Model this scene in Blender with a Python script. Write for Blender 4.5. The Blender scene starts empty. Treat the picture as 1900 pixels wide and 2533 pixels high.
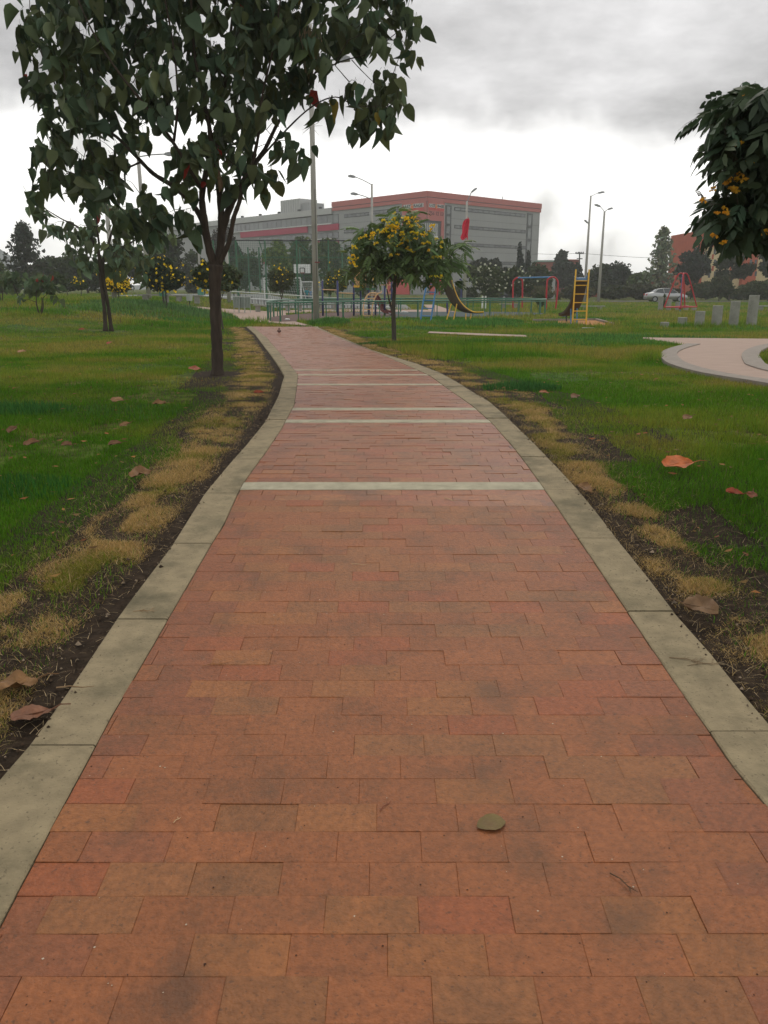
import bpy, math, random
import numpy as np
from mathutils import Vector, Matrix, Euler

random.seed(7)
RNG = np.random.default_rng(7)
SC = bpy.context.scene
COL = SC.collection
R = math.radians

# ------------------------------------------------------------------ camera
FPX, PITCH, EYE = 1973.0, R(15.70), 1.5          # focal length in photo pixels, tilt below level, eye height
cam_data = bpy.data.cameras.new('camera')
cam = bpy.data.objects.new('camera', cam_data)
COL.objects.link(cam)
cam_data.sensor_fit = 'VERTICAL'
cam_data.sensor_height = 36.0
cam_data.lens = 36.0 * FPX / 2533.0
cam_data.clip_start = 0.05
cam_data.clip_end = 6000
cam.location = (0, 0, EYE)
cam.rotation_euler = (math.pi / 2 - PITCH, 0, 0)
SC.camera = cam

# ------------------------------------------------------------------ sky
SUN_EL, SUN_AZ = 52.0, 12.0                      # degrees; azimuth from +Y towards +X
world = bpy.data.worlds.new('World')
SC.world = world
world.use_nodes = True
wt = world.node_tree
wt.nodes.clear()
def wn(t, **k):
    n = wt.nodes.new(t)
    for a, b in k.items(): setattr(n, a, b)
    return n
def wl(a, b): wt.links.new(a, b)
def wmath(op, a, b=None, c=None, clamp=False):
    n = wn('ShaderNodeMath', operation=op, use_clamp=clamp)
    for i, v in enumerate((a, b, c)):
        if v is None: continue
        if isinstance(v, (int, float)): n.inputs[i].default_value = v
        else: wl(v, n.inputs[i])
    return n.outputs[0]
def wmap(v, a, b, c, d, smooth=True):
    n = wn('ShaderNodeMapRange', interpolation_type='SMOOTHSTEP' if smooth else 'LINEAR')
    wl(v, n.inputs[0])
    for i, x in enumerate((a, b, c, d)): n.inputs[i + 1].default_value = x
    return n.outputs[0]
out = wn('ShaderNodeOutputWorld'); bg = wn('ShaderNodeBackground')
bg.inputs['Strength'].default_value = 0.1
sky = wn('ShaderNodeTexSky', sky_type='NISHITA', sun_disc=False)
sky.sun_elevation = R(SUN_EL); sky.sun_rotation = R(SUN_AZ)
sky.dust_density = 3.0
tc = wn('ShaderNodeTexCoord'); sep = wn('ShaderNodeSeparateXYZ'); wl(tc.outputs['Generated'], sep.inputs[0])
zz = wmath('MAXIMUM', sep.outputs[2], 0.0)
# cloud layer coordinates: the direction carried up to a flat cloud base
inv = wmath('DIVIDE', 1.0, wmath('ADD', zz, 0.22))
cx = wmath('MULTIPLY', sep.outputs[0], inv); cy = wmath('MULTIPLY', sep.outputs[1], inv)
cmb = wn('ShaderNodeCombineXYZ'); wl(cx, cmb.inputs[0]); wl(cy, cmb.inputs[1])
def wnoise(scale, detail, rough, off, vec):
    m = wn('ShaderNodeMapping'); wl(vec, m.inputs[0]); m.inputs['Location'].default_value = off
    n = wn('ShaderNodeTexNoise'); wl(m.outputs[0], n.inputs['Vector'])
    n.inputs['Scale'].default_value = scale; n.inputs['Detail'].default_value = detail
    n.inputs['Roughness'].default_value = rough
    return n.outputs[0]
n_big = wnoise(1.0, 3, 0.5, (3.1, 1.7, 0), cmb.outputs[0])
n_mid = wnoise(3.4, 6, 0.6, (0.4, 5.2, 0), cmb.outputs[0])
n_edge = wnoise(3.2, 5, 0.6, (7.3, 2.6, 0.4), tc.outputs['Generated'])
n_puff = wnoise(7.0, 4, 0.55, (2.3, 1.1, 0.2), tc.outputs['Generated'])
# the cloud deck ends a little above the horizon in a ragged hem; below it the far sky is white
edge = wmath('ADD', zz, wmath('MULTIPLY', wmath('SUBTRACT', n_edge, 0.5), 0.20))
deck = wmap(edge, 0.140, 0.195, 0.0, 1.0)
grey = wmath('ADD', -0.44, wmath('ADD', wmath('MULTIPLY', n_big, 1.05), wmath('MULTIPLY', n_mid, 0.95)))
lift = wmap(zz, 0.15, 0.26, 0.0, 0.20)
grey = wmath('ADD', grey, lift)
puff = wmath('MULTIPLY', wmap(n_puff, 0.50, 0.72, 0.0, 1.0), 0.70)
white = wmath('SUBTRACT', wmap(zz, 0.0, 0.10, 1.08, 1.55), puff)
val = wn('ShaderNodeMix', data_type='FLOAT')
wl(deck, val.inputs[0]); wl(white, val.inputs[2]); wl(grey, val.inputs[3])
tint = wn('ShaderNodeMix', data_type='RGBA')
wl(deck, tint.inputs[0]); tint.inputs[6].default_value = (1.0, 0.995, 0.965, 1); tint.inputs[7].default_value = (1.0, 0.985, 0.985, 1)
sc_ = wn('ShaderNodeVectorMath', operation='SCALE'); wl(tint.outputs[2], sc_.inputs[0])
wl(wmath('MULTIPLY', val.outputs[0], 10.0), sc_.inputs['Scale'])
mx = wn('ShaderNodeMix', data_type='RGBA'); mx.inputs[0].default_value = 0.95
wl(sky.outputs[0], mx.inputs[6]); wl(sc_.outputs[0], mx.inputs[7])
wl(mx.outputs[2], bg.inputs['Color']); wl(bg.outputs[0], out.inputs['Surface'])

# ------------------------------------------------------------------ sun behind the overcast
sd = bpy.data.lights.new('sun', 'SUN'); sd.energy = 0.95; sd.angle = R(20); sd.color = (1.0, 0.93, 0.80)
sun = bpy.data.objects.new('sun', sd); COL.objects.link(sun)
sdir = Vector((math.sin(R(SUN_AZ)) * math.cos(R(SUN_EL)), math.cos(R(SUN_AZ)) * math.cos(R(SUN_EL)), math.sin(R(SUN_EL))))
sun.rotation_euler = sdir.to_track_quat('Z', 'Y').to_euler()
SC.view_settings.view_transform = 'Standard'
SC.view_settings.look = 'None'
SC.view_settings.exposure = 0.0
SC.view_settings.gamma = 1.0
SC.cycles.volume_bounces = 1
SC.cycles.max_bounces = 6

# ------------------------------------------------------------------ ground shape
def sstep(x, a, b):
    t = np.clip((np.asarray(x, float) - a) / (b - a), 0, 1)
    return t * t * (3 - 2 * t)
_ky = [-6, 4.6, 5.5, 7, 10, 14, 20, 26, 32, 40, 3000]
_kz = [0.120 - 6 * .0528, 0.120 + 4.6 * .0528, 0.392, 0.394, 0.375, 0.30, 0.17, 0.06, 0, 0, 0]
_ty = np.arange(-6, 60, 0.05); _tz = np.interp(_ty, _ky, _kz)
_k = np.ones(17) / 17
_tzs = np.convolve(np.pad(_tz, 8, mode='edge'), _k, 'valid')
_tzs[:9] = _tz[:9]; _tzs[-9:] = _tz[-9:]
def zf(x, y):
    """height of the park ground"""
    return np.interp(y, _ty, _tzs) + 0.85 * sstep(-np.asarray(x, float), 7.5, 14) * sstep(y, 18, 45)
def zs(x, y): return float(zf(x, y))
CP, SP = math.cos(PITCH), math.sin(PITCH)
def ray(px, py):
    a, b = (px - 950) / FPX, -(py - 1266.5) / FPX
    return (a, CP + b * SP, -SP + b * CP)
def G(px, py, top=400.0):
    """ground point seen at a photo pixel"""
    d = ray(px, py)
    t0, t = 0.3, 0.3
    while t * d[1] < top:
        if EYE + t * d[2] < zs(t * d[0], t * d[1]): break
        t0 = t; t *= 1.02
    lo, hi = t0, t
    for _ in range(24):
        m = (lo + hi) / 2
        if EYE + m * d[2] < zs(m * d[0], m * d[1]): hi = m
        else: lo = m
    return (lo * d[0], lo * d[1], EYE + lo * d[2])
def PY(px, py, Y):
    d = ray(px, py); t = Y / d[1]
    return Vector((t * d[0], Y, EYE + t * d[2]))

# ------------------------------------------------------------------ small noise
_perm = RNG.random((256, 256))
def vnoise(x, y):
    x = np.asarray(x, float); y = np.asarray(y, float)
    xi = np.floor(x).astype(int); yi = np.floor(y).astype(int)
    u = x - xi; v = y - yi; u = u * u * (3 - 2 * u); v = v * v * (3 - 2 * v)
    a = _perm[xi & 255, yi & 255]; b = _perm[(xi + 1) & 255, yi & 255]
    c = _perm[xi & 255, (yi + 1) & 255]; d = _perm[(xi + 1) & 255, (yi + 1) & 255]
    return (a * (1 - u) + b * u) * (1 - v) + (c * (1 - u) + d * u) * v
def fbm(x, y, o=3):
    s, a, t = 0, 0.5, 0
    for i in range(o):
        s = s + a * vnoise(np.asarray(x) * 2 ** i + 17.3 * i, np.asarray(y) * 2 ** i + 9.1 * i); t += a; a *= 0.5
    return s / t

# ------------------------------------------------------------------ materials
MATS = {}
def newmat(name):
    m = bpy.data.materials.new(name); m.use_nodes = True
    return m, m.node_tree, m.node_tree.nodes['Principled BSDF']
def mat(name, col, rough=0.7, var=0.12, scale=8.0, bump=0.0, bscale=60.0, metal=0.0, spec=0.3, source=None,
        dirt=None, dirtscale=3.0, dirtamt=0.5, transl=0.0, stretch=(1, 1, 1), pits=0.0, pitcol=(0.07, 0.034, 0.018, 1)):
    """procedural paint: base colour (constant, object colour or 'col' attribute) broken up by noise"""
    if name in MATS: return MATS[name]
    m, t, b = newmat(name)
    N, L = t.nodes, t.links
    co = N.new('ShaderNodeTexCoord'); geo = N.new('ShaderNodeNewGeometry')
    mp = N.new('ShaderNodeMapping'); L.new(geo.outputs['Position'], mp.inputs[0]); mp.inputs['Scale'].default_value = stretch
    vec = mp.outputs[0]
    if source == 'obj':
        s = N.new('ShaderNodeObjectInfo'); base = s.outputs['Color']
    elif source == 'attr':
        s = N.new('ShaderNodeAttribute'); s.attribute_name = 'col'; base = s.outputs['Color']
    else:
        s = N.new('ShaderNodeRGB'); s.outputs[0].default_value = (*col, 1); base = s.outputs[0]
    no = N.new('ShaderNodeTexNoise'); no.inputs['Scale'].default_value = scale; no.inputs['Detail'].default_value = 5
    L.new(vec, no.inputs['Vector'])
    mr = N.new('ShaderNodeMapRange'); L.new(no.outputs[0], mr.inputs[0])
    mr.inputs[1].default_value = 0.25; mr.inputs[2].default_value = 0.75
    mr.inputs[3].default_value = 1 - var; mr.inputs[4].default_value = 1 + var
    sm = N.new('ShaderNodeVectorMath'); sm.operation = 'SCALE'; L.new(base, sm.inputs[0]); L.new(mr.outputs[0], sm.inputs['Scale'])
    c = sm.outputs[0]
    if dirt:
        n2 = N.new('ShaderNodeTexNoise'); n2.inputs['Scale'].default_value = dirtscale; n2.inputs['Detail'].default_value = 6
        n2.inputs['Roughness'].default_value = 0.65
        L.new(vec, n2.inputs['Vector'])
        r2 = N.new('ShaderNodeMapRange'); L.new(n2.outputs[0], r2.inputs[0])
        r2.inputs[1].default_value = 0.48; r2.inputs[2].default_value = 0.72; r2.inputs[4].default_value = dirtamt
        mi = N.new('ShaderNodeMix'); mi.data_type = 'RGBA'
        L.new(r2.outputs[0], mi.inputs[0]); L.new(c, mi.inputs[6]); mi.inputs[7].default_value = (*dirt, 1)
        c = mi.outputs[2]
    if pits:
        n4 = N.new('ShaderNodeTexNoise'); n4.inputs['Scale'].default_value = 95; n4.inputs['Detail'].default_value = 3; L.new(vec, n4.inputs['Vector'])
        r4 = N.new('ShaderNodeMapRange'); L.new(n4.outputs[0], r4.inputs[0]); r4.inputs[1].default_value = 0.62; r4.inputs[2].default_value = 0.70; r4.inputs[4].default_value = pits
        n5 = N.new('ShaderNodeTexNoise'); n5.inputs['Scale'].default_value = 2.2; n5.inputs['Detail'].default_value = 5; n5.inputs['Roughness'].default_value = 0.7; L.new(vec, n5.inputs['Vector'])
        r5 = N.new('ShaderNodeMapRange'); L.new(n5.outputs[0], r5.inputs[0]); r5.inputs[1].default_value = 0.60; r5.inputs[2].default_value = 0.74; r5.inputs[4].default_value = 0.45
        mxx = N.new('ShaderNodeMath'); mxx.operation = 'MAXIMUM'; L.new(r4.outputs[0], mxx.inputs[0]); L.new(r5.outputs[0], mxx.inputs[1])
        mi2 = N.new('ShaderNodeMix'); mi2.data_type = 'RGBA'; L.new(mxx.outputs[0], mi2.inputs[0]); L.new(c, mi2.inputs[6]); mi2.inputs[7].default_value = pitcol
        c = mi2.outputs[2]
    L.new(c, b.inputs['Base Color'])
    b.inputs['Roughness'].default_value = rough; b.inputs['Metallic'].default_value = metal
    b.inputs['Specular IOR Level'].default_value = spec
    if bump:
        n3 = N.new('ShaderNodeTexNoise'); n3.inputs['Scale'].default_value = bscale; n3.inputs['Detail'].default_value = 4
        L.new(vec, n3.inputs['Vector'])
        bp = N.new('ShaderNodeBump'); bp.inputs['Strength'].default_value = bump; bp.inputs['Distance'].default_value = 0.01
        L.new(n3.outputs[0], bp.inputs['Height']); L.new(bp.outputs[0], b.inputs['Normal'])
    if transl:
        o = N['Material Output']; tr = N.new('ShaderNodeBsdfTranslucent'); L.new(c, tr.inputs['Color'])
        ms = N.new('ShaderNodeMixShader'); ms.inputs[0].default_value = transl
        L.new(b.outputs[0], ms.inputs[1]); L.new(tr.outputs[0], ms.inputs[2]); L.new(ms.outputs[0], o.inputs['Surface'])
    MATS[name] = m
    return m

# ------------------------------------------------------------------ mesh helpers
class MB:
    def __init__(s): s.v = []; s.f = []; s.c = []
    def add(s, vs, fs, col=None):
        o = len(s.v); s.v += [tuple(p) for p in vs]; s.f += [tuple(i + o for i in f) for f in fs]
        if col is not None: s.c += [col] * len(fs)
        return s
    def box(s, c, size, ax=None, col=None):
        """box centred at c; ax = three axis vectors"""
        c = Vector(c); a = ax or (Vector((1, 0, 0)), Vector((0, 1, 0)), Vector((0, 0, 1)))
        h = [Vector(a[i]) * size[i] / 2 for i in range(3)]
        vs = [c + sx * h[0] + sy * h[1] + sz * h[2] for sz in (-1, 1) for sy in (-1, 1) for sx in (-1, 1)]
        return s.add(vs, [(0, 2, 3, 1), (4, 5, 7, 6), (0, 1, 5, 4), (2, 6, 7, 3), (0, 4, 6, 2), (1, 3, 7, 5)], col)
    def tube(s, pts, rad, n=8, cap=True, col=None):
        pts = [Vector(p) for p in pts]
        if not hasattr(rad, '__len__'): rad = [rad] * len(pts)
        vs, fs = [], []
        ref = None
        for i, p in enumerate(pts):
            d = (pts[min(i + 1, len(pts) - 1)] - pts[max(i - 1, 0)])
            d = d.normalized() if d.length > 1e-9 else Vector((0, 0, 1))
            if ref is None: ref = Vector((1, 0, 0)) if abs(d.x) < 0.8 else Vector((0, 1, 0))
            u = (ref - d * ref.dot(d)).normalized(); w = d.cross(u); ref = u
            for k in range(n):
                a = 2 * math.pi * k / n
                vs.append(p + (u * math.cos(a) + w * math.sin(a)) * rad[i])
        for i in range(len(pts) - 1):
            for k in range(n):
                a, b = i * n + k, i * n + (k + 1) % n
                fs.append((a, b, b + n, a + n))
        if cap:
            fs.append(tuple(range(n - 1, -1, -1))); fs.append(tuple((len(pts) - 1) * n + k for k in range(n)))
        return s.add(vs, fs, col)
    def prism(s, poly, o, u, v, w, depth, col=None):
        """polygon in the u,v plane at o, extruded along w"""
        o, u, v, w = map(Vector, (o, u, v, w)); n = len(poly)
        vs = [o + u * a + v * b for a, b in poly] + [o + u * a + v * b + w * depth for a, b in poly]
        fs = [tuple(range(n - 1, -1, -1)), tuple(range(n, 2 * n))] + [(i, (i + 1) % n, (i + 1) % n + n, i + n) for i in range(n)]
        return s.add(vs, fs, col)
    def mesh(s, name, m, smooth=False):
        me = bpy.data.meshes.new(name); me.from_pydata(s.v, [], s.f)
        if m: me.materials.append(m)
        if smooth: me.shade_smooth()
        if s.c:
            at = me.attributes.new('col', 'FLOAT_COLOR', 'FACE')
            at.data.foreach_set('color', np.array([(*c[:3], 1.0) for c in s.c], dtype=np.float32).ravel())
        me.update()
        return me
    def build(s, name, m, parent=None, smooth=False, **k):
        return link(name, s.mesh(name, m, smooth), parent, **k)
def link(name, data, parent=None, loc=None, color=None, label=None, kind=None, category=None, group=None):
    o = bpy.data.objects.new(name, data); COL.objects.link(o)
    if parent is not None:
        o.parent = parent
        o.matrix_parent_inverse = PINV.get(parent.name, Matrix.Identity(4))
    if loc is not None: o.location = loc
    if color is not None: o.color = (*color[:3], 1)
    if label: o['label'] = label
    if kind: o['kind'] = kind
    if category: o['category'] = category
    if group: o['group'] = group
    return o
PINV = {}
def thing(name, label, cat, loc=(0, 0, 0), rz=0.0, group=None, local=False):
    """an Empty at the base of a thing; its parts are given in world coordinates unless local"""
    o = bpy.data.objects.new(name, None); COL.objects.link(o)
    o.location = loc; o.rotation_euler = (0, 0, rz); o.empty_display_size = 0.2
    o['label'] = label; o['category'] = cat
    if group: o['group'] = group
    PINV[o.name] = Matrix.Identity(4) if local else (Matrix.Translation(loc) @ Matrix.Rotation(rz, 4, 'Z')).inverted()
    return o
def tag(o, label=None, cat=None, group=None, kind=None):
    if label: o['label'] = label
    if cat: o['category'] = cat
    if group: o['group'] = group
    if kind: o['kind'] = kind
    return o
def npmesh(name, V, F, m, colors=None):
    """fast mesh from arrays; F is (n,3) or (n,4); colors one rgb per face"""
    V = np.asarray(V, np.float32); F = np.asarray(F, np.int32); k = F.shape[1]; n = len(F)
    me = bpy.data.meshes.new(name)
    me.vertices.add(len(V)); me.vertices.foreach_set('co', V.ravel())
    me.loops.add(n * k); me.loops.foreach_set('vertex_index', F.ravel())
    me.polygons.add(n)
    me.polygons.foreach_set('loop_start', np.arange(0, n * k, k, dtype=np.int32))
    me.polygons.foreach_set('loop_total', np.full(n, k, dtype=np.int32))
    me.update(calc_edges=True)
    if colors is not None:
        c = np.ones((n, 4), np.float32); c[:, :3] = colors
        at = me.attributes.new('col', 'FLOAT_COLOR', 'FACE'); at.data.foreach_set('color', c.ravel())
    me.materials.append(m)
    return me
def catmull(pts, n=6, closed=False):
    P = [Vector(p) for p in pts]; out_ = []
    N_ = len(P)
    for i in range(N_ if closed else N_ - 1):
        if closed: a, b, c, d = P[(i - 1) % N_], P[i], P[(i + 1) % N_], P[(i + 2) % N_]
        else: a, b, c, d = P[max(i - 1, 0)], P[i], P[i + 1], P[min(i + 2, N_ - 1)]
        for k in range(n):
            t = k / n
            out_.append(0.5 * ((2 * b) + (c - a) * t + (2 * a - 5 * b + 4 * c - d) * t * t + (3 * b - a - 3 * c + d) * t ** 3))
    if not closed: out_.append(P[-1])
    return out_
def pip(x, y, poly):
    """points inside polygon, vectorised"""
    ins = np.zeros(len(x), bool); n = len(poly)
    for i in range(n):
        x1, y1 = poly[i][:2]; x2, y2 = poly[(i + 1) % n][:2]
        if y1 == y2: continue
        c = ((y1 > y) != (y2 > y)) & (x < (x2 - x1) * (y - y1) / (y2 - y1) + x1)
        ins ^= c
    return ins

# ------------------------------------------------------------------ palette
m_conc = mat('kerb_concrete', (0.275, 0.222, 0.132), 0.85, 0.22, 14, 0.4, 120, dirt=(0.105, 0.092, 0.052), dirtscale=3.2, dirtamt=0.95, pits=0.6, pitcol=(0.075, 0.06, 0.04, 1))
m_band = mat('band_concrete', (0.40, 0.365, 0.26), 0.8, 0.18, 10, 0.2, 80, dirt=(0.2, 0.19, 0.13), dirtscale=7, dirtamt=0.6)
m_soil = mat('soil', (0.030, 0.021, 0.014), 0.95, 0.5, 30, 0.9, 45, dirt=(0.075, 0.052, 0.033), dirtscale=12, dirtamt=0.6, spec=0.1)
m_brick = mat('brick_clay', None, 0.52, 0.26, 60, 0.45, 140, source='obj', dirt=(0.100, 0.050, 0.021), dirtscale=4.5, dirtamt=0.6, spec=0.35, pits=0.55)
m_brickf = mat('brick_clay_far', None, 0.42, 0.24, 38, 0.25, 170, source='attr', dirt=(0.100, 0.050, 0.021), dirtscale=4.5, dirtamt=0.6, spec=0.35, pits=0.55)
m_bark = mat('bark', (0.060, 0.046, 0.036), 0.9, 0.35, 22, 0.9, 60, stretch=(1, 1, 0.25), spec=0.15)
m_bark2 = mat('bark_grey', (0.085, 0.075, 0.058), 0.9, 0.3, 18, 0.8, 50, stretch=(1, 1, 0.3), spec=0.15)
m_leaf = mat('leaf_object', None, 0.5, 0.22, 9, 0.12, 60, source='obj', transl=0.26, spec=0.30)
m_leafa = mat('leaf_mass', None, 0.6, 0.15, 4, source='attr', transl=0.26, spec=0.22)
m_far = mat('far_foliage', None, 0.8, 0.2, 1.2, source='attr', transl=0.08, spec=0.12)
m_grass = mat('grass_blade', None, 0.75, 0.1, 2, source='attr', transl=0.34, spec=0.12)
m_pole = mat('pole_concrete', (0.42, 0.41, 0.37), 0.8, 0.12, 3, 0.2, 40, dirt=(0.22, 0.21, 0.19), dirtscale=2, dirtamt=0.5, stretch=(1, 1, 0.2))
m_steel = mat('dull_steel', (0.30, 0.31, 0.32), 0.45, 0.1, 10, metal=0.6)
m_dark = mat('dark_metal', (0.03, 0.03, 0.032), 0.5, 0.1, 10)
def paint(name, c, rough=0.4, dirt=None):
    return mat('paint_' + name, c, rough, 0.10, 9, 0.06, 70, spec=0.4, dirt=dirt or tuple(x * 0.55 + 0.04 for x in c), dirtscale=6, dirtamt=0.35)
p_green = paint('rail_green', (0.035, 0.15, 0.085), 0.38, (0.16, 0.20, 0.17))
p_blue = paint('blue', (0.06, 0.22, 0.46)); p_yel = paint('yellow', (0.75, 0.43, 0.03)); p_red = paint('red', (0.48, 0.02, 0.03))
p_navy = paint('navy', (0.035, 0.045, 0.14)); p_tan = paint('tan', (0.68, 0.42, 0.20)); p_maroon = paint('maroon', (0.13, 0.03, 0.028))
p_brown = paint('slide_brown', (0.058, 0.040, 0.020), 0.7); p_white = paint('white', (0.75, 0.76, 0.73)); p_court = paint('court_green', (0.03, 0.13, 0.06))

# ================================================================== SETTING: ground sheet
def axis(fine, coarse):
    return sorted(set([round(v, 3) for v in fine] + [round(v, 3) for v in coarse]))
gx = axis(np.arange(-16, 16.01, 0.5), [s * v for s in (-1, 1) for v in (18, 20, 23, 27, 32, 40, 50, 65, 85, 110, 150, 200, 280, 400, 600, 900, 1500)])
gy = axis(np.arange(-4, 60.01, 0.4), [-1500, -600, -200, -60, -20, -8] + [64, 68, 74, 80, 90, 100, 120, 150, 200, 280, 400, 600, 900, 1500])
X, Y = np.meshgrid(gx, gy); Z = zf(X, Y) - 0.035
V = np.stack([X.ravel(), Y.ravel(), Z.ravel()], 1)
nx, ny = len(gx), len(gy)
I = (np.arange(ny - 1)[:, None] * nx + np.arange(nx - 1)[None]).ravel()
F = np.stack([I, I + 1, I + nx + 1, I + nx], 1)
m_ground, t, b = newmat('meadow_ground')
N, L = t.nodes, t.links
geo = N.new('ShaderNodeNewGeometry')
def gn(scale, det=5):
    n = N.new('ShaderNodeTexNoise'); n.inputs['Scale'].default_value = scale; n.inputs['Detail'].default_value = det
    L.new(geo.outputs['Position'], n.inputs['Vector']); return n.outputs[0]
def ramp(src, stops):
    r = N.new('ShaderNodeValToRGB'); L.new(src, r.inputs[0]); e = r.color_ramp.elements
    while len(e) > 2: e.remove(e[-1])
    for i, (p, c) in enumerate(stops):
        q = e[i] if i < 2 else e.new(p)
        q.position = p; q.color = (*c, 1)
    return r.outputs[0]
a = ramp(gn(0.35), [(0.36, (0.055, 0.12, 0.018)), (0.50, (0.105, 0.135, 0.024)), (0.66, (0.17, 0.13, 0.042))])
c2 = ramp(gn(7.0), [(0.35, (0.35, 0.35, 0.35)), (0.62, (1.12, 1.12, 1.12))])
mm = N.new('ShaderNodeMix'); mm.data_type = 'RGBA'; mm.blend_type = 'MULTIPLY'; mm.inputs[0].default_value = 1
L.new(a, mm.inputs[6]); L.new(c2, mm.inputs[7]); L.new(mm.outputs[2], b.inputs['Base Color'])
b.inputs['Roughness'].default_value = 0.95; b.inputs['Specular IOR Level'].default_value = 0.1
bp = N.new('ShaderNodeBump'); bp.inputs['Strength'].default_value = 0.8; bp.inputs['Distance'].default_value = 0.04
L.new(gn(14), bp.inputs['Height']); L.new(bp.outputs[0], b.inputs['Normal'])
link('ground', npmesh('ground', V, F, m_ground), kind='structure', label='uneven park lawn ground stretching away to the tree line')

# ================================================================== main path outline (world polylines, near to far)
def W(pts): return [G(*p) for p in pts]
LB = W([(155, 2003), (232, 1860), (269, 1787), (329, 1686), (409, 1547), (523, 1349), (554, 1300), (591, 1218), (605, 1193), (662, 1115), (698, 1060), (728.5, 1003), (735, 955), (737.5, 928), (719, 904), (690, 870), (659, 834), (630, 812), (606, 793)])
LK = W([(0, 1927), (55, 1868), (165, 1716), (295, 1522), (426, 1349), (506, 1222), (608, 1103), (659, 1039), (689, 979), (703, 931), (692, 910), (664, 870), (632, 828), (608, 806), (590, 791)])
RB = W([(1895, 1997), (1813, 1900), (1761, 1822), (1675, 1700), (1580, 1558), (1476, 1402), (1403, 1294), (1346, 1212), (1292, 1136), (1217, 1048), (1165.5, 1003), (1093, 952), (1063, 930), (1033, 916), (942.5, 877), (870, 849), (810, 823), (774, 808)])
RK = W([(1900, 1786), (1829, 1705), (1765, 1623), (1670, 1517), (1607, 1434), (1528, 1336), (1489, 1284), (1426, 1207), (1340, 1117), (1268, 1045), (1214, 997), (1141, 952), (1087, 922), (1033, 901), (924, 868), (850, 837), (786, 809)])
def fx(poly):
    ys = np.array([p[1] for p in poly]); xs = np.array([p[0] for p in poly])
    o = np.argsort(ys); ys, xs = ys[o], xs[o]
    s0 = (xs[2] - xs[0]) / (ys[2] - ys[0])
    def f(y):
        y = np.asarray(y, float)
        return np.where(y < ys[0], xs[0] + s0 * (y - ys[0]), np.interp(y, ys, xs))
    return f
xLB, xLK, xRB, xRK = fx(LB), fx(LK), fx(RB), fx(RK)
PATH_END = min(LB[-1][1], RB[-1][1])

def sheet(name, A, B, m, dz, nu=8, parent=None, **k):
    """surface between two polylines, draped on the ground"""
    def rs(P, n=40):
        P = np.array([p[:2] for p in P], float); d = np.r_[0, np.cumsum(np.hypot(*np.diff(P, axis=0).T))]
        s = np.linspace(0, d[-1], n); return np.stack([np.interp(s, d, P[:, 0]), np.interp(s, d, P[:, 1])], 1)
    a, b_ = rs(A), rs(B); T = np.linspace(0, 1, nu + 1)
    P = a[:, None] * (1 - T[None, :, None]) + b_[:, None] * T[None, :, None]
    Z_ = zf(P[..., 0], P[..., 1]) + dz
    V_ = np.concatenate([P, Z_[..., None]], -1).reshape(-1, 3)
    I_ = (np.arange(39)[:, None] * (nu + 1) + np.arange(nu)[None]).ravel()
    F_ = np.stack([I_, I_ + 1, I_ + nu + 2, I_ + nu + 1], 1)
    n_ = np.cross(V_[F_[0][1]] - V_[F_[0][0]], V_[F_[0][2]] - V_[F_[0][0]])
    if n_[2] < 0: F_ = F_[:, ::-1]
    return link(name, npmesh(name, V_, F_, m), parent, **k)

m_joint = mat('joint_sand', (0.10, 0.050, 0.026), 0.95, 0.5, 8, 0.5, 80, dirt=(0.20, 0.105, 0.05), dirtscale=3, dirtamt=0.9, spec=0.1)
# mortar bed under the bricks
ys_ = np.linspace(-1.0, PATH_END, 60)
path = sheet('path', [(float(xLB(y)) - 0.02, y) for y in ys_], [(float(xRB(y)) + 0.02, y) for y in ys_], m_joint, -0.010, nu=6, kind='structure',
             label='curving park path paved with flat red clay bricks')
# ---- rows of bricks between the pale cross bands
band_px = [(1193, 1214), (1038.5, 1047), (1009.5, 1015.5), (950, 953.2), (926.5, 929), (914.8, 916.8)]
bands = []
for i_, (ya, yb) in enumerate(band_px):
    Yn, Yf = G(950, yb)[1], G(950, ya)[1]
    c_ = (Yn + Yf) / 2; w_ = max(0.10, min(0.16, Yf - Yn))
    bands.append((c_ - w_ / 2, c_ + w_ / 2))
y0 = G(950, 2439.4)[1]; start = y0 - 0.1021 * 14
edges_y = [start] + [v for bnd in bands for v in bnd] + [PATH_END]
rows = []
for i in range(0, len(edges_y), 2):
    a_, b_ = edges_y[i], edges_y[i + 1]
    if i == 0: n = int(round((b_ - a_) / 0.102)); a_ = b_ - n * 0.102; 
    else: n = max(1, int(round((b_ - a_) / 0.102)))
    p_ = (b_ - a_) / n
    rows += [(a_ + k * p_, a_ + (k + 1) * p_) for k in range(n)]
def brick_colour(x, y, e):
    h = random.random()
    c = Vector((0.266, 0.088, 0.027)) * random.uniform(0.93, 1.07)
    if h < 0.15: c = Vector((0.245, 0.094, 0.030)) * random.uniform(0.93, 1.07)      # greenish brown ones
    elif h < 0.26: c = Vector((0.285, 0.104, 0.030)) * random.uniform(0.92, 1.04)    # sandy orange
    elif h < 0.36: c = Vector((0.278, 0.080, 0.026))
    elif h < 0.364: c = Vector((0.225, 0.104, 0.036))
    if e < 0.22 and random.random() < 0.5: c = Vector((0.245, 0.080, 0.030)) * random.uniform(0.88, 1.05)   # cut edge bricks fired darker
    if x > .9 and e < .25 and random.random() < 0.10: c = Vector((0.13, 0.052, 0.032))
    return (c.x, c.y, c.z)
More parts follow.
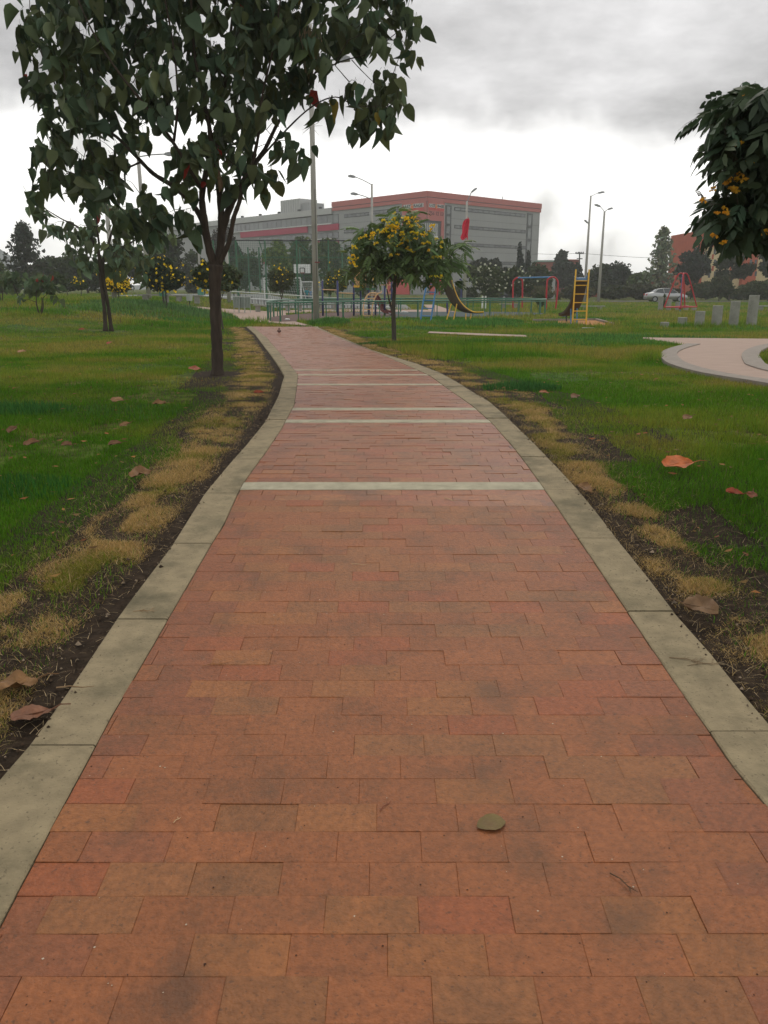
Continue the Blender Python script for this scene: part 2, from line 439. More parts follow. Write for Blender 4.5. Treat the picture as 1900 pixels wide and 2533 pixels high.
def brick_geo(q, z0=-0.05, ch=0.0022, dz=0.0, tilt=(0, 0)):
    """q = four corners (x, y) anticlockwise"""
    cx_, cy_ = sum(p[0] for p in q) / 4, sum(p[1] for p in q) / 4
    vs = []
    for p in q: vs.append((p[0], p[1], zs(*p) + z0))
    for p in q: vs.append((p[0], p[1], zs(*p) + dz - ch + tilt[0] * (p[0] - cx_) + tilt[1] * (p[1] - cy_)))
    for p in q:
        x_ = p[0] + (ch if p[0] < cx_ else -ch); y_ = p[1] + (ch if p[1] < cy_ else -ch)
        vs.append((x_, y_, zs(p[0], p[1]) + dz + tilt[0] * (p[0] - cx_) + tilt[1] * (p[1] - cy_)))
    fs = []
    for a0 in (0, 4):
        for i in range(4):
            j = (i + 1) % 4; fs.append((a0 + i, a0 + j, a0 + 4 + j, a0 + 4 + i))
    fs.append((8, 9, 10, 11))
    return vs, fs
allb = []
for ri, (ya, yb) in enumerate(rows):
    g = random.choice((0.0002, 0.0004, 0.0007, 0.0012))
    ym = (ya + yb) / 2
    off = (0.101 if ri % 2 else 0.0) + random.uniform(-0.03, 0.03) + 0.02 * math.sin(ri * 0.7)
    xl0, xl1, xr0, xr1 = float(xLB(ya)), float(xLB(yb)), float(xRB(ya)), float(xRB(yb))
    k0 = int(math.floor((min(xl0, xl1) - off) / 0.202)) - 1
    xs_ = []
    x = k0 * 0.202 + off
    while x < max(xr0, xr1) + 0.1:
        xs_.append(x); x += 0.202
    for x in xs_:
        a0, a1 = max(x, xl0), max(x, xl1); b0, b1 = min(x + 0.202, xr0), min(x + 0.202, xr1)
        if b0 - a0 < 0.004 or b1 - a1 < 0.004:
            continue
        gg = random.choice((0.0001, 0.0003, 0.0005, 0.0012))
        j = lambda: random.uniform(-0.0006, 0.0011)
        q = [(a0 + gg, ya + g + j()), (b0 - gg, ya + g + j()), (b1 - gg, yb - g + j()), (a1 + gg, yb - g + j())]
        cut = (b0 - a0 < 0.19) or (b1 - a1 < 0.19)
        d_edge = min((a0 + b0) / 2 - xl0, xr0 - (a0 + b0) / 2)
        allb.append((ym, (a0 + b0) / 2, q, cut, brick_colour(x, ym, d_edge)))
vis = [bb for bb in allb if bb[0] > 1.14 and abs(bb[1]) < (bb[0] * 0.28 + 1.0 * 0.0 + 0.70)]
vis.sort(key=lambda t: t[0]); near_ids = set(id(bb) for bb in vis[:300])
mbf = MB(); full = None
for bb in allb:
    ym, xm, q, cut, c = bb
    dz = 0.002 + random.gauss(0, 0.0009); tl = (random.gauss(0, 0.006), random.gauss(0, 0.008))
    if id(bb) in near_ids:
        vs, fs = brick_geo(q, -0.055, 0.0009, dz, tl)
        if not cut:
            if full is None:
                o_ = (xm, ym, zs(xm, ym)); me_ = MB().add([(a - o_[0], b_ - o_[1], c_ - o_[2]) for a, b_, c_ in vs], fs); full = me_.mesh('brick', m_brick)
            link('brick', full, path, (xm, ym, zs(xm, ym) + random.gauss(0, 0.0007)), c).rotation_euler = (random.gauss(0, 0.004), random.gauss(0, 0.003), random.gauss(0, 0.004))
        else:
            o_ = (xm, ym, zs(xm, ym))
            link('brick', MB().add([(a - o_[0], b_ - o_[1], c_ - o_[2]) for a, b_, c_ in vs], fs).mesh('brick', m_brick), path, o_, c)
    else:
        vs, fs = brick_geo(q, -0.03, 0.0008, dz, tl)
        mbf.add(vs, fs, c)
mbf.build('brick', m_brickf, path, kind='stuff', label='remaining bricks of the path receding into the distance')
# ---- pale concrete cross bands
for (ya, yb) in bands:
    mb = MB(); n = 14
    L0, L1 = float(xLB(ya)), float(xRB(ya)); vs, fs = [], []
    for i in range(n + 1):
        t_ = i / n; x = L0 + (L1 - L0) * t_
        w = 0.006 * (random.random() - 0.5)
        for (yy, dz) in ((ya - 0.0 + w, -0.03), (ya + w, 0.004), (yb + w, 0.004), (yb + w, -0.03)):
            xx = float(xLB(yy)) + (float(xRB(yy)) - float(xLB(yy))) * t_
            vs.append((xx, yy, zs(xx, yy) + dz))
    for i in range(n):
        for k in range(3):
            a0 = i * 4 + k; fs.append((a0, a0 + 4, a0 + 5, a0 + 1))
    mb.add(vs, fs).build('concrete_band', m_band, path)

# ---- kerbs of cast slabs
def kerb(name, fi, fo, side, y_start, y_end, lab):
    k = link(name, sheet_mesh_k(fi, fo, y_start, y_end), kind='structure', label=lab)
    s = y_start
    while s < y_end:
        e = min(s + 0.81, y_end); n = 5
        vs, fs = [], []
        dz = random.uniform(-0.002, 0.003)
        for i in range(n + 1):
            y = s + 0.004 + (e - s - 0.008) * i / n
            a, b2 = float(fi(y)), float(fo(y)); sg = 1 if b2 > a else -1
            a += 0.003 * sg
            z = 0.006 + dz
            row = [(a, -0.06), (a, z - 0.004), (a + 0.005 * sg, z), (b2 - 0.008 * sg, z), (b2, z - 0.008), (b2, -0.12)]
            for (x, h) in row: vs.append((x, y, zs(x, y) + h))
        for i in range(n):
            for q in range(5):
                a0 = i * 6 + q
                f = (a0, a0 + 1, a0 + 7, a0 + 6)
                fs.append(f if sg < 0 else f[::-1])
        fs.append(tuple(range(6)) if sg > 0 else tuple(range(5, -1, -1)))
        MB().add(vs, fs).build('kerb_slab', m_conc, k)
        s += 0.81
    return k
def sheet_mesh_k(fi, fo, a, b_):
    ys = np.linspace(a, b_, 50); vs, fs = [], []
    for y in ys:
        for x in (float(fi(y)), float(fo(y))): vs.append((x, y, zs(x, y) - 0.012))
    for i in range(len(ys) - 1): fs.append((2 * i, 2 * i + 1, 2 * i + 3, 2 * i + 2))
    return MB().add(vs, fs).mesh('kerb_bed', m_soil)
jl = G(506, 1222)[1]
kerb('kerb', xLB, xLK, -1, jl - 0.81 * 6, PATH_END, 'pale concrete kerb along the left edge of the brick path')
jr = G(1489, 1334)[1]
kerb('kerb', xRB, xRK, 1, jr - 0.81 * 6, PATH_END, 'pale concrete kerb along the right edge of the brick path')

# ---- bare soil along both kerbs
ys2 = np.r_[np.linspace(-1, 8, 60), np.linspace(8.3, PATH_END, 40)]
def soil(fo, sg, wf, name, lab):
    vs, fs = [], []; n = 8
    for y in ys2:
        a = float(fo(y)); w = wf(y)
        for i in range(n + 1):
            x = a + sg * (w * i / n - 0.004)
            vs.append((x, y, zs(x, y) - 0.018 + 0.02 * (fbm(x * 9, y * 9) - 0.5) * (0 < i < n) - (0.022 if i == n else 0)))
    for j in range(len(ys2) - 1):
        for i in range(n):
            a0 = j * (n + 1) + i; f = (a0, a0 + 1, a0 + n + 2, a0 + n + 1)
            fs.append(f if sg > 0 else f[::-1])
    link(name, MB().add(vs, fs).mesh(name, m_soil), kind='structure', label=lab)
soil(xLK, -1, lambda y: 0.95 if y < 9 else 1.3, 'soil', 'dark bare soil strip beside the left kerb')
soil(xRK, 1, lambda y: 1.25 if y < 9 else 1.0, 'soil', 'dark bare soil strip beside the right kerb')

# ================================================================== other paths and surfaces
m_pink = mat('pink_paving', (0.36, 0.255, 0.20), 0.75, 0.14, 6, 0.2, 40, dirt=(0.30, 0.22, 0.17), dirtscale=4, dirtamt=0.5, stretch=(0.4, 2.0, 1))
m_rubber = mat('rubber_brown', (0.115, 0.070, 0.058), 0.9, 0.15, 5)
m_rubberb = mat('rubber_teal', (0.055, 0.080, 0.082), 0.9, 0.15, 5)
JL = W([(470, 757), (500, 765), (545, 771), (575, 781), (602, 792.5), (608, 794)])
JU = W([(470, 753.5), (500, 758), (560, 763), (640, 768), (690, 769), (712, 771)])
plaza = sheet('plaza_paving', W([(440, 757.5), (500, 766), (545, 771), (575, 781), (604, 793)]), W([(440, 755), (560, 764), (640, 768), (705, 771), (712, 790), (774, 807)]), m_pink, 0.004, nu=14, kind='structure', label='pinkish paved junction at the far end of the brick path')
PLZ = [p[:2] for p in W([(440, 757.5), (500, 766), (545, 771), (575, 781), (604, 793), (774, 807), (712, 790), (705, 771), (640, 768), (560, 764), (440, 755)])]
ringp = sheet('ring_path', W([(700, 775), (800, 771.5), (900, 771), (1000, 772), (1140, 772.5)]), W([(690, 768), (800, 765.5), (900, 765), (1000, 766), (1100, 767)]), m_pink, 0.006, nu=4, kind='structure', label='pinkish path running behind the railed playground')
RNGP = [p[:2] for p in W([(700, 775), (800, 771.5), (900, 771), (1000, 772), (1140, 772.5), (1100, 767), (1000, 766), (900, 765), (800, 765.5), (690, 768)])]
sheet('branch_path', W([(1060, 767), (1050, 756), (1037, 746)]), W([(1118, 768), (1085, 757), (1046, 746)]), m_pink, 0.008, nu=3, kind='structure', label='pinkish path branching away behind the slide')
BRP = [p[:2] for p in W([(1060, 767), (1050, 756), (1037, 746), (1046, 746), (1085, 757), (1118, 768)])]
# right-hand path: straight far arm and curved near arm
ARMl = W([(1590, 837.5), (1640, 845), (1690, 852), (1900, 856), (2150, 862)])
SEGl = W([(1058, 823.5), (1180, 829.5), (1305, 833.5)]); SEGu = W([(1062, 820), (1180, 824.5), (1300, 829)])
ARMu = W([(1590, 834.5), (1640, 835.5), (1700, 836), (1900, 838), (2150, 841)])
sheet('far_path', SEGl, SEGu, m_pink, 0.004, nu=2, kind='structure', label='short visible stretch of a narrow pinkish path in the right-hand lawn')
SEG = [p[:2] for p in SEGl] + [p[:2] for p in SEGu[::-1]]
sheet('far_path', ARMl, ARMu, m_pink, 0.004, nu=4, kind='structure', label='pinkish path joining the curved path at the right')
CVo = W([(1700, 852), (1668, 860), (1645, 868), (1634, 876), (1634, 884), (1645, 897), (1670, 908), (1700, 917), (1760, 930), (1900, 953), (2100, 988)])
CVi = W([(2000, 848), (1950, 851), (1915, 857), (1892, 865), (1880, 874), (1879, 884), (1888, 897), (1900, 906), (1960, 922), (2080, 938), (2250, 960)])
sheet('curved_path', CVo, CVi, m_pink, 0.009, nu=12, kind='structure', label='pinkish paved path curving across the right edge')
def kerb_line(name, P, inward, w, lab, n_seg=22):
    C_ = catmull([(p[0], p[1], 0) for p in P], 6)
    k = None; mbs = []
    L_ = [Vector((p.x, p.y, 0)) for p in C_]
    seg = max(1, len(L_) // n_seg)
    k = bpy.data.objects.new(name, None); COL.objects.link(k); k['kind'] = 'structure'; k['label'] = lab
    for s in range(0, len(L_) - 1, seg):
        pts = L_[s:s + seg + 1]
        if len(pts) < 2: continue
        vs, fs = [], []
        for i, p in enumerate(pts):
            gi = s + i; d = (L_[min(gi + 1, len(L_) - 1)] - L_[max(gi - 1, 0)]).normalized(); nrm = Vector((-d.y, d.x, 0)) * inward
            q = p + nrm * w
            if i == 0: p = p + d * 0.006; q = q + d * 0.006
            for (c_, h) in ((p, -0.08), (p, 0.028), (q, 0.028), (q, -0.02)): vs.append((c_.x, c_.y, zs(c_.x, c_.y) + h))
        for i in range(len(pts) - 1):
            for j in range(3):
                a0 = i * 4 + j; f = (a0, a0 + 1, a0 + 5, a0 + 4); fs.append(f[::-1] if inward > 0 else f)
        MB().add(vs, fs).build('kerb_slab', m_conc2, k)
m_conc2 = mat('kerb_concrete_grey', (0.27, 0.235, 0.20), 0.85, 0.15, 8, 0.2, 60)
kerb_line('kerb', CVo, 1, 0.30, 'grey kerb rounding the outer side of the curved right path')
kerb_line('kerb', CVi, -1, 0.30, 'grey kerb rounding the inner side of the curved right path')
CURV = [p[:2] for p in CVo] + [p[:2] for p in CVi[::-1]]
ARM = [p[:2] for p in ARMl] + [p[:2] for p in ARMu[::-1]]

# road beyond the meadow, with its verge kerb
m_asph = mat('asphalt', (0.055, 0.055, 0.052), 0.85, 0.15, 3)
sheet('road', [(-400, 99), (0, 94), (60, 86), (400, 78)], [(-400, 108), (0, 103), (60, 95.5), (400, 90)], m_asph, 0.01, nu=4, kind='structure', label='asphalt road passing behind the park')
sheet('road_kerb', [(-400, 98.7), (0, 93.7), (60, 85.7), (400, 77.7)], [(-400, 99), (0, 94), (60, 86), (400, 78)], m_conc, 0.10, nu=1, kind='structure', label='pale kerb line along the far road')
# sports court slab
sheet('court', [(-24, 66), (2, 60)], [(-24, 92), (2, 88)], mat('court_slab', (0.17, 0.18, 0.17), 0.8, 0.1, 2), 0.012, nu=8, kind='structure', label='grey concrete sports court behind the fence')

# ---- railed playground outline (world XY)
RING = [(-4.75, 37.6), (-2.6, 40.4), (0.2, 42.3), (3.6, 43.6), (6.8, 45.3), (9.0, 47.5), (9.7, 50.2), (8.2, 52.6), (4.0, 53.2), (0, 53.0), (-3.6, 51.2), (-5.6, 46.5), (-5.8, 41.0)]
RC = catmull([(x, y, 0) for x, y in RING], 8, closed=True)
cxr, cyr = 1.5, 46.5
vs = [(cxr, cyr, zs(cxr, cyr) + 0.012)] + [(p.x, p.y, zs(p.x, p.y) + 0.012) for p in RC]
mbl, mbr = MB(), MB()
for i in range(len(RC)):
    j = (i + 1) % len(RC); tri = [vs[0], vs[i + 1], vs[j + 1]]
    (mbl if (RC[i].x < -2.2) else mbr).add(tri, [(0, 1, 2)])
mbl.build('rubber_ground', m_rubber, kind='structure', label='brown rubber ground at the left end of the railed playground')
mbr.build('rubber_ground', m_rubberb, kind='structure', label='blue-grey rubber ground inside the railed playground')
RINGP = [(p.x, p.y) for p in RC]

# orange sand pit by the ladder slide
m_sand = mat('orange_sand', (0.42, 0.20, 0.07), 0.95, 0.2, 14, 0.5, 60)
SAND = W([(1380, 805.5), (1500, 806), (1500, 792.5), (1380, 792.5)])
sheet('sand_pit', [SAND[0], SAND[1]], [SAND[3], SAND[2]], m_sand, 0.004, nu=5, kind='structure', label='orange sand patch under the yellow ladder slide')
sp2 = W([(1345, 781), (1390, 782), (1395, 777.5), (1350, 777)])
sheet('sand_patch', [sp2[0], sp2[1]], [sp2[3], sp2[2]], m_sand, 0.004, nu=3, kind='structure', label='worn sandy patch at the foot of the brown slide')
SANDP = [p[:2] for p in SAND]
kp = W([(1318, 794), (1475, 792.5), (1515, 803.5)])
mb = MB()
for a_, b_ in ((kp[0], kp[1]), (kp[1], kp[2])):
    d = (Vector(b_) - Vector(a_)); L_ = d.length; d.normalize(); n_ = Vector((-d.y, d.x, 0)).normalized()
    mb.box((Vector(a_) + Vector(b_)) / 2 + Vector((0, 0, 0.02)), (L_, 0.12, 0.14), (d, n_, Vector((0, 0, 1))))
mb.build('sand_pit_kerb', m_conc2, kind='structure', label='thin concrete edging of the sand pit')

# grassy mounds: low heaps beside the railing and by the left meadow
m_mound = m_ground
def mound(px, py, wx, wy, h, name, lab):
    c = G(px, py); vs, fs = [], []; nr, na = 6, 28
    for i in range(nr + 1):
        r = i / nr
        for k in range(na):
            a = 2 * math.pi * k / na; x = c[0] + wx * r * math.cos(a); y = c[1] + wy * r * math.sin(a)
            vs.append((x, y, zs(x, y) - 0.03 + h * (math.cos(math.pi * r) * 0.5 + 0.5) * (0.8 + 0.5 * fbm(x * 1.3, y * 1.3)) - (0.02 if i == nr else 0)))
    for i in range(nr):
        for k in range(na):
            a0, b0 = i * na + k, i * na + (k + 1) % na; fs.append((a0, a0 + na, b0 + na, b0))
    MB().add(vs, fs).build(name, m_mound, smooth=True, kind='structure', label=lab)
    MOUNDS.append((c[0], c[1], wx, wy, h))
MOUNDS = []
mound(930, 801, 4.2, 1.3, 0.16, 'mound', 'rough grassy bank in front of the railed playground')
mound(1020, 752, 5, 4, 0.75, 'mound', 'bright green grass mound behind the playground')
mound(400, 778, 3.0, 1.4, 0.16, 'mound', 'low ridge of tall grass in the left meadow')
def hplus(x, y):
    h = np.zeros_like(x)
    for (cx_, cy_, wx, wy, hh) in MOUNDS:
        r = np.sqrt(((x - cx_) / wx) ** 2 + ((y - cy_) / wy) ** 2)
        h += np.where(r < 1, hh * (np.cos(np.pi * np.minimum(r, 1)) * 0.5 + 0.5), 0)
    return h

# pale mountain far left and low hills
m_hill = mat('hill', (0.16, 0.18, 0.18), 0.95, 0.2, 0.02)
hx = np.linspace(-400, 400, 120)
prof_pts = [(-900, 70), (-520, 74), (-480, 72), (-440, 62), (-415, 46), (-385, 25), (-340, 9), (-200, 5), (0, 4), (300, 6), (500, 10), (900, 16)]
hz = 0.43 * np.interp(hx / 0.43, [p[0] for p in prof_pts], [p[1] for p in prof_pts]) + 1.4 * (fbm(hx / 18, hx * 0 + 3) - 0.5)
vs, fs = [], []
for x, z in zip(hx, hz):
    for (dy, f_) in ((-60, 0.0), (-25, 0.55), (0, 1.0), (15, 0.7), (30, 0)):
        vs.append((x, 390 + dy, f_ * z - 0.5))
for i in range(len(hx) - 1):
    for k in range(4):
        a0 = i * 5 + k; fs.append((a0, a0 + 5, a0 + 6, a0 + 1))
MB().add(vs, fs).build('hills', m_hill, smooth=True, kind='structure', label='pale hazy mountain low on the left horizon')

# ================================================================== TREES
def heart(fold=0.18, curl=0.22, wid=0.34, wav=0.02):
    zs_ = [0.0, -0.10, -0.26, -0.46, -0.68, -0.86, -1.0]
    ws_ = [0.0, 0.34, 0.42, 0.37, 0.23, 0.10, 0.0]
    V_, F_ = [], []
    for z, w in zip(zs_, ws_):
        y0_ = -curl * z * z
        w = w * wid / 0.42; up = 0.07 if z > -0.2 and w > 0 else 0
        if w == 0: V_ += [(0, y0_, z)] * 3
        else: V_ += [(-w, y0_ + fold * w * 1.5 + wav, z + up), (0, y0_, z), (w, y0_ + fold * w * 1.5 - wav, z + up)]
    for i in range(6):
        a = i * 3; F_ += [(a, a + 1, a + 4, a + 3), (a + 1, a + 2, a + 5, a + 4)]
    V_ += [(-0.012, 0, 0.28), (0.012, 0, 0.28), (0.010, 0, 0), (-0.010, 0, 0)]; F_.append((21, 22, 23, 24))   # stalk
    return np.array(V_, float), np.array(F_)
def pinnate(n=6, ll=0.30, wid=0.055, droop=0.45, spread=0.9):
    """compound leaf growing along +X then drooping; unit length"""
    V_, F_ = [], []
    def P(t): return Vector((t, 0, -droop * t * t))
    def leaflet(o, d, nrm, l, w):
        d = d.normalized(); s_ = d.cross(nrm).normalized(); b = len(V_)
        dr = Vector((0, 0, -0.25 * l))
        V_.extend([o, o + d * l * 0.28 + s_ * w * .85 + dr * .1, o + d * l * 0.68 + s_ * w * .8 + dr * .45, o + d * l + dr, o + d * l * 0.68 - s_ * w * .8 + dr * .45, o + d * l * 0.28 - s_ * w * .85 + dr * .1])
        F_.append((b, b + 1, b + 2, b + 5)); F_.append((b + 2, b + 3, b + 4, b + 5))
    for i in range(n):
        t_ = 0.18 + 0.8 * i / n; o = P(t_); l = ll * (0.75 + 0.5 * math.sin(math.pi * (0.2 + 0.7 * i / n)))
        for s in (-1, 1):
            leaflet(o, Vector((0.75, s * spread, -0.35 - 0.25 * t_)), Vector((0, 0, 1)), l, wid)
    leaflet(P(1.0), Vector((1, 0, -0.9)), Vector((0, 0, 1)), ll, wid)
    b = len(V_); V_.extend([P(0) + Vector((0, 0.006, 0)), P(0) - Vector((0, 0.006, 0)), P(1) - Vector((0, 0.004, 0)), P(1) + Vector((0, 0.004, 0))]); F_.append((b, b + 1, b + 2, b + 3))
    return np.array([tuple(v) for v in V_], float), np.array(F_)
def place_leaves(root, temps, mats_, cols, n_obj, mo, ma, name='leaf', crown='crown', dist=None):
    """first n_obj (nearest/outermost) leaves are objects that share mesh data; the rest one joined mesh"""
    order = list(range(len(mats_)))
    if dist is not None: order.sort(key=lambda i: dist[i])
    temps_m = []
    for V_, F_ in temps: temps_m.append(npmesh(name, V_, F_, mo))
    inv = PINV[root.name]
    for i in order[:n_obj]:
        o = link(name, temps_m[i % len(temps)], root, color=cols[i]); o.matrix_basis = mats_[i]
    VV, FF, CC, off = [], [], [], 0
    for i in order[n_obj:]:
        V_, F_ = temps[i % len(temps)]; M = np.array(mats_[i])
        VV.append(V_ @ M[:3, :3].T + M[:3, 3]); FF.append(F_ + off); off += len(V_); CC.append(np.tile(cols[i], (len(F_), 1)))
    if VV:
        link(crown, npmesh(crown, np.concatenate(VV), np.concatenate(FF), ma, np.concatenate(CC)), root, kind='stuff')
def jit(c, a=0.18, h=0.12):
    k = random.uniform(1 - a, 1 + a); g_ = random.uniform(-h, h)
    return (c[0] * k * (1 + g_), c[1] * k, c[2] * k * (1 - g_))
def grow(root, nodes, targets, bark, base_r=0.005, name='twigs', arch=0.12):
    """nodes: list of Vectors of existing limbs; adds curved twigs to every target and returns their end directions"""
    mb = MB(); ends = []
    nodes = list(nodes); c0 = nodes[0]
    targets = sorted(targets, key=lambda p: (p - c0).length)
    NA = np.array([tuple(v) for v in nodes])
    for c in targets:
        d = NA - np.array(c); dist = np.sqrt((d ** 2).sum(1)) + np.maximum(0, NA[:, 2] - c.z) * 0.7
        i = int(dist.argmin()); a = Vector(NA[i]); L_ = (c - a).length
        if L_ < 0.03: ends.append((c, Vector((0, 0, 1)))); continue
        m_ = a.lerp(c, 0.5) + Vector((random.uniform(-.1, .1) * L_, random.uniform(-.1, .1) * L_, arch * L_))
        pts = [a, a.lerp(m_, 0.55), m_, m_.lerp(c, 0.6), c]
        r0 = base_r * (0.6 + min(L_, 1.4) * 1.3)
        mb.tube(pts, [r0, r0 * .85, r0 * .7, r0 * .5, r0 * .35], n=5, cap=False)
        NA = np.vstack([NA, [tuple(p) for p in pts[2:]]])
        ends.append((c, (c - pts[3]).normalized()))
    mb.build(name, bark, root, kind='stuff')
    return ends
def rand_ball():
    while True:
        v = Vector((random.uniform(-1, 1), random.uniform(-1, 1), random.uniform(-1, 1)))
        if v.length < 1: return v

# ---- the large-leaved tree left of the path
def big_leaf_tree(base_px, Yt, trunk, limbs, blobs, leafL, depth, label, cov, red=0.006, lighten=1.0, nobj=300, tw=0.005, group=None):
    bx = G(*base_px)
    root = thing('tree', label, 'tree', bx, group=group)
    nodes = []
    for pts, rr, nm in trunk + limbs:
        P_ = [PY(x, y, Yt + dy) for x, y, dy in pts]
        if nm == 'trunk': P_[0] = Vector((P_[0].x, P_[0].y, zs(P_[0].x, P_[0].y) - 0.06))
        C_ = catmull(P_, 5); n = len(C_)
        rad = list(np.interp(np.linspace(0, 1, n), np.linspace(0, 1, len(rr)), rr))
        for i in range(n): rad[i] *= 1 + 0.08 * math.sin(i * 2.1)
        if nm == 'trunk' : rad[0] *= 1.35; rad[1] *= 1.12
        MB().tube(C_, rad, n=12).build(nm, m_bark, root, smooth=True)
        if nm != 'trunk': nodes += C_[2:]
    sc = FPX / Yt
    targets = []
    for (x, y, r) in blobs:
        k = max(2, int(cov * r * r / 5.0 / (leafL * sc) ** 2 * 9))
        for _ in range(k):
            v = rand_ball(); dd = depth * random.uniform(-1, 1) * (0.5 if r < 40 else 1)
            targets.append(PY(x + v.x * r, y + v.y * r, Yt + dd))
    ends = grow(root, nodes, targets, m_bark, tw)
    temps = [heart(0.25, 0.22, 0.29, 0.02), heart(0.6, 0.35, 0.26, -0.03), heart(0.15, -0.15, 0.32, 0.03), heart(1.0, 0.1, 0.30, 0.01), heart(0.4, 0.5, 0.27, 0.02)]
    M_, C_, D_ = [], [], []
    for c, d in ends:
        for q in range(random.choice((4, 5, 5, 6, 7))):
            s = leafL * random.uniform(0.5, 1.22)
            o = c + Vector((random.gauss(0, .33), random.gauss(0, .33), random.gauss(0, .22))) * leafL
            rot = Euler((R(random.gauss(0, 22)), R(random.gauss(0, 22)), random.uniform(0, 6.283)))
            M_.append(Matrix.Translation(o - Vector((0, 0, 0.28 * s))) @ rot.to_matrix().to_4x4() @ Matrix.Scale(s, 4))
            h = random.random()
            if h < red: cc = (0.30, 0.03, 0.02)
            elif h < red + 0.003: cc = (0.26, 0.20, 0.03)
            elif h < red + 0.10: cc = jit((0.075, 0.10, 0.035), .2)
            else: cc = jit((0.080 * lighten, 0.112 * lighten, 0.055 * lighten), 0.42, 0.2)
            C_.append(cc); D_.append(o.y)
    place_leaves(root, temps, M_, C_, nobj, m_leaf, m_leafa, dist=D_)
    return root
T1Y = G(536, 924)[1]
blobs1 = [(135, 60, 66), (118, 170, 52), (160, 260, 70), (230, 120, 85), (235, 250, 80), (130, 350, 60), (175, 430, 55), (245, 360, 50), (320, 90, 85), (335, 210, 75),
          (120, 420, 40), (225, 460, 45), (270, 430, 30), (330, 300, 40), (385, 260, 45), (300, 390, 18), (370, 540, 48), (340, 490, 34), (400, 510, 25), (300, 520, 30),
          (430, 60, 70), (540, 70, 90), (600, 180, 65), (560, 270, 75), (500, 350, 60), (480, 200, 60), (600, 350, 42), (640, 100, 75), (720, 60, 75), (760, 150, 60),
          (700, 220, 55), (650, 290, 42), (830, 60, 65), (900, 70, 55), (940, 20, 45), (1000, 105, 26), (1010, 60, 14), (960, 170, 22), (985, 230, 26), (950, 210, 12),
          (905, 255, 34), (880, 295, 22), (935, 290, 26), (860, 215, 26), (960, 260, 10), (800, 230, 36), (745, 365, 26), (700, 350, 22), (640, 400, 26), (670, 430, 22),
          (600, 420, 20), (560, 440, 16), (450, 500, 26), (470, 560, 22), (440, 440, 16), (430, 370, 36), (480, 430, 28), (550, 370, 40), (75, 110, 12), (70, 200, 14), (62, 60, 8), (95, 450, 12),
          (200, -80, 120), (400, -100, 130), (620, -110, 130), (820, -90, 110), (300, -260, 140), (560, -300, 150), (760, -250, 110), (450, -430, 120), (640, -440, 100), (110, -20, 60), (960, -60, 60), (1010, 20, 20)]
big_leaf_tree((536, 924), T1Y,
    [([(538, 924, 0), (537, 860, 0), (533, 780, 0), (532, 700, 0), (534, 655, 0)], [0.088, 0.078, 0.074, 0.082, 0.10], 'trunk')],
    [([(534, 668, 0), (516, 610, -.02), (505, 540, -.05), (500, 480, -.1), (515, 400, -.2), (520, 330, -.3), (500, 230, -.4), (480, 120, -.5), (470, -60, -.6), (460, -300, -.5)], [0.06, 0.052, 0.046, 0.04, 0.035, 0.03, 0.024, 0.018, 0.012, 0.008], 'limb'),
     ([(538, 668, 0), (546, 610, .02), (548, 540, .05), (542, 470, .1), (535, 400, .15), (545, 300, .2), (560, 180, .3), (575, 40, .4), (590, -150, .4), (600, -350, .3)], [0.062, 0.055, 0.048, 0.04, 0.034, 0.028, 0.022, 0.017, 0.012, 0.007], 'limb'),
     ([(546, 590, .03), (562, 530, .05), (585, 480, .1), (620, 420, .15), (655, 370, .2), (690, 300, .3), (730, 250, .4), (780, 180, .4), (850, 90, .5), (900, 20, .5)], [0.05, 0.048, 0.042, 0.036, 0.028, 0.022, 0.018, 0.014, 0.010, 0.006], 'limb'),
     ([(540, 660, 0), (566, 600, -.1), (578, 540, -.15), (592, 500, -.2), (604, 450, -.25), (622, 410, -.3), (640, 330, -.4), (650, 230, -.5), (680, 100, -.7), (700, -60, -.8)], [0.034, 0.031, 0.029, 0.027, 0.025, 0.022, 0.018, 0.014, 0.010, 0.006], 'limb'),
     ([(505, 560, -.05), (480, 510, .1), (430, 462, .2), (380, 430, .3), (340, 390, .3), (290, 340, .4), (220, 290, .4), (150, 230, .3), (110, 150, .2)], [0.032, 0.034, 0.032, 0.028, 0.024, 0.019, 0.015, 0.011, 0.006], 'limb'),
     ([(350, 400, .3), (300, 420, .1), (250, 422, -.1), (180, 430, -.2)], [0.014, 0.011, 0.008, 0.005], 'limb'),
     ([(502, 475, -.1), (470, 420, -.4), (420, 340, -.6), (350, 250, -.8), (280, 160, -.9), (220, 60, -.9), (170, -60, -.8)], [0.026, 0.023, 0.02, 0.017, 0.013, 0.009, 0.006], 'limb'),
     ([(620, 420, .15), (700, 330, 0), (770, 265, -.1), (830, 240, -.2), (880, 262, -.3), (940, 262, -.3)], [0.014, 0.011, 0.009, 0.007, 0.005, 0.003], 'limb'),
     ([(780, 180, .4), (850, 150, .3), (920, 130, .2), (970, 90, .1), (1030, 44, 0)], [0.010, 0.008, 0.006, 0.005, 0.003], 'limb'),
     ([(430, 350, -.5), (440, 250, -.6), (430, 120, -.7), (400, -50, -.8), (380, -220, -.7)], [0.018, 0.015, 0.012, 0.009, 0.006], 'limb'),
     ([(870, 148, .3), (900, 180, .2), (935, 210, .1), (985, 222, 0)], [0.006, 0.005, 0.004, 0.003], 'limb')],
    blobs1, 0.235, 0.95, 'big dark tree with forked trunk and drooping heart-shaped leaves left of the path', 2.7)
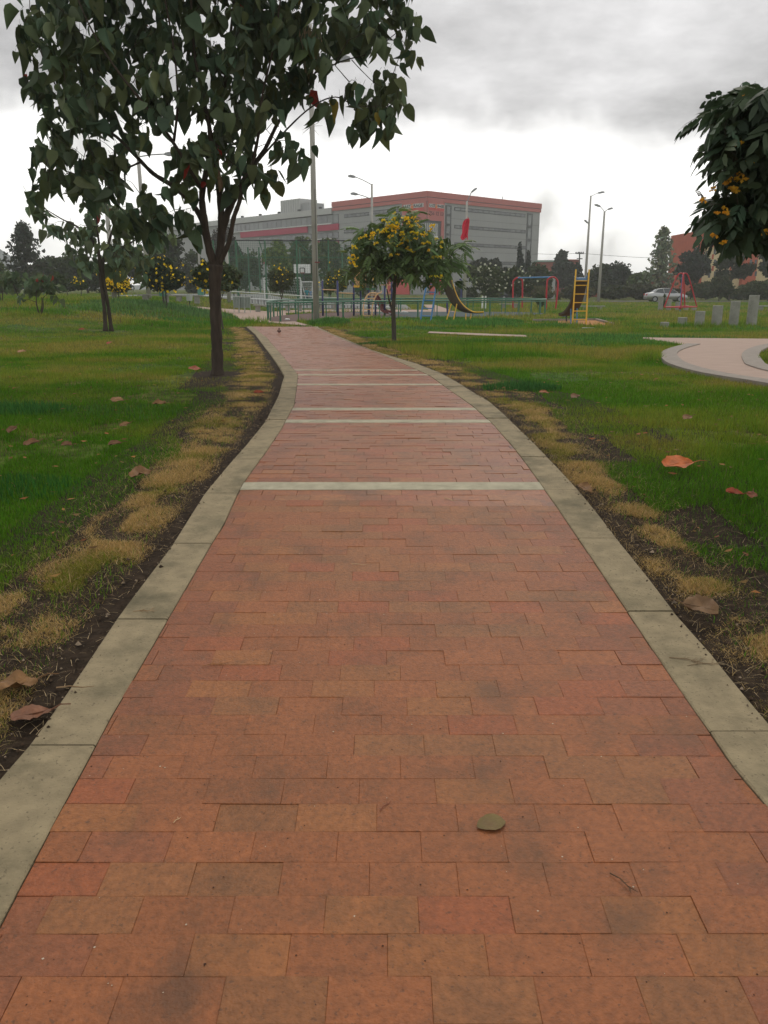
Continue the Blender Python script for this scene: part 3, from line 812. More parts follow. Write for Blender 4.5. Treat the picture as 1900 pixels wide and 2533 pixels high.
# dry hanging leaf and dry twigs caught in its branches
o = MB()
dl = [PY(541, 372, T1Y - .25), PY(537, 400, T1Y - .25), PY(541, 430, T1Y - .24), PY(545, 455, T1Y - .26), PY(543, 476, T1Y - .25)]
o.tube(catmull(dl, 3), list(np.interp(np.linspace(0, 1, 13), [0, .2, .5, .8, 1], [.006, .028, .026, .034, .004])), n=6)
tag(o.build('dead_leaf', mat('dry_leaf_tan', (0.21, 0.14, 0.085), 0.9, 0.3, 30, 0.6, 60), smooth=True), 'curled tan dead leaf hanging in the middle of the big forked tree', 'dead leaf')
o = MB()
for i in range(26):
    x = 760 + random.uniform(-22, 32); y = 75 + random.uniform(-10, 15)
    o.tube([PY(x, y, T1Y - .6), PY(x + random.uniform(-12, 12), y + random.uniform(15, 55), T1Y - .62), PY(x + random.uniform(-16, 16), y + random.uniform(50, 120), T1Y - .6)], [0.004, 0.004, 0.001], n=4)
tag(o.build('dry_twig_clump', mat('dry_twig', (0.25, 0.18, 0.11), 0.9, 0.3, 20)), 'tangle of pale dry twigs hanging in the upper crown of the big tree', 'twig clump')

# ---- smaller tree of the same kind behind it
T2Y = G(268, 817)[1]
blobs2 = [(75, 500, 20), (100, 520, 16), (140, 545, 30), (180, 575, 42), (240, 560, 44), (250, 620, 42), (320, 580, 50), (350, 620, 40), (290, 500, 36), (200, 630, 28),
          (165, 600, 22), (290, 640, 40), (380, 565, 30), (215, 520, 26), (360, 660, 24), (240, 480, 24), (390, 610, 20), (330, 530, 30)]
big_leaf_tree((268, 817), T2Y,
    [([(261, 817, 0), (258, 760, 0), (250, 700, 0), (248, 655, 0), (242, 615, 0)], [0.075, 0.062, 0.060, 0.065, 0.055], 'trunk'),
     ([(276, 817, .1), (268, 760, .1), (258, 700, .05), (254, 655, 0), (262, 615, 0)], [0.070, 0.058, 0.056, 0.060, 0.05], 'trunk')],
    [([(243, 625, 0), (225, 590, 0), (190, 560, 0), (150, 540, 0), (85, 500, 0)], [0.05, 0.04, 0.03, 0.02, 0.01], 'limb'),
     ([(262, 625, 0), (275, 580, .1), (290, 530, .1), (300, 480, 0)], [0.05, 0.04, 0.03, 0.015], 'limb'),
     ([(262, 640, 0), (300, 615, .2), (340, 590, .3), (385, 560, .3)], [0.045, 0.035, 0.025, 0.012], 'limb'),
     ([(246, 610, 0), (240, 560, -.2), (235, 500, -.3)], [0.04, 0.03, 0.015], 'limb')],
    blobs2, 0.40, 0.9, 'slim twin-stemmed tree with big limp leaves on the left lawn', 1.9, red=0.012, lighten=1.5, nobj=200, tw=0.009)

# ---- generic crowns for trees further off
def far_crown(lobes, n, size, col, top_l=1.25, shell=0.55, droop=0.3):
    """lobes: (centre, (rx,ry,rz)); leaf clumps as small bent rhombs, ragged edge"""
    vol = np.array([l[1][0] * l[1][2] for l in lobes]); vol = vol / vol.sum()
    idx = RNG.choice(len(lobes), n, p=vol)
    d = RNG.normal(size=(n, 3)); d /= np.linalg.norm(d, axis=1)[:, None]
    r = RNG.random(n) ** shell
    c = np.array([l[0] for l in lobes])[idx]; s = np.array([l[1] for l in lobes])[idx]
    wob = 0.80 + 0.42 * fbm(d[:, 0] * 2.2 + idx * 3.7 + 5, d[:, 2] * 2.2 + d[:, 1] + idx + 9, 2)
    P = c + d * s * (r * wob)[:, None]
    keep = fbm(P[:, 0] * 0.9 / max(size, .1) * .35 + 30, P[:, 2] * 0.9 / max(size, .1) * .35 + P[:, 1] * .3 + 30, 2) > 0.30
    P = P[keep]; n = len(P)
    a = RNG.normal(size=(n, 3)); a[:, 2] -= droop; a /= np.linalg.norm(a, axis=1)[:, None]
    b_ = np.cross(a, RNG.normal(size=(n, 3))); b_ /= np.linalg.norm(b_, axis=1)[:, None]
    sz = (size * RNG.uniform(0.5, 1.3, n))[:, None]
    V_ = np.stack([P - a * sz * .5, P + b_ * sz * .28, P + a * sz * .5, P - b_ * sz * .28], 1).reshape(-1, 3)
    F_ = np.arange(4 * n).reshape(n, 4)
    C_ = np.array(col)[None] * RNG.uniform(0.65, 1.35, n)[:, None] * np.stack([RNG.uniform(.85, 1.2, n), np.ones(n), RNG.uniform(.8, 1.1, n)], 1)
    return V_, F_, C_
def far_tree(label, x, Yt, ytop, ybot, w, kind='round', col=(0.045, 0.065, 0.030), n=2600, size=None, trunk_r=None, name='tree', cat='tree', lean=0, group=None, flowers=0, fcol=(0.88, 0.62, 0.02), nstem=1, stem_col=None, fl_top=True):
    X0 = (x - 950) / FPX * Yt; z0 = zs(X0, Yt)
    base = (X0 + lean * Yt / FPX, Yt, zs(X0 + lean * Yt / FPX, Yt))
    root = thing(name, label, cat, base, group=group)
    zt = PY(x, ytop, Yt).z; zb = PY(x, ybot, Yt).z; Wd = w / FPX * Yt
    H_ = zt - zb; cz = (zt + zb) / 2; lobes = []
    rs = random.uniform
    if kind == 'round':
        for i in range(9):
            a = rs(0, 6.28); k = rs(0.1, 0.55)
            lobes.append(((X0 + math.cos(a) * Wd * .5 * k, Yt + math.sin(a) * Wd * .45 * k, cz + rs(-.28, .26) * H_), (Wd * rs(.20, .32), Wd * rs(.2, .3), H_ * rs(.22, .32))))
        lobes.append(((X0, Yt, cz), (Wd * .36, Wd * .34, H_ * .42)))
    elif kind == 'flat':
        for i in range(11):
            a = rs(0, 6.28); k = rs(0.25, 0.8)
            lobes.append(((X0 + math.cos(a) * Wd * .5 * k, Yt + math.sin(a) * Wd * .4 * k, zb + H_ * rs(.25, .85) * (1 - .25 * k)), (Wd * rs(.16, .26), Wd * rs(.16, .25), H_ * rs(.13, .20))))
        lobes.append(((X0, Yt, zt - H_ * .25), (Wd * .3, Wd * .3, H_ * .2)))
    elif kind == 'cone':
        for i in range(10):
            t_ = i / 9; k = (1 - t_) * .9 + .12
            lobes.append(((X0 + rs(-.08, .08) * Wd, Yt, zb + H_ * (0.05 + t_ * .88)), (Wd * .48 * k, Wd * .45 * k, H_ * .09)))
    elif kind == 'airy':
        n = int(n * .42)
        for i in range(60):
            t_ = (i + .5) / 60; k = (1 - t_) ** .8 * .95 + .10; a = i * 2.4
            for q_, rr_ in ((.25, .085), (.62, .075), (1.0, .05)):
                lobes.append(((X0 + math.cos(a) * Wd * .46 * k * q_, Yt + math.sin(a) * Wd * .46 * k * q_, zb + H_ * (t_ * .93 + .06 * q_ * (1 - t_))), (Wd * rr_ * rs(.8, 1.3), Wd * rr_, Wd * rr_ * rs(.6, 1.0))))
    if size is None: size = max(0.16, Yt * 0.0050)
    n = int(n * 2.0)
    V_, F_, C_ = far_crown(lobes, n, size, col)
    stem = MB(); tr = trunk_r or max(0.05, Wd * 0.022)
    for q in range(nstem):
        ox = (q - (nstem - 1) / 2) * tr * 2.5
        top = Vector((X0 + ox * 4, Yt, zb + H_ * .55))
        b0 = Vector((base[0] + ox, Yt, base[2] - 0.1))
        stem.tube(catmull([b0, b0.lerp(top, .35) + Vector((rs(-.1, .1), 0, 0)), b0.lerp(top, .7) + Vector((rs(-.15, .15), 0, 0)), top], 3), list(np.linspace(tr, tr * .4, 10)), n=7)
    for l in (lobes[:9] if kind != 'airy' else lobes[2::6]):
        j = b0.lerp(top, rs(.45, .8)); c_ = Vector(l[0])
        stem.tube([j, j.lerp(c_, .5) + Vector((0, 0, -.04 * H_)), c_], [tr * .45, tr * .3, tr * .12], n=5, cap=False)
    stem.build('trunk', m_bark2 if stem_col is None else stem_col, root)
    link('crown', npmesh('crown', V_, F_, m_far, C_), root, kind='stuff')
    if flowers:
        nf = int(flowers * 2.2); n_l = len(lobes); idx = RNG.integers(0, n_l, nf // 4 + 1)
        P = []
        for k in idx:
            c_, s_ = lobes[k]; d = RNG.normal(size=3); d[1] = -abs(d[1]); d /= np.linalg.norm(d)
            if fl_top: d[2] = abs(d[2])
            p = np.array(c_) + d * np.array(s_) * 0.95
            for _ in range(4): P.append(p + RNG.normal(size=3) * size * .8)
        P = np.array(P); n_ = len(P); a = RNG.normal(size=(n_, 3)); a /= np.linalg.norm(a, axis=1)[:, None]
        b2 = np.cross(a, RNG.normal(size=(n_, 3))); b2 /= np.linalg.norm(b2, axis=1)[:, None]; sz = size * 0.26
        V2 = np.stack([P - a * sz * 1.25, P + b2 * sz * 1.25, P + a * sz * 1.25, P - b2 * sz * 1.25], 1).reshape(-1, 3)
        link('blossom', npmesh('blossom', V2, np.arange(4 * n_).reshape(n_, 4), m_far, np.array(fcol)[None] * RNG.uniform(.7, 1.25, (n_, 1))), root, kind='stuff', label='yellow flower clusters over the crown' if fcol[2] < .2 else 'white flowers over the crown')
    return root

DK = (0.046, 0.068, 0.026); MG = (0.072, 0.105, 0.034); LG = (0.12, 0.165, 0.045); GG = (0.055, 0.068, 0.050)
FT = far_tree
FT('tall open-crowned tree rising above the others at the far left', 105, 92, 545, 690, 130, 'airy', (0.045, 0.058, 0.04), 3600)
FT('bushy tree at the left edge with paler lumpy top', 20, 88, 624, 725, 95, 'round', MG, 3000)
FT('broad dark tree behind the twin-stemmed tree on the left', 160, 96, 632, 722, 150, 'round', DK, 3600)
FT('dark tree mass between the twin-stemmed tree and the grey lamp pole', 245, 98, 618, 728, 140, 'round', DK, 3600)
FT('dark tree right of the two left lamp poles', 335, 98, 606, 730, 130, 'round', DK, 3600)
FT('tall dark leafy tree just left of the forked trunk', 432, 96, 562, 722, 112, 'round', (0.036, 0.052, 0.026), 4200)
FT('low tree peeping between the forked trunk and the grey building', 505, 105, 618, 735, 80, 'round', DK, 2200)
FT('dusky brownish tree in front of the left wing of the building', 575, 118, 552, 725, 92, 'round', (0.052, 0.046, 0.034), 3800)
FT('dark tree behind the goal at left', 622, 112, 612, 735, 100, 'round', DK, 2800)
FT('pale green young tree behind the court fence with bare light trunk', 697, 96, 580, 690, 82, 'round', LG, 1700, stem_col=m_pole)
FT('dark green tree just left of the tall central pole', 758, 112, 566, 725, 78, 'round', MG, 3200)
FT('dark green tree just right of the tall central pole', 822, 110, 592, 725, 88, 'round', MG, 3000)
FT('wide dark bush line tree behind the basketball board', 730, 116, 640, 738, 150, 'round', DK, 3000)
FT('green tree behind the yellow-flowering tree', 905, 104, 612, 735, 110, 'round', MG, 2800)
FT('dark flat-topped tree beside the pole with the red cloth', 1190, 118, 631, 735, 112, 'flat', (0.034, 0.045, 0.03), 3200)
FT('bush tree dotted with white flowers right of the red cloth pole', 1196, 84, 648, 742, 92, 'round', (0.06, 0.085, 0.03), 2600, flowers=34, fcol=(.5, .52, .38))
FT('second bush tree dotted with white flowers in front of the building', 1262, 88, 662, 742, 84, 'round', (0.05, 0.072, 0.03), 2400, flowers=20, fcol=(.5, .52, .38))
FT('narrow dark cypress in front of the right end of the building', 1271, 122, 600, 725, 34, 'cone', (0.030, 0.046, 0.034), 1800)
FT('second narrow cypress close beside the first one', 1290, 124, 622, 728, 30, 'cone', (0.030, 0.046, 0.034), 1400)
FT('dark tree behind the left leg of the red swing frame', 1315, 112, 655, 738, 90, 'round', DK, 2600)
FT('flat spreading tree right of the building end', 1375, 138, 640, 728, 86, 'flat', (0.035, 0.047, 0.032), 3000)
FT('small rounded treetop standing above the flat spreading tree', 1372, 160, 618, 660, 36, 'round', (0.045, 0.055, 0.04), 1000)
FT('dark tree above the yellow ladder slide', 1462, 132, 640, 728, 70, 'flat', DK, 2400)
FT('wide dark tree between the two right lamp poles and the red pyramid', 1510, 128, 646, 735, 90, 'round', (0.036, 0.05, 0.034), 3200)
FT('light green tree behind the silver car left side', 1556, 120, 668, 735, 70, 'round', MG, 2200)
FT('tall pale airy tree pointing above the houses', 1606, 112, 550, 735, 104, 'airy', (0.20, 0.235, 0.16), 3000)
FT('spreading acacia with flat top left of the brick flats', 1682, 116, 609, 720, 100, 'flat', (0.034, 0.046, 0.034), 4200)
FT('dark spreading tree in front of the cream wall of the flats', 1775, 104, 618, 700, 96, 'flat', (0.045, 0.058, 0.034), 2400)
FT('dark spreading tree at the right edge in front of the flats', 1868, 98, 610, 700, 100, 'flat', (0.045, 0.055, 0.034), 2600)
FT('pale green thin tree in front of the flats', 1750, 96, 676, 738, 70, 'round', (0.06, 0.075, 0.04), 1800)
FT('green bushy tree below the cream balconies', 1840, 94, 690, 742, 90, 'round', (0.05, 0.07, 0.03), 1600)
# hedge-like bushes along the road
for i, (x, w, yt, cc, lb) in enumerate([(1335, 90, 706, (0.085, 0.088, 0.035), 'olive roadside bush behind the red swing frame'), (1420, 100, 700, (0.06, 0.07, 0.034), 'grey-green roadside bush left of the yellow ladder'),
        (1500, 90, 704, (0.05, 0.062, 0.03), 'dark roadside bush behind the far bench'), (1575, 80, 702, (0.052, 0.06, 0.032), 'dark roadside bush left of the silver car'),
        (1625, 70, 708, (0.055, 0.055, 0.035), 'brownish roadside bush just behind the silver car'), (1720, 90, 700, (0.05, 0.066, 0.03), 'roadside bush behind the red pyramid'),
        (1800, 90, 705, (0.06, 0.08, 0.03), 'roadside bush behind the concrete stumps'), (1880, 90, 706, (0.075, 0.10, 0.032), 'bright roadside bush at the right edge'),
        (1240, 80, 712, (0.045, 0.06, 0.03), 'dark roadside bush right of the dark hatchback'), (1130, 90, 708, (0.045, 0.06, 0.03), 'dark roadside bush behind the blue ladder slide')]):
    FT(lb, x, 109 + i % 3, yt, 741, w * 1.15, 'round', cc, 2000, name='bush', cat='bush', group='bushes along the far road')
# left meadow small trees and shrubs
FT('young green tree standing in the left meadow', 182, 64, 676, 712, 52, 'round', (0.055, 0.085, 0.03), 1500, size=.32, trunk_r=.04, lean=14, group='young trees on the left meadow')
FT('young tree with a few yellow flowers left of the twin-stemmed tree', 226, 66, 684, 716, 38, 'round', (0.055, 0.085, 0.03), 1000, size=.3, trunk_r=.04, flowers=10, group='young trees on the left meadow')
FT('olive tree clump at the far left behind the shrubs', 50, 74, 664, 722, 110, 'round', (0.06, 0.078, 0.034), 2600, size=.36)
FT('grey-green shrubby tree behind the parked blue car', 120, 78, 672, 722, 90, 'round', (0.055, 0.075, 0.036), 2200, size=.36)
FT('small round tree covered in yellow flowers by the grey lamp pole', 318, 46, 683, 728, 84, 'round', (0.060, 0.082, 0.028), 2600, size=.20, trunk_r=.05, flowers=420, lean=-6)
FT('spreading tree with yellow flower bunches in front of the left benches', 425, 42, 634, 728, 112, 'round', (0.034, 0.055, 0.028), 4800, size=.24, trunk_r=.045, flowers=90, nstem=2, lean=4, fl_top=False)
FT('drooping pale-leaved tree with few flowers right behind the forked trunk', 550, 30, 642, 730, 118, 'flat', (0.085, 0.115, 0.06), 4200, size=.19, trunk_r=.035, flowers=40, lean=12, fl_top=False)
FT('round dark green tree with few yellow flowers before the goal', 709, 58, 664, 724, 72, 'round', (0.055, 0.075, 0.026), 3000, size=.22, trunk_r=.07, flowers=26, lean=-12)
FT('round bushy tree with yellow flowers on its top right of the tall pole', 838, 62, 662, 726, 78, 'round', (0.070, 0.098, 0.024), 3000, size=.24, trunk_r=.08, flowers=40)
FT('small round shrub on the lawn right of the playground rail', 1321, 60, 728, 757, 26, 'round', (0.045, 0.075, 0.028), 900, size=.16, trunk_r=.04, name='bush', cat='bush')
FT('small round shrub in front of the silver car', 1620, 62, 728, 757, 20, 'round', (0.045, 0.075, 0.028), 700, size=.16, trunk_r=.04, name='bush', cat='bush')

# ---- sparse large-leaved shrubs on the far left
def shrub(px, py, stems, leaves, label, L_):
    b_ = G(px, py); Yt = b_[1]; root = thing('shrub', label, 'shrub', b_, group='sparse shrubs on the left meadow')
    nodes = []
    for st in stems:
        P_ = [PY(x, y, Yt + random.uniform(-.1, .1)) for x, y in st]; P_[0].z = zs(P_[0].x, Yt) - .05
        C_ = catmull(P_, 4); MB().tube(C_, list(np.linspace(.035, .012, len(C_))), n=6).build('stem', m_bark, root); nodes += C_[3:]
    tg = [PY(x + random.uniform(-r, r), y + random.uniform(-r, r), Yt + random.uniform(-.5, .5)) for x, y, r, n in leaves for _ in range(n)]
    ends = grow(root, nodes, tg, m_bark, .01)
    M_, C_ = [], []
    for c, d in ends:
        for q in range(3):
            s = L_ * random.uniform(.6, 1.1); o_ = c + rand_ball() * L_ * .4
            M_.append(Matrix.Translation(o_) @ Euler((R(random.gauss(0, 35)), R(random.gauss(0, 30)), random.uniform(0, 6.28))).to_matrix().to_4x4() @ Matrix.Scale(s, 4))
            C_.append((0.32, 0.05, 0.03) if random.random() < .03 else jit((0.085, 0.125, 0.055), .3))
    place_leaves(root, [heart(), heart(.5, .3, .34)], M_, C_, 40, m_leaf, m_leafa)
shrub(98, 776, [[(98, 776), (91, 755), (90, 725), (92, 700)], [(99, 776), (104, 755), (103, 735)], [(101, 776), (107, 760), (106, 737)]],
      [(95, 690, 16, 8), (118, 700, 18, 8), (75, 705, 14, 5), (135, 715, 14, 4), (60, 738, 8, 2), (150, 742, 6, 1)], 'sparse multi-stemmed shrub with large pale leaves in the left meadow', .34)
shrub(50, 752, [[(50, 752), (44, 730), (32, 700)]], [(25, 690, 18, 8), (45, 690, 14, 6), (12, 700, 12, 4)], 'leaning large-leaved shrub near the left edge', .4)
shrub(6, 745, [[(6, 745), (6, 720), (2, 700)], [(2, 745), (-2, 720), (-6, 700)]], [(2, 690, 18, 9), (-10, 700, 20, 8)], 'large-leaved shrub cut off by the left edge', .4)

# ---- yellow-flowering tree on the right lawn
TC = G(975, 845); TCY = TC[1]
root = thing('tree', 'umbrella-shaped tree with yellow flowers standing right of the path', 'tree', TC)
P1 = [PY(x, y, TCY) for x, y in [(975, 848), (974, 800), (973, 770), (974, 740), (976, 700), (972, 670), (970, 640), (975, 600)]]; P1[0].z = zs(P1[0].x, TCY) - .05
P2 = [PY(x, y, TCY + .05) for x, y in [(974, 780), (966, 755), (961, 735), (957, 715)]]
P3 = [PY(x, y, TCY) for x, y in [(976, 690), (1000, 660), (1040, 640), (1090, 630)]]
P4 = [PY(x, y, TCY) for x, y in [(974, 695), (940, 665), (910, 645), (880, 635)]]
P5 = [PY(x, y, TCY + .3) for x, y in [(972, 670), (1000, 620), (1030, 570)]]
nodes = []
for P_, r0, r1, nm in ((P1, .065, .03, 'trunk'), (P2, .035, .012, 'limb'), (P3, .03, .01, 'limb'), (P4, .03, .01, 'limb'), (P5, .025, .01, 'limb')):
    C_ = catmull(P_, 4); MB().tube(C_, list(np.linspace(r0, r1, len(C_))), n=9).build(nm, m_bark2, root, smooth=True)
    nodes += C_[len(C_) // 2:] if nm == 'trunk' else (C_[3:] if P_ is not P2 else [])
blc = [(890, 600, 26), (885, 650, 28), (920, 580, 32), (930, 640, 40), (960, 570, 35), (990, 560, 38), (1000, 620, 50), (1030, 580, 40), (1060, 600, 42), (1060, 650, 40), (1090, 620, 36),
       (1110, 650, 28), (1120, 615, 22), (1140, 610, 12), (960, 620, 45), (1010, 670, 34), (1040, 680, 20), (900, 680, 14), (1110, 680, 22), (1085, 690, 14), (870, 620, 12), (980, 530, 16), (1020, 530, 16), (930, 550, 20), (895, 575, 12), (950, 665, 34), (1130, 650, 16)]
tg = []
for x, y, r in blc:
    for _ in range(max(2, int(r * r / 110))):
        v = rand_ball(); tg.append(PY(x + v.x * r, y + v.y * r, TCY + random.uniform(-.85, .85)))
ends = grow(root, nodes, tg, m_bark2, .006)
M_, C_, D_ = [], [], []
for c, d in ends:
    for q in range(4):
        s = random.uniform(.22, .38)
        M_.append(Matrix.Translation(c + rand_ball() * .12) @ Euler((R(random.gauss(0, 25)), R(random.gauss(5, 25)), random.uniform(0, 6.28))).to_matrix().to_4x4() @ Matrix.Scale(s, 4))
        C_.append(jit((0.120, 0.185, 0.060), .4)); D_.append(c.y)
place_leaves(root, [pinnate(6, .34, .075, .5), pinnate(5, .36, .08, .7)], M_, C_, 300, m_leaf, m_leafa, dist=D_)
def flower_mesh(name, nb=7, s=1.0):
    V_, F_ = [], []
    for i in range(nb):
        c = np.array(rand_ball()) * s; 
        for k in range(3):
            a = RNG.normal(size=3); a /= np.linalg.norm(a); b_ = np.cross(a, RNG.normal(size=3)); b_ /= np.linalg.norm(b_)
            n = len(V_); z = s * .42
            V_ += [c - a * z, c + b_ * z * .8, c + a * z, c - b_ * z * .8]; F_.append((n, n + 1, n + 2, n + 3))
    return npmesh(name, V_, F_, m_leaf)
fms = [flower_mesh('flower') for _ in range(3)]
fpx = [(871, 647), (877, 655), (866, 640), (880, 640), (873, 632), (896, 585), (906, 582), (919, 578), (919, 588), (930, 602), (949, 545), (961, 548), (960, 560), (976, 540), (982, 552), (972, 560), (965, 585), (962, 596), (970, 600), (980, 558),
       (985, 562), (1003, 537), (1010, 552), (1007, 542), (1022, 539), (1014, 560), (1030, 548), (1034, 556), (1040, 560), (1020, 556), (1028, 578), (1018, 575), (1045, 578), (1052, 582), (1050, 575), (1067, 568), (1080, 590), (1092, 598), (1060, 600), (1048, 600), (1090, 610), (984, 607), (1009, 612), (984, 628),
       (966, 630), (1073, 636), (1087, 636), (1062, 618), (1065, 684), (1080, 684), (1093, 683), (935, 570), (942, 575), (955, 570), (968, 555), (990, 600), (1000, 590), (925, 575), (890, 590), (877, 610)]
fpx += [(random.gauss(985, 50), random.gauss(580, 26)) for _ in range(14)]
for (x, y) in fpx:
    o = link('flower', random.choice(fms), root, color=jit((0.90, 0.68, 0.03), .12)); s = random.uniform(.045, .085)
    o.matrix_basis = Matrix.Translation(PY(x, y, TCY - .9 + random.uniform(-.1, .1))) @ Euler((0, 0, random.uniform(0, 6))).to_matrix().to_4x4() @ Matrix.Scale(s, 4)

# ---- tree cut by the right edge
NRX, NRY = 3.35, 5.6
root = thing('tree', 'dark leafy tree with orange-yellow blossoms reaching in at the right edge', 'tree', (NRX, NRY, zs(NRX, NRY)))
tk = [Vector((NRX, NRY, zs(NRX, NRY) - .05)), Vector((NRX - .03, NRY, 1.2)), Vector((NRX - .1, NRY - .1, 1.9)), Vector((NRX - .2, NRY - .2, 2.6)), Vector((NRX - .2, NRY - .2, 3.2))]
C_ = catmull(tk, 5); MB().tube(C_, list(np.linspace(.055, .018, len(C_))), n=10).build('trunk', m_bark, root, smooth=True)
nodes = C_[7:]
YN = 5.2
for P_ in ([(2020, 620, .3), (1950, 560, .1), (1880, 540, 0), (1800, 525, 0)], [(2010, 420, .2), (1950, 390, 0), (1880, 370, 0), (1830, 340, 0)], [(1990, 300, .2), (1920, 270, 0), (1860, 250, 0)]):
    pts = catmull([PY(x, y, YN + d) for x, y, d in P_], 4)
    j = min(C_, key=lambda q: (q - pts[0]).length)
    MB().tube([j] + pts, list(np.linspace(.018, .006, len(pts) + 1)), n=6).build('limb', m_bark, root); nodes += pts
bln = [(1850, 215, 18), (1800, 230, 18), (1770, 290, 20), (1815, 275, 30), (1880, 235, 30), (1840, 320, 36), (1885, 330, 40), (1785, 335, 20), (1850, 385, 34), (1895, 400, 36), (1800, 400, 14), (1880, 450, 34), (1840, 440, 18),
       (1800, 510, 30), (1765, 525, 20), (1850, 515, 36), (1895, 505, 34), (1820, 548, 22), (1870, 555, 26), (1795, 550, 12), (1890, 575, 16), (1950, 260, 60), (1960, 360, 70), (1960, 470, 70), (1960, 560, 50), (2040, 420, 80), (2040, 300, 60), (2050, 540, 60), (1820, 480, 16), (1800, 365, 16)]
tg = []
for x, y, r in bln:
    for _ in range(max(2, int(r * r / 85))):
        v = rand_ball(); tg.append(PY(x + v.x * r, y + v.y * r, YN + random.uniform(-.45, .45)))
ends = grow(root, nodes, tg, m_bark, .0035)
M_, C2, D_ = [], [], []
for c, d in ends:
    for q in range(3):
        s = random.uniform(.09, .145); yaw = random.uniform(0, 6.28)
        if random.random() < .5: yaw = math.pi + random.gauss(0, .8)
        M_.append(Matrix.Translation(c + rand_ball() * .06) @ Euler((R(random.gauss(0, 25)), R(random.gauss(20, 25)), yaw)).to_matrix().to_4x4() @ Matrix.Scale(s, 4))
        C2.append(jit((0.050, 0.080, 0.040), .4)); D_.append((c.x))
place_leaves(root, [pinnate(3, .62, .15, .4), pinnate(3, .6, .17, .5), pinnate(4, .5, .14, .3)], M_, C2, 300, m_leaf, m_leafa, dist=D_)
for (x, y, s) in [(1738, 497, .022), (1741, 488, .016), (1762, 466, .022), (1794, 450, .025), (1800, 445, .02), (1815, 462, .03), (1825, 445, .028), (1830, 432, .024), (1821, 470, .026), (1800, 523, .028), (1775, 524, .02), (1792, 515, .02),
                  (1858, 398, .03), (1834, 350, .018), (1825, 355, .018), (1765, 583, .025), (1795, 595, .02), (1787, 600, .018), (1895, 572, .03), (1842, 230, .015), (1845, 440, .02), (1812, 440, .02)]:
    o = link('flower', random.choice(fms), root, color=jit((0.80, 0.45, 0.04), .2))
    o.matrix_basis = Matrix.Translation(PY(x, y, YN - .45)) @ Matrix.Scale(s, 4)
for (x0, y0_, x1, y1) in [(1738, 490, 1722, 466), (1794, 450, 1780, 420), (1800, 445, 1791, 418), (1824, 440, 1810, 415), (1815, 450, 1800, 424)]:
    mb = MB(); a, b_ = PY(x0, y0_, YN - .45), PY(x1, y1, YN - .45)
    mb.tube([a, b_], [.0016, .001], n=4)
    for k in range(9):
        p = a.lerp(b_, .25 + k * .08) + Vector(((-1) ** k * .008, 0, -.002)); r = .006 * (1 - k * .07)
        mb.tube([p - Vector((0, 0, r)), p - Vector((0, 0, r * .4)), p + Vector((0, 0, r * .4)), p + Vector((0, 0, r))], [r * .3, r, r, r * .2], n=5)
    mb.build('flower_bud_spike', m_bark2, root)
for (x0, y0_, x1, y1) in [(1738, 497, 1790, 505), (1762, 466, 1800, 490)]:
    MB().tube([PY(x0, y0_, YN - .45), PY((x0 + x1) / 2, (y0_ + y1) / 2 + 4, YN - .4), PY(x1, y1, YN - .3)], .002, n=4).build('twig', m_bark2, root)

# ================================================================== BUILDINGS
m_bgrey = mat('cladding_grey', (0.29, 0.30, 0.295), 0.7, 0.05, 0.6, 0.15, 30, stretch=(3, 3, 0.3))
m_blgrey = mat('cladding_light', (0.42, 0.43, 0.415), 0.7, 0.05, 0.6)
m_bred = mat('facade_red', (0.44, 0.125, 0.108), 0.65, 0.05, 0.5, dirt=(0.35, 0.11, 0.10), dirtscale=0.4, dirtamt=0.4)
m_crim = mat('facade_crimson', (0.36, 0.012, 0.055), 0.6, 0.05, 0.6)
m_glass = mat('glass_dark', (0.045, 0.055, 0.058), 0.12, 0.25, 0.6, spec=0.7)
m_glass2 = mat('glass_pale', (0.11, 0.125, 0.12), 0.2, 0.3, 0.5, spec=0.6)
m_frame = mat('frame_dark', (0.045, 0.05, 0.052), 0.6)
m_whitew = mat('white_wall', (0.55, 0.56, 0.54), 0.7, 0.06, 0.5)
m_black = mat('sign_black', (0.02, 0.02, 0.022), 0.5)
m_orange = mat('sign_orange', (0.62, 0.16, 0.03), 0.5)
m_signred = mat('sign_red', (0.50, 0.045, 0.035), 0.5)
m_digit = mat('digits_maroon', (0.17, 0.035, 0.035), 0.6)
Zv = Vector((0, 0, 1))
def text(s, name, parent, m, o, u, n, w, h, depth=0.05):
    """lettering fitted to w x h, lower-left corner o, reading along u, facing n"""
    cu = bpy.data.curves.new('t', 'FONT'); cu.body = s; cu.extrude = 0.02
    cu.offset = 0.018
    ob = bpy.data.objects.new('t', cu); me = bpy.data.meshes.new_from_object(ob)
    bpy.data.objects.remove(ob); bpy.data.curves.remove(cu)
    co = np.array([v.co[:] for v in me.vertices]); mn, mx_ = co.min(0), co.max(0)
    k = (co - mn) / np.maximum(mx_ - mn, 1e-6)
    W_ = np.array(o)[None] + k[:, :1] * w * np.array(u)[None] + k[:, 1:2] * h * np.array((0, 0, 1))[None] + k[:, 2:3] * depth * np.array(n)[None]
    me.vertices.foreach_set('co', W_.astype(np.float32).ravel()); me.update()
    me.materials.clear(); me.materials.append(m); me.name = name
    return link(name, me, parent)
YC = 190.0; corner = PY(1057, 472.4, YC); HT = corner.z
cor = Vector((corner.x, YC, 0))
ptR = PY(1337, 503.2, 218.3); ptL = PY(841.6, 499.6, 215.0)
uR = Vector((ptR.x - cor.x, ptR.y - cor.y, 0)); LR = uR.length; uR.normalize()
uL = Vector((-uR.y, uR.x, 0)); LL = 33.0                                   # left face runs at a right angle
if uL.x > 0: uL = -uL
nR = Vector((uR.y, -uR.x, 0)); nL = Vector((-uR.x, -uR.y, 0)) 
if nR.y > 0: nR = -nR
if nL.y > 0: nL = -nL
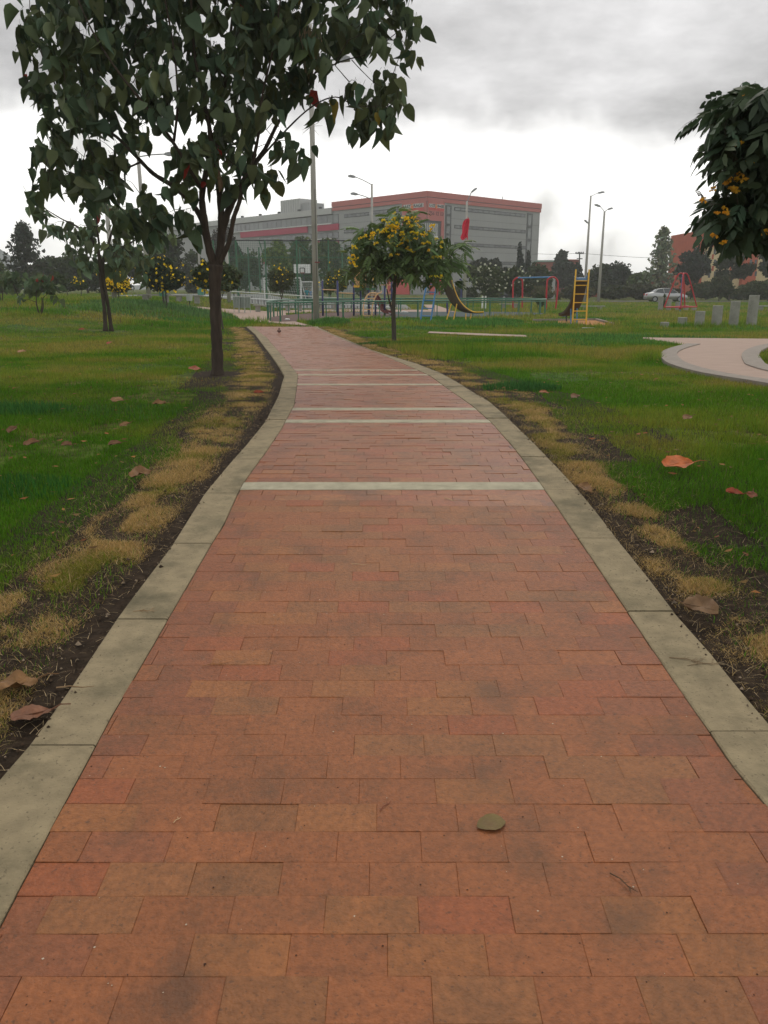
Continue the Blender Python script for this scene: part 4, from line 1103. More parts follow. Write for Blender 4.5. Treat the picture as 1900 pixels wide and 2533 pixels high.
bld = thing('office_building', 'grey and red storage building with corner sign behind the playground', 'building', (cor.x, cor.y, 0))
def wall_pt(face, s, z): return (cor + (uR if face == 'R' else uL) * s + Zv * z)
def on(face, s0, s1, z0, z1, proud, thick, m, name, parent=bld, label=None):
    u, n = (uR, nR) if face == 'R' else (uL, nL)
    c = cor + u * (s0 + s1) / 2 + Zv * (z0 + z1) / 2 + n * (proud - thick / 2)
    return MB().box(c, (abs(s1 - s0), thick, z1 - z0), (u, n, Zv)).build(name, m, parent, label=label)
# perspective read-out: position along a face and height from photo pixels
def face_sz(face, px, py):
    u = uR if face == 'R' else uL
    d = ray(px, py); dx, dy = d[0], d[1]
    # cor + u s = t d (plan)
    det = u.x * (-dy) - (-dx) * u.y
    s = ((-cor.x) * (-dy) - (-dx) * (-cor.y)) / det
    t_ = (cor.y + u.y * s) / dy
    return s, EYE + t_ * d[2]
# body
def box_body(s0, s1, z1, m, name):
    a = cor + uL * s0; mb = MB()
    c = a + uL * (s1 - s0) / 2 + uR * LR / 2
    return mb.box(c + Zv * z1 / 2, (s1 - s0, LR, z1), (uL, uR, Zv)).build(name, m, bld)
box_body(0, LL, HT - 0.6, m_bgrey, 'wall')
# red parapet (two courses with a dark joint)
PB = face_sz('L', 1050, 503)[1]
zj = face_sz('R', 1060, 488.5)[1]; zb_ = face_sz('R', 1200, 503 + 9)[1]
for face, L_ in (('R', LR), ('L', LL)):
    on(face, -0.35, L_ + .1, zj + 0.12, HT, 0.42, 1.0, m_bred, 'parapet')
    on(face, -0.3, L_ + .05, zb_, zj, 0.32, 0.9, m_bred, 'parapet')
    on(face, -0.3, L_, zj, zj + 0.12, 0.26, 0.8, m_frame, 'joint_strip')
# corner panel
sRp = face_sz('R', 1097, 530)[0]; sLp = face_sz('L', 997, 530)[0]
zg = face_sz('R', 1060, 545)[1]
zlow = 3.0
on('R', 0.05, sRp, zg, zb_, 0.30, 0.6, m_bred, 'corner_panel'); on('L', 0.05, sLp, zg, zb_, 0.30, 0.6, m_bred, 'corner_panel')
on('R', sRp - 0.9, sRp, zlow, zg, 0.30, 0.6, m_bred, 'corner_panel'); on('L', sLp - 1.3, sLp, zlow, zg, 0.30, 0.6, m_bred, 'corner_panel')
# glazed corner
on('R', 0.0, sRp - 0.95, zlow, zg - 0.55, 0.06, 0.3, m_glass2, 'corner_glazing'); on('L', 0.0, sLp - 1.35, zlow, zg - 0.55, 0.06, 0.3, m_glass2, 'corner_glazing')
on('R', 0.0, sRp - 0.95, zg - 0.5, zg - 0.02, 0.16, 0.3, m_frame, 'lintel'); on('L', 0.0, sLp - 1.35, zg - 0.5, zg - 0.02, 0.16, 0.3, m_frame, 'lintel')
on('R', sRp - 1.6, sRp - 1.0, zlow, zg - 0.55, 0.14, 0.2, m_frame, 'mullion')
for face, S in (('R', sRp - 1.8), ('L', sLp - 1.6)):
    n = 6 if face == 'R' else 7
    for i in range(n):
        s = 0.15 + i * (S / n)
        on(face, s, s + 0.16, zlow, zg - 0.56, 0.10, 0.1, m_whitew, 'mullion')
    for k, z in enumerate((zg - 3.6, zg - 6.6)):
        on(face, 0, S, z, z + 0.35, 0.11, 0.1, m_whitew, 'floor_band')
    for i in (1, 3, 4):
        s = 0.4 + i * (S / n); on(face, s, s + 0.9, zg - 6.0, zg - 2.8 - .4 * i, 0.075, 0.05, m_signred if i == 3 else m_whitew, 'blind')
# signs
s0, z0_ = face_sz('R', 1058.5, 514); s1, _ = face_sz('R', 1096, 514)
zt_ = face_sz('R', 1062, 504)[1]; zbm = face_sz('R', 1062, 512.8)[1]
bs = on('R', s0, s1, zbm, zt_, 0.36, 0.06, m_whitew, 'sign_board')
on('R', s0, s1, zbm - 0.62, zbm - 0.05, 0.36, 0.06, m_signred, 'sign_board')
hgt = zt_ - zbm
wS = s1 - s0
text('U-ST', 'sign_letters', bld, m_black, cor + uR * (s0 + .12) + nR * .37 + Zv * (zbm + .12), uR, nR, wS * .38, hgt * .76)
text('RAGE', 'sign_letters', bld, m_black, cor + uR * (s0 + wS * .56) + nR * .37 + Zv * (zbm + .12), uR, nR, wS * .42, hgt * .76)
def lock(face, s, z, w, h):
    u, n = (uR, nR) if face == 'R' else (uL, nL)
    o_ = cor + u * s + n * .40 + Zv * z
    mb = MB()
    mb.box(o_ + u * w / 2 + Zv * h * .30, (w, .08, h * .62), (u, n, Zv))
    mb.tube([o_ + u * (w / 2 + math.cos(a) * w * .32) + Zv * (h * .62 + math.sin(a) * h * .36) for a in np.linspace(0, math.pi, 9)], w * .1, n=6)
    mb.build('lock_emblem', m_orange, bld)
lock('R', s0 + wS * .40, zbm - .15, wS * .13, hgt * 1.35)
sa, _ = face_sz('L', 1000, 518); sb, _ = face_sz('L', 1050, 508)
zt2 = face_sz('L', 1049, 502.3)[1]; zb2 = face_sz('L', 1049, 512.5)[1]; hg2 = zt2 - zb2; w2 = sa - sb
on('L', sb, sa, zb2, zt2, 0.36, 0.06, m_whitew, 'sign_board'); on('L', sb, sa, zb2 - .75, zb2 - .05, 0.36, 0.06, m_signred, 'sign_board')
text('U-ST', 'sign_letters', bld, m_black, cor + uL * (sa - .15) + nL * .37 + Zv * (zb2 + .12), -uL, nL, w2 * .37, hg2 * .76)
text('RAGE', 'sign_letters', bld, m_black, cor + uL * (sa - w2 * .54) + nL * .37 + Zv * (zb2 + .12), -uL, nL, w2 * .43, hg2 * .76)
lock('L', sa - w2 * .52, zb2 - .2, w2 * .13, hg2 * 1.35)
# telephone digits
s3, _ = face_sz('R', 1059, 528); s4, _ = face_sz('R', 1094.5, 530); zd0 = face_sz('R', 1075, 533)[1]; zd1 = face_sz('R', 1075, 523.5)[1]
text('756 12 13', 'sign_digits', bld, m_digit, cor + uR * s3 + nR * .31 + Zv * zd0, uR, nR, s4 - s3, zd1 - zd0)
s5, _ = face_sz('L', 1009, 532); s6, _ = face_sz('L', 1041, 530)
text('756 12 13', 'sign_digits', bld, m_digit, cor + uL * s5 + nL * .31 + Zv * zd0, -uL, nL, s5 - s6, zd1 - zd0)
# window bands, each band a frame with its panes
def band(face, x0, ya, yb, x1, npan, xm=None, parent=bld):
    sA, za = face_sz(face, x0, ya); sB, _ = face_sz(face, x1, ya); zb3 = face_sz(face, x0, yb)[1]
    lo, hi = min(sA, sB), max(sA, sB)
    f = on(face, lo, hi, zb3, za, 0.05, 0.14, m_frame, 'window_band')
    u, n = (uR, nR) if face == 'R' else (uL, nL)
    st = (hi - lo) / npan
    for i in range(npan):
        c = cor + u * (lo + st * (i + .5)) + Zv * (za + zb3) / 2 + n * .055
        pane = MB().box(c, (st * .80, .03, (za - zb3) * .56), (u, n, Zv)).build('window_pane', m_glass2 if (i * 7 + npan) % 5 in (0, 3) else m_glass, f)
    # matrix parents: the band mesh is already in building space
for (yA, yB) in ((512, 521.5), (556, 565), (599.5, 608), (643, 652)):
    band('R', 1124, yA, yB, 1301, 13)
for (yA, yB) in ((526, 536.5), (566, 576.5), (606, 617)):
    band('L', 913, yA - 2, yB - 3.2, 851, 6); band('L', 989, yA - 11.5 + (yA - 526) * .08, yB - 12 + (yA - 526) * .08, 921, 7)
# vertical glazed strips
for (xa, xb, ya, yb) in ((1102, 1117, 507, 604), (1304, 1318, 527, 660)):
    sA, zA = face_sz('R', xa, ya); sB, _ = face_sz('R', xb, ya); zB = max(3.5, face_sz('R', xa, yb)[1])
    f = on('R', sA, sB, zB, zA, 0.05, 0.14, m_frame, 'stair_window')
    k = 4
    for i in range(k):
        zc = zB + (zA - zB) * (i + .5) / k
        MB().box(cor + uR * (sA + sB) / 2 + Zv * zc + nR * .06, ((sB - sA) * .55, .03, (zA - zB) / k * .78), (uR, nR, Zv)).build('window_pane', m_glass2, f)
# faint cladding joints
for z in (HT * .28, HT * .44, HT * .6, HT * .76):
    on('R', 1.0 + sRp, LR, z, z + .05, 0.012, .03, m_frame, 'cladding_joint'); on('L', sLp + .5, LL, z, z + .05, 0.012, .03, m_frame, 'cladding_joint')
# roof mast on the block
MB().tube([cor + uR * 30 + uL * 3 + Zv * HT, cor + uR * 30 + uL * 3 + Zv * (HT + 1.2)], .08, n=5).build('mast', m_dark, bld)
# entrance colours at the ground (red and white panels)
for (xa, xb, ya, yb, mm_) in ((960, 1015, 690, 728, m_signred), (1062, 1073, 690, 728, m_signred), (1085, 1093, 690, 728, m_signred)):
    fc = 'R' if xa > 1057 else 'L'
    sA, zA = face_sz(fc, xa, ya); sB, _ = face_sz(fc, xb, ya)
    on(fc, min(sA, sB), max(sA, sB), 0, max(zA, 2.5), 0.4, 0.3, mm_, 'entrance_panel')

# left wing
wing = thing('office_building', 'long grey wing with crimson bands and rooftop box at left', 'building', (cor + uL * (LL + 30))[:])
LW = 85.0; HW = HT - 1.3
def onw(s0, s1, z0, z1, proud, thick, m, name, parent=wing):
    c = cor + uL * (s0 + s1) / 2 + Zv * (z0 + z1) / 2 + nL * (proud - thick / 2)
    return MB().box(c, (abs(s1 - s0), thick, z1 - z0), (uL, nL, Zv)).build(name, m, parent)
MB().box(cor + uL * (LL + .2 + LW / 2) + uR * 15.3 + Zv * (HW - .5) / 2, (LW, 30, HW - .5), (uL, uR, Zv)).build('wall', m_bgrey, wing)
zPar = face_sz('L', 838, 527.5)[1]
onw(LL + .2, LL + LW, zPar, HW, 0.45, 0.9, m_blgrey, 'parapet')
onw(LL + .2, LL + LW, zPar - .12, zPar - .01, 0.30, 0.7, m_frame, 'joint_strip')
def glaz(x0, x1, ya, yb, n):
    sA, zA = face_sz('L', x1, ya); sB, _ = face_sz('L', x0, ya); zB = face_sz('L', x1, yb)[1]
    lo, hi = min(sA, sB), max(sA, sB)
    f = onw(lo, hi, zB, zA, 0.06, 0.12, m_frame, 'window_band')
    st = (hi - lo) / n
    for i in range(n):
        MB().box(cor + uL * (lo + st * (i + .5)) + Zv * (zA + zB) / 2 + nL * .065, (st * .88, .03, (zA - zB) * .86), (uL, nL, Zv)).build('window_pane', m_glass if random.random() < .6 else m_glass2, f)
glaz(575, 838, 529, 552, 22)
glaz(640, 838, 573, 590, 16)
def crim(x0, x1, xr, ya, yb):
    sA, _ = face_sz('L', x1, ya); sB, _ = face_sz('L', x0, ya); zA = face_sz('L', xr, ya)[1]; zB = face_sz('L', xr, yb)[1]
    onw(min(sA, sB), max(sA, sB), zB, zA, 0.35, 0.5, m_crim, 'spandrel_band')
crim(786, 839, 838, 553, 568.5); crim(596, 761, 760, 560, 575.5); crim(786, 839, 838, 593.5, 607.5)
crim(650, 661, 660, 640, 652); crim(828, 838, 838, 634, 648)
onw(LL + .2, LL + LW, face_sz('L', 838, 553)[1], face_sz('L', 838, 553)[1] + .25, 0.5, .3, m_whitew, 'sill_rail')
onw(LL + .2, LL + 12, face_sz('L', 838, 590)[1], face_sz('L', 838, 590)[1] + .2, 0.5, .3, m_whitew, 'sill_rail')
rb = MB().box(cor + uL * 52.5 + uR * 4 + Zv * (HW + 1.6), (8.5, 6, 3.6), (uL, uR, Zv)).build('rooftop_box', m_blgrey, wing)
for i in range(8): MB().box(cor + uL * (48.8 + i * 1.05) + uR * .97 + Zv * (HW + 1.6), (.1, .08, 3.3), (uL, uR, Zv)).build('rib', m_bgrey, rb)
MB().box(cor + uL * 46.2 + uR * 4 + Zv * (HW + 1.1), (3, 5, 2.2), (uL, uR, Zv)).build('rooftop_unit', m_bgrey, wing)
for i in range(6): MB().box(cor + uL * (38 + i * 9) + nL * .1 + Zv * (HW + .25), (.8, .5, .5), (uL, nL, Zv)).build('parapet_vent', m_frame, wing)
# pale end tower with a vertical row of letters too small to read
tb = cor + uL * (LL + LW + 2.5)
MB().box(tb + uR * 6 + Zv * (HW - .2) / 2, (5, 12, HW - .2), (uL, uR, Zv)).build('end_tower', m_blgrey, wing)
for i in range(9):
    MB().box(tb + nL * .06 + Zv * (HW - 7 - i * 1.05), (.9 if i < 6 else 1.1, .08, .7), (uL, nL, Zv)).build('sign_letter', m_black if i < 6 else m_crim, wing)

# brick flats at the right
m_flr = mat('flats_brick', (0.42, 0.085, 0.035), 0.8, 0.10, 1.0, 0.2, 8); m_flc = mat('flats_cream', (0.60, 0.50, 0.28), 0.8, 0.06, 0.8)
YF = 150.0
flat = thing('apartment_building', 'brick red and cream block of flats behind the trees at right', 'building', tuple(PY(1800, 727, YF)[:2]) + (0,))
def fb(x0, x1, ytop, dy, dep, m, name, z0=0.0, ybot=None):
    a, b_ = PY(x0, ytop, YF + dy), PY(x1, ytop, YF + dy)
    zlo = z0 if ybot is None else PY(x0, ybot, YF + dy).z
    return MB().box(((a.x + b_.x) / 2, YF + dy + dep / 2, (a.z + zlo) / 2), (b_.x - a.x, dep, a.z - zlo)).build(name, m, flat)
fb(1728, 1748, 571, 0, 14, m_flr, 'wall'); fb(1748.3, 1850, 569, 1.2, 12, m_flc, 'wall'); fb(1850.3, 1884, 566, 0, 13, m_flr, 'wall'); fb(1884.3, 1990, 569, 1.2, 12, m_flc, 'wall')
for k in range(4):
    yk = 594 + k * 29
    fb(1724 - k, 1731, yk, -.6, 3, m_flr, 'balcony', ybot=yk + 11)
    fb(1729.2, 1731.8, yk - 16, -.06, .3, m_glass2, 'window', ybot=yk - 3)
    for x in (1753, 1767, 1811, 1824, 1840, 1894):
        w_ = fb(x, x + 5, yk - 10, 1.14, .2, m_frame, 'window', ybot=yk + 6)
        pp = PY(x + 2.5, yk - 2, YF + 1.12); MB().box(pp, (.26, .05, 1.0)).build('window_pane', m_glass2, w_)
    for x in (1762, 1806): fb(x, x + 4.5, yk + 6, 1.10, .25, m_flr, 'infill_panel', ybot=yk + 18)
    for x in (1856, 1868): fb(x, x + 5, yk - 10, -.06, .2, m_glass, 'window', ybot=yk + 2)
fb(1736, 1742, 566, 4, 3, m_flc, 'roof_box', ybot=571)

# low houses beyond the road
m_roofg = mat('roof_green', (0.05, 0.10, 0.07), 0.8, 0.1, 1); m_brk = mat('house_brick', (0.27, 0.075, 0.05), 0.85, 0.12, 1.2)
def house(x0, x1, ytop, ybody, Yh, label, roof=m_roofg, wallm=m_brk, wins=3, dep=7):
    a, b_ = PY(x0, ybody, Yh), PY(x1, ybody, Yh); zt = PY(x0, ytop, Yh).z; w = b_.x - a.x
    r = thing('house', label, 'house', ((a.x + b_.x) / 2, Yh + dep / 2, 0))
    MB().box(((a.x + b_.x) / 2, Yh + dep / 2, a.z / 2), (w, dep, a.z)).build('wall', wallm, r)
    cx_ = (a.x + b_.x) / 2; e = .35
    vs = [(a.x - e, Yh - e, a.z + .01), (b_.x + e, Yh - e, a.z + .01), (b_.x + e, Yh + dep + e, a.z + .01), (a.x - e, Yh + dep + e, a.z + .01), (a.x + w * .08, Yh + dep / 2, zt), (b_.x - w * .08, Yh + dep / 2, zt)]
    MB().add(vs, [(0, 1, 5, 4), (1, 2, 5), (2, 3, 4, 5), (3, 0, 4), (3, 2, 1, 0)]).build('roof', roof, r)
    for i in range(wins):
        x = a.x + w * (i + .5) / wins
        f = MB().box((x, Yh - .03, a.z * .62), (w / wins * .4, .1, a.z * .25)).build('window', m_whitew, r)
        MB().box((x, Yh - .09, a.z * .62), (w / wins * .3, .04, a.z * .19)).build('window_pane', m_glass, f)
house(1622, 1668, 672, 680, 136, 'small brick house with green roof behind the red pyramid', wins=2)
house(1545, 1612, 676, 683, 140, 'brick house with green roof between the lamp poles and airy tree', wins=4)
house(1402, 1432, 640, 643, 175, 'brick house tops with flat roof left of the utility pole', roof=m_brk, wins=3)
house(1330, 1402, 642, 648, 180, 'long low house with dark green roof beyond the flat tree', wins=4)
house(1470, 1510, 678, 684, 142, 'brick house half hidden behind the trees by the lamp poles', wins=3)
house(1336, 1346, 672, 677, 150, 'tiny red-roofed shed beside the end of the grey building', roof=m_crim, wins=1)
tag(MB().box(((PY(1336, 700, 118).x + PY(1374, 700, 118).x) / 2, 118.2, 1.4), (PY(1374, 700, 118).x - PY(1336, 700, 118).x, .25, 3.2)).build('boundary_wall', m_blgrey), 'plain pale wall glimpsed between the legs of the red frame', 'wall')

# ================================================================== POLES
def lamp_pole(label, base, ztop, r0, r1, arms=(), name='lamp_post', extra=None, taper_pts=8):
    """arms: (z, end point Vector, head length)"""
    b_ = Vector((base[0], base[1], zs(base[0], base[1])))
    r = thing(name, label, 'lamp post', b_[:], group='concrete lamp posts in the park')
    MB().tube([b_ + Zv * -.1, Vector((b_.x, b_.y, ztop))], [r0, r1], n=14).build('pole', m_pole, r, smooth=True)
    for (z, e, hl) in arms:
        s = Vector((b_.x, b_.y, z)); e = Vector(e); m_ = s.lerp(e, .5) + Zv * .12 * (e - s).length * .2
        MB().tube([s, m_, e], .035, n=6).build('arm', m_steel, r)
        d = (e - s); d.z *= .3; d.normalize(); side = Vector((-d.y, d.x, 0)).normalized(); up = side.cross(d) * -1
        h = MB()
        h.prism([(-.1, -.04), (hl * .25, -.11), (hl, -.09), (hl * 1.02, .02), (hl * .6, .10), (0, .06)], e - side * .14, d, Zv, side, .28)
        h.build('lamp_head', m_steel, r)
    return r
b0 = G(783, 801)
YP = b0[1]
lp = lamp_pole('tall pale concrete pole rising beside the path end into the tree crown', b0, PY(769, 60, YP).z, .135, .085, [(PY(790, 160, YP).z, PY(835, 146, YP), .5)])
sp = MB(); c = PY(770, 312, YP)
for i in range(16):
    a = i * 2.4; v = Vector((math.cos(a), math.sin(a) * .8, random.uniform(-.7, .9))).normalized()
    sp.tube([c + v * .08, c + v * random.uniform(.3, .62)], [.008, .003], n=4)
tag(sp.build('spiky_air_plant', m_bark2), 'spiky tuft growing on the tall central pole below the crown', 'plant')
mb = MB(); c = PY(783, 649, YP); mb.tube([c - Zv * .02, c + Zv * .02], .137, n=12); mb.build('band_clamp', paint('clamp_red', (.25, .04, .04)), lp)
mb = MB(); c = PY(780, 650, YP); mb.box(PY(782, 600, YP - .12), (.012, .02, 4.2)); mb.build('cable_strip', m_frame, lp)
Y2 = 70.0
lamp_pole('pole with double lamp arms to the left above the yellow tree', (PY(921, 740, Y2).x, Y2), PY(918, 455, Y2).z, .13, .08, [(PY(918, 457, Y2).z, PY(878, 437, Y2), .55), (PY(918, 493, Y2).z, PY(884, 480, Y2), .55)])
Y3 = 73.0
rp = lamp_pole('lamp pole with ragged red cloth tied to it', (PY(1149, 740, Y3).x, Y3), PY(1160, 498, Y3).z, .15, .09, [(PY(1160, 500, Y3).z, PY(1167, 474, Y3), .5)])
mb = MB(); vs, fs = [], []; cols_, rows_ = 7, 12
for j in range(rows_):
    v = j / (rows_ - 1)
    xl = np.interp(v, [0, .12, .35, .7, .9, 1], [1153, 1146, 1143.5, 1144, 1139, 1140]); xr = np.interp(v, [0, .12, .5, .8, 1], [1161, 1162, 1159, 1157, 1156])
    y = 541 + v * 50
    for i in range(cols_):
        u_ = i / (cols_ - 1); p = PY(xl + (xr - xl) * u_, y + (3.5 * math.sin(u_ * 5) if j == rows_ - 1 else 0), Y3 - .25); p.y += .10 * math.sin(u_ * 9 + v * 3); vs.append(p)
for j in range(rows_ - 1):
    for i in range(cols_ - 1): a = j * cols_ + i; fs.append((a, a + 1, a + cols_ + 1, a + cols_))
mb.add(vs, fs)
mb.add([PY(1157, 536, Y3 - .2), PY(1162, 545, Y3 - .22), PY(1156, 560, Y3 - .2)], [(0, 1, 2)])
mb.add([PY(1155, 585, Y3 - .22), PY(1158, 584, Y3 - .22), PY(1157, 597, Y3 - .22)], [(0, 1, 2)])
tag(mb.build('red_cloth', mat('red_cloth', (0.62, 0.012, 0.045), 0.7, 0.15, 6, transl=.25)), 'ragged red cloth hanging from the lamp pole right of the big sign', 'cloth')
lamp_pole('tallest lamp pole on the right with one lamp at its top', (PY(1445, 740, 98).x, 98), PY(1466, 484, 98).z, .19, .09, [(PY(1466, 486, 98).z, PY(1480, 477, 98), .7), (PY(1458, 560, 98).z, PY(1454, 551, 98), .5)])
lamp_pole('right lamp pole with two lamps spread like a Y', (PY(1481, 731, 92).x, 92), PY(1498, 523, 92).z, .17, .10, [(PY(1498, 524, 92).z, PY(1484, 510, 92), .6), (PY(1498, 524, 92).z, PY(1505, 517, 92), .45)])
b4 = G(369, 739)
lamp_pole('grey concrete pole by the yellow-flowered round tree', b4, PY(350, 375, b4[1]).z, .15, .10, [(PY(351, 388, b4[1]).z, PY(410, 381, b4[1]), .5)])
b5 = G(284, 742)
lamp_pole('grey concrete pole seen just right of the twin-stemmed trunk', b5, PY(262, 470, b5[1]).z, .14, .10)
lamp_pole('thin pole standing just left of the forked trunk', (PY(498, 730, 80).x, 80), PY(476, 555, 80).z, .13, .07)
lamp_pole('short grey pole behind the forked trunk beside the drooping tree', (PY(566, 735, 60).x, 60), PY(559, 600, 60).z, .14, .11)
# utility pole and wires
YU = 190
up_ = thing('utility_pole', 'utility pole with two crossarms far behind the yellow ladder', 'utility pole', (PY(1432, 727, YU).x, YU, 0))
MB().tube([(PY(1432, 727, YU).x, YU, 0), PY(1434, 623, YU)], [.22, .14], n=8).build('pole', m_frame, up_)
for y, h in ((627, 10), (640, 6.5)):
    MB().box(PY(1434, y, YU - .2), (2 * h / FPX * YU, .2, .2)).build('crossarm', m_frame, up_)
for x in (1425, 1431, 1438, 1443): MB().tube([PY(x, 626, YU - .2), PY(x, 623, YU - .2)], .12, n=6).build('insulator', m_frame, up_)
for (xa, ya, Ya, xb, yb, Yb, lb) in ((1425, 625, YU, 1990, 636, 150, 'thin overhead wire running right from the utility pole'), (1443, 625, YU, 1250, 616, 240, 'thin overhead wire running left from the utility pole')):
    a, b_ = PY(xa, ya, Ya), PY(xb, yb, Yb)
    pts = [a.lerp(b_, t_) - Zv * 4 * t_ * (1 - t_) * .8 for t_ in np.linspace(0, 1, 12)]
    tag(MB().tube(pts, .035, n=4).build('power_line', m_dark), lb, 'wire')

# ================================================================== PLAYGROUND
# green railing round the playground
rail = thing('playground_railing', 'green tube railing enclosing the playground', 'railing', (RING[0][0], RING[0][1], 0))
ringpts = [Vector((p.x, p.y, zs(p.x, p.y) + .84)) for p in RC]
MB().tube(ringpts + [ringpts[0]], .042, n=7, cap=False).build('top_rail', p_green, rail, smooth=True)
MB().tube([p - Zv * .10 for p in ringpts] + [ringpts[0] - Zv * .10], .022, n=6, cap=False).build('lower_rail', p_green, rail, smooth=True)
per = np.r_[0, np.cumsum([(ringpts[(i + 1) % len(ringpts)] - ringpts[i]).length for i in range(len(ringpts))])]
npost = 46
for k in range(npost):
    s = per[-1] * k / npost; i = int(np.searchsorted(per, s, 'right') - 1) % len(ringpts); t_ = (s - per[i]) / (per[i + 1] - per[i])
    p = ringpts[i].lerp(ringpts[(i + 1) % len(ringpts)], t_)
    r_ = .045 if k % 4 == 0 else .026
    MB().tube([(p.x, p.y, p.z - .86), (p.x, p.y, p.z)], r_, n=7).build('post', p_green, rail)

# climbing set with navy posts
YS = 45.5
cs = thing('climbing_set', 'climbing set with navy posts, tan panel, arched ladder and red slide', 'play set', tuple(PY(880, 780, YS)[:2]) + (0,))
def q(x, y): return (680 + x / 5.184, 640 + y / 5.184)
def Q(x, y, d=0): a, b_ = q(x, y); return PY(a, b_, YS + d)
def pillar(x, yt, d, r=.055, m=p_navy, yb=None):
    t_ = Q(x, yt, d); p0 = Vector((t_.x, t_.y, zs(t_.x, t_.y) - .03)); MB().tube([p0, t_], r, n=8).build('post', m, cs, smooth=True)
    MB().tube([t_, t_ + Zv * .05], [r * 1.1, r * .4], n=8).build('post_cap', m, cs)
for x, yt, d in ((608, 292, 0), (803, 292, -.4), (1007, 70, 0), (1100, 395, 1.2), (1205, 395, 1.4), (1408, 312, .3), (1497, 150, .2), (1290, 540, 1.0)): pillar(x, yt, d)
for xa, xb, y, dd in ((612, 803, 398, -.2), (812, 1005, 440, -.2)):
    MB().tube([Q(xa, y - 3, dd), Q(xb, y + 4, dd)], .028, n=7).build('bar', p_tan, cs)
pn = MB(); a, b_, c_, d_ = Q(1017, 355, -.1), Q(1168, 352, -.1), Q(1168, 130, -.1), Q(1017, 118, -.1)
pn.box((a + c_) / 2, ((b_ - a).length, .05, c_.z - a.z)).build('panel', p_tan, cs)
for i in range(6):
    x = 1030 + i * 25; t_, bt = Q(x, 125, -.14), Q(x, 350, -.14); MB().box((t_ + bt) / 2, (.02, .03, t_.z - bt.z)).build('panel_rib', mat('rib_tan', (.5, .30, .14)), cs)
pl = MB(); pl.box((Q(1010, 385, .3) + Q(1290, 390, 1.2)) / 2, ((Q(1290, 390) - Q(1010, 390)).length, 1.1, .10)); pl.build('platform', p_green, cs)
pl = MB(); pl.box((Q(1010, 355, -.12) + Q(1165, 355, -.12)) / 2, ((Q(1165, 390) - Q(1010, 390)).length, .08, .10)); pl.build('panel_foot_bar', p_yel, cs)
for xs_2 in ([(1132, 740), (1135, 640), (1145, 560), (1165, 500), (1200, 455), (1230, 440), (1300, 437)], [(1245, 740), (1248, 640), (1258, 570), (1275, 520), (1300, 470), (1330, 445), (1365, 437)]):
    pts = catmull([Q(x, y, (740 - y) / 300 * .5 - .6) for x, y in xs_2], 4); MB().tube(pts, .035, n=7).build('ladder_rail', p_tan, cs, smooth=True)
for xa, xb, y in ((1132, 1246, 730), (1134, 1250, 650), (1143, 1258, 575), (1165, 1280, 510), (1198, 1312, 466), (1225, 1345, 442)):
    MB().tube([Q(xa, y, (740 - y) / 300 * .5 - .6), Q(xb, y, (740 - y) / 300 * .5 - .6)], .026, n=6).build('rung', p_tan, cs)
def chute(parent, pts_c, wvec, depth, m_in, m_edge, name='chute', er=.035):
    """slide: bed with side walls along a centre line; wvec = half-width vector"""
    C_ = catmull(pts_c, 6); vs, fs = [], []; n = len(C_)
    for i, p in enumerate(C_):
        d = (C_[min(i + 1, n - 1)] - C_[max(i - 1, 0)]).normalized(); w = wvec if isinstance(wvec, Vector) else wvec[i]
        up = w.normalized().cross(d); up = up if up.z > 0 else -up
        for (a, b2) in ((-1, depth), (-1, 0), (-.55, -.03), (.55, -.03), (1, 0), (1, depth), (.93, depth), (.93, .015), (.5, -.005), (-.5, -.005), (-.93, .015), (-.93, depth)):
            vs.append(p + w * a + up * b2)
    for i in range(n - 1):
        for k in range(12):
            a, b2 = i * 12 + k, i * 12 + (k + 1) % 12; fs.append((a, b2, b2 + 12, a + 12))
    fs.append(tuple(range(11, -1, -1))); fs.append(tuple((n - 1) * 12 + k for k in range(12)))
    ch_ = MB().add(vs, fs).build(name, m_in, parent)
    if m_edge:
        for s in (0, 5):
            MB().tube([Vector(vs[i * 12 + s]) for i in range(n)], er, n=6).build('slide_rim', m_edge, parent, smooth=True)
chute(cs, [Q(1280, 480, .5), Q(1330, 560, .3), Q(1370, 650, .1), Q(1420, 690, -.1), Q(1480, 700, -.2)], Vector((.10, .32, 0)), .14, p_maroon, None)
mb = MB(); mb.tube([Q(1420, 672, -.3), Q(1482, 712, -.3)], .05, n=6); mb.build('slide_tip', m_steel, cs)
for pts in ([(1450, 160), (1530, 158), (1542, 165), (1540, 275)], [(1355, 336), (1488, 336)], [(1420, 442), (1490, 442)], [(1440, 340), (1438, 420)], [(1355, 336), (1350, 400), (1372, 430)], [(1262, 235), (1260, 310), (1272, 352)], [(1500, 545), (1495, 600)]):
    MB().tube([Q(x, y, .1) for x, y in pts], .026, n=6).build('hand_bar', p_yel if pts[0][1] < 330 else p_tan, cs)
# grey net-like bars on the far end of the set
for x in (1312, 1160): MB().box(Q(x, 425, .9), (.12, .2, .22)).build('bolt_cover', m_steel, cs)

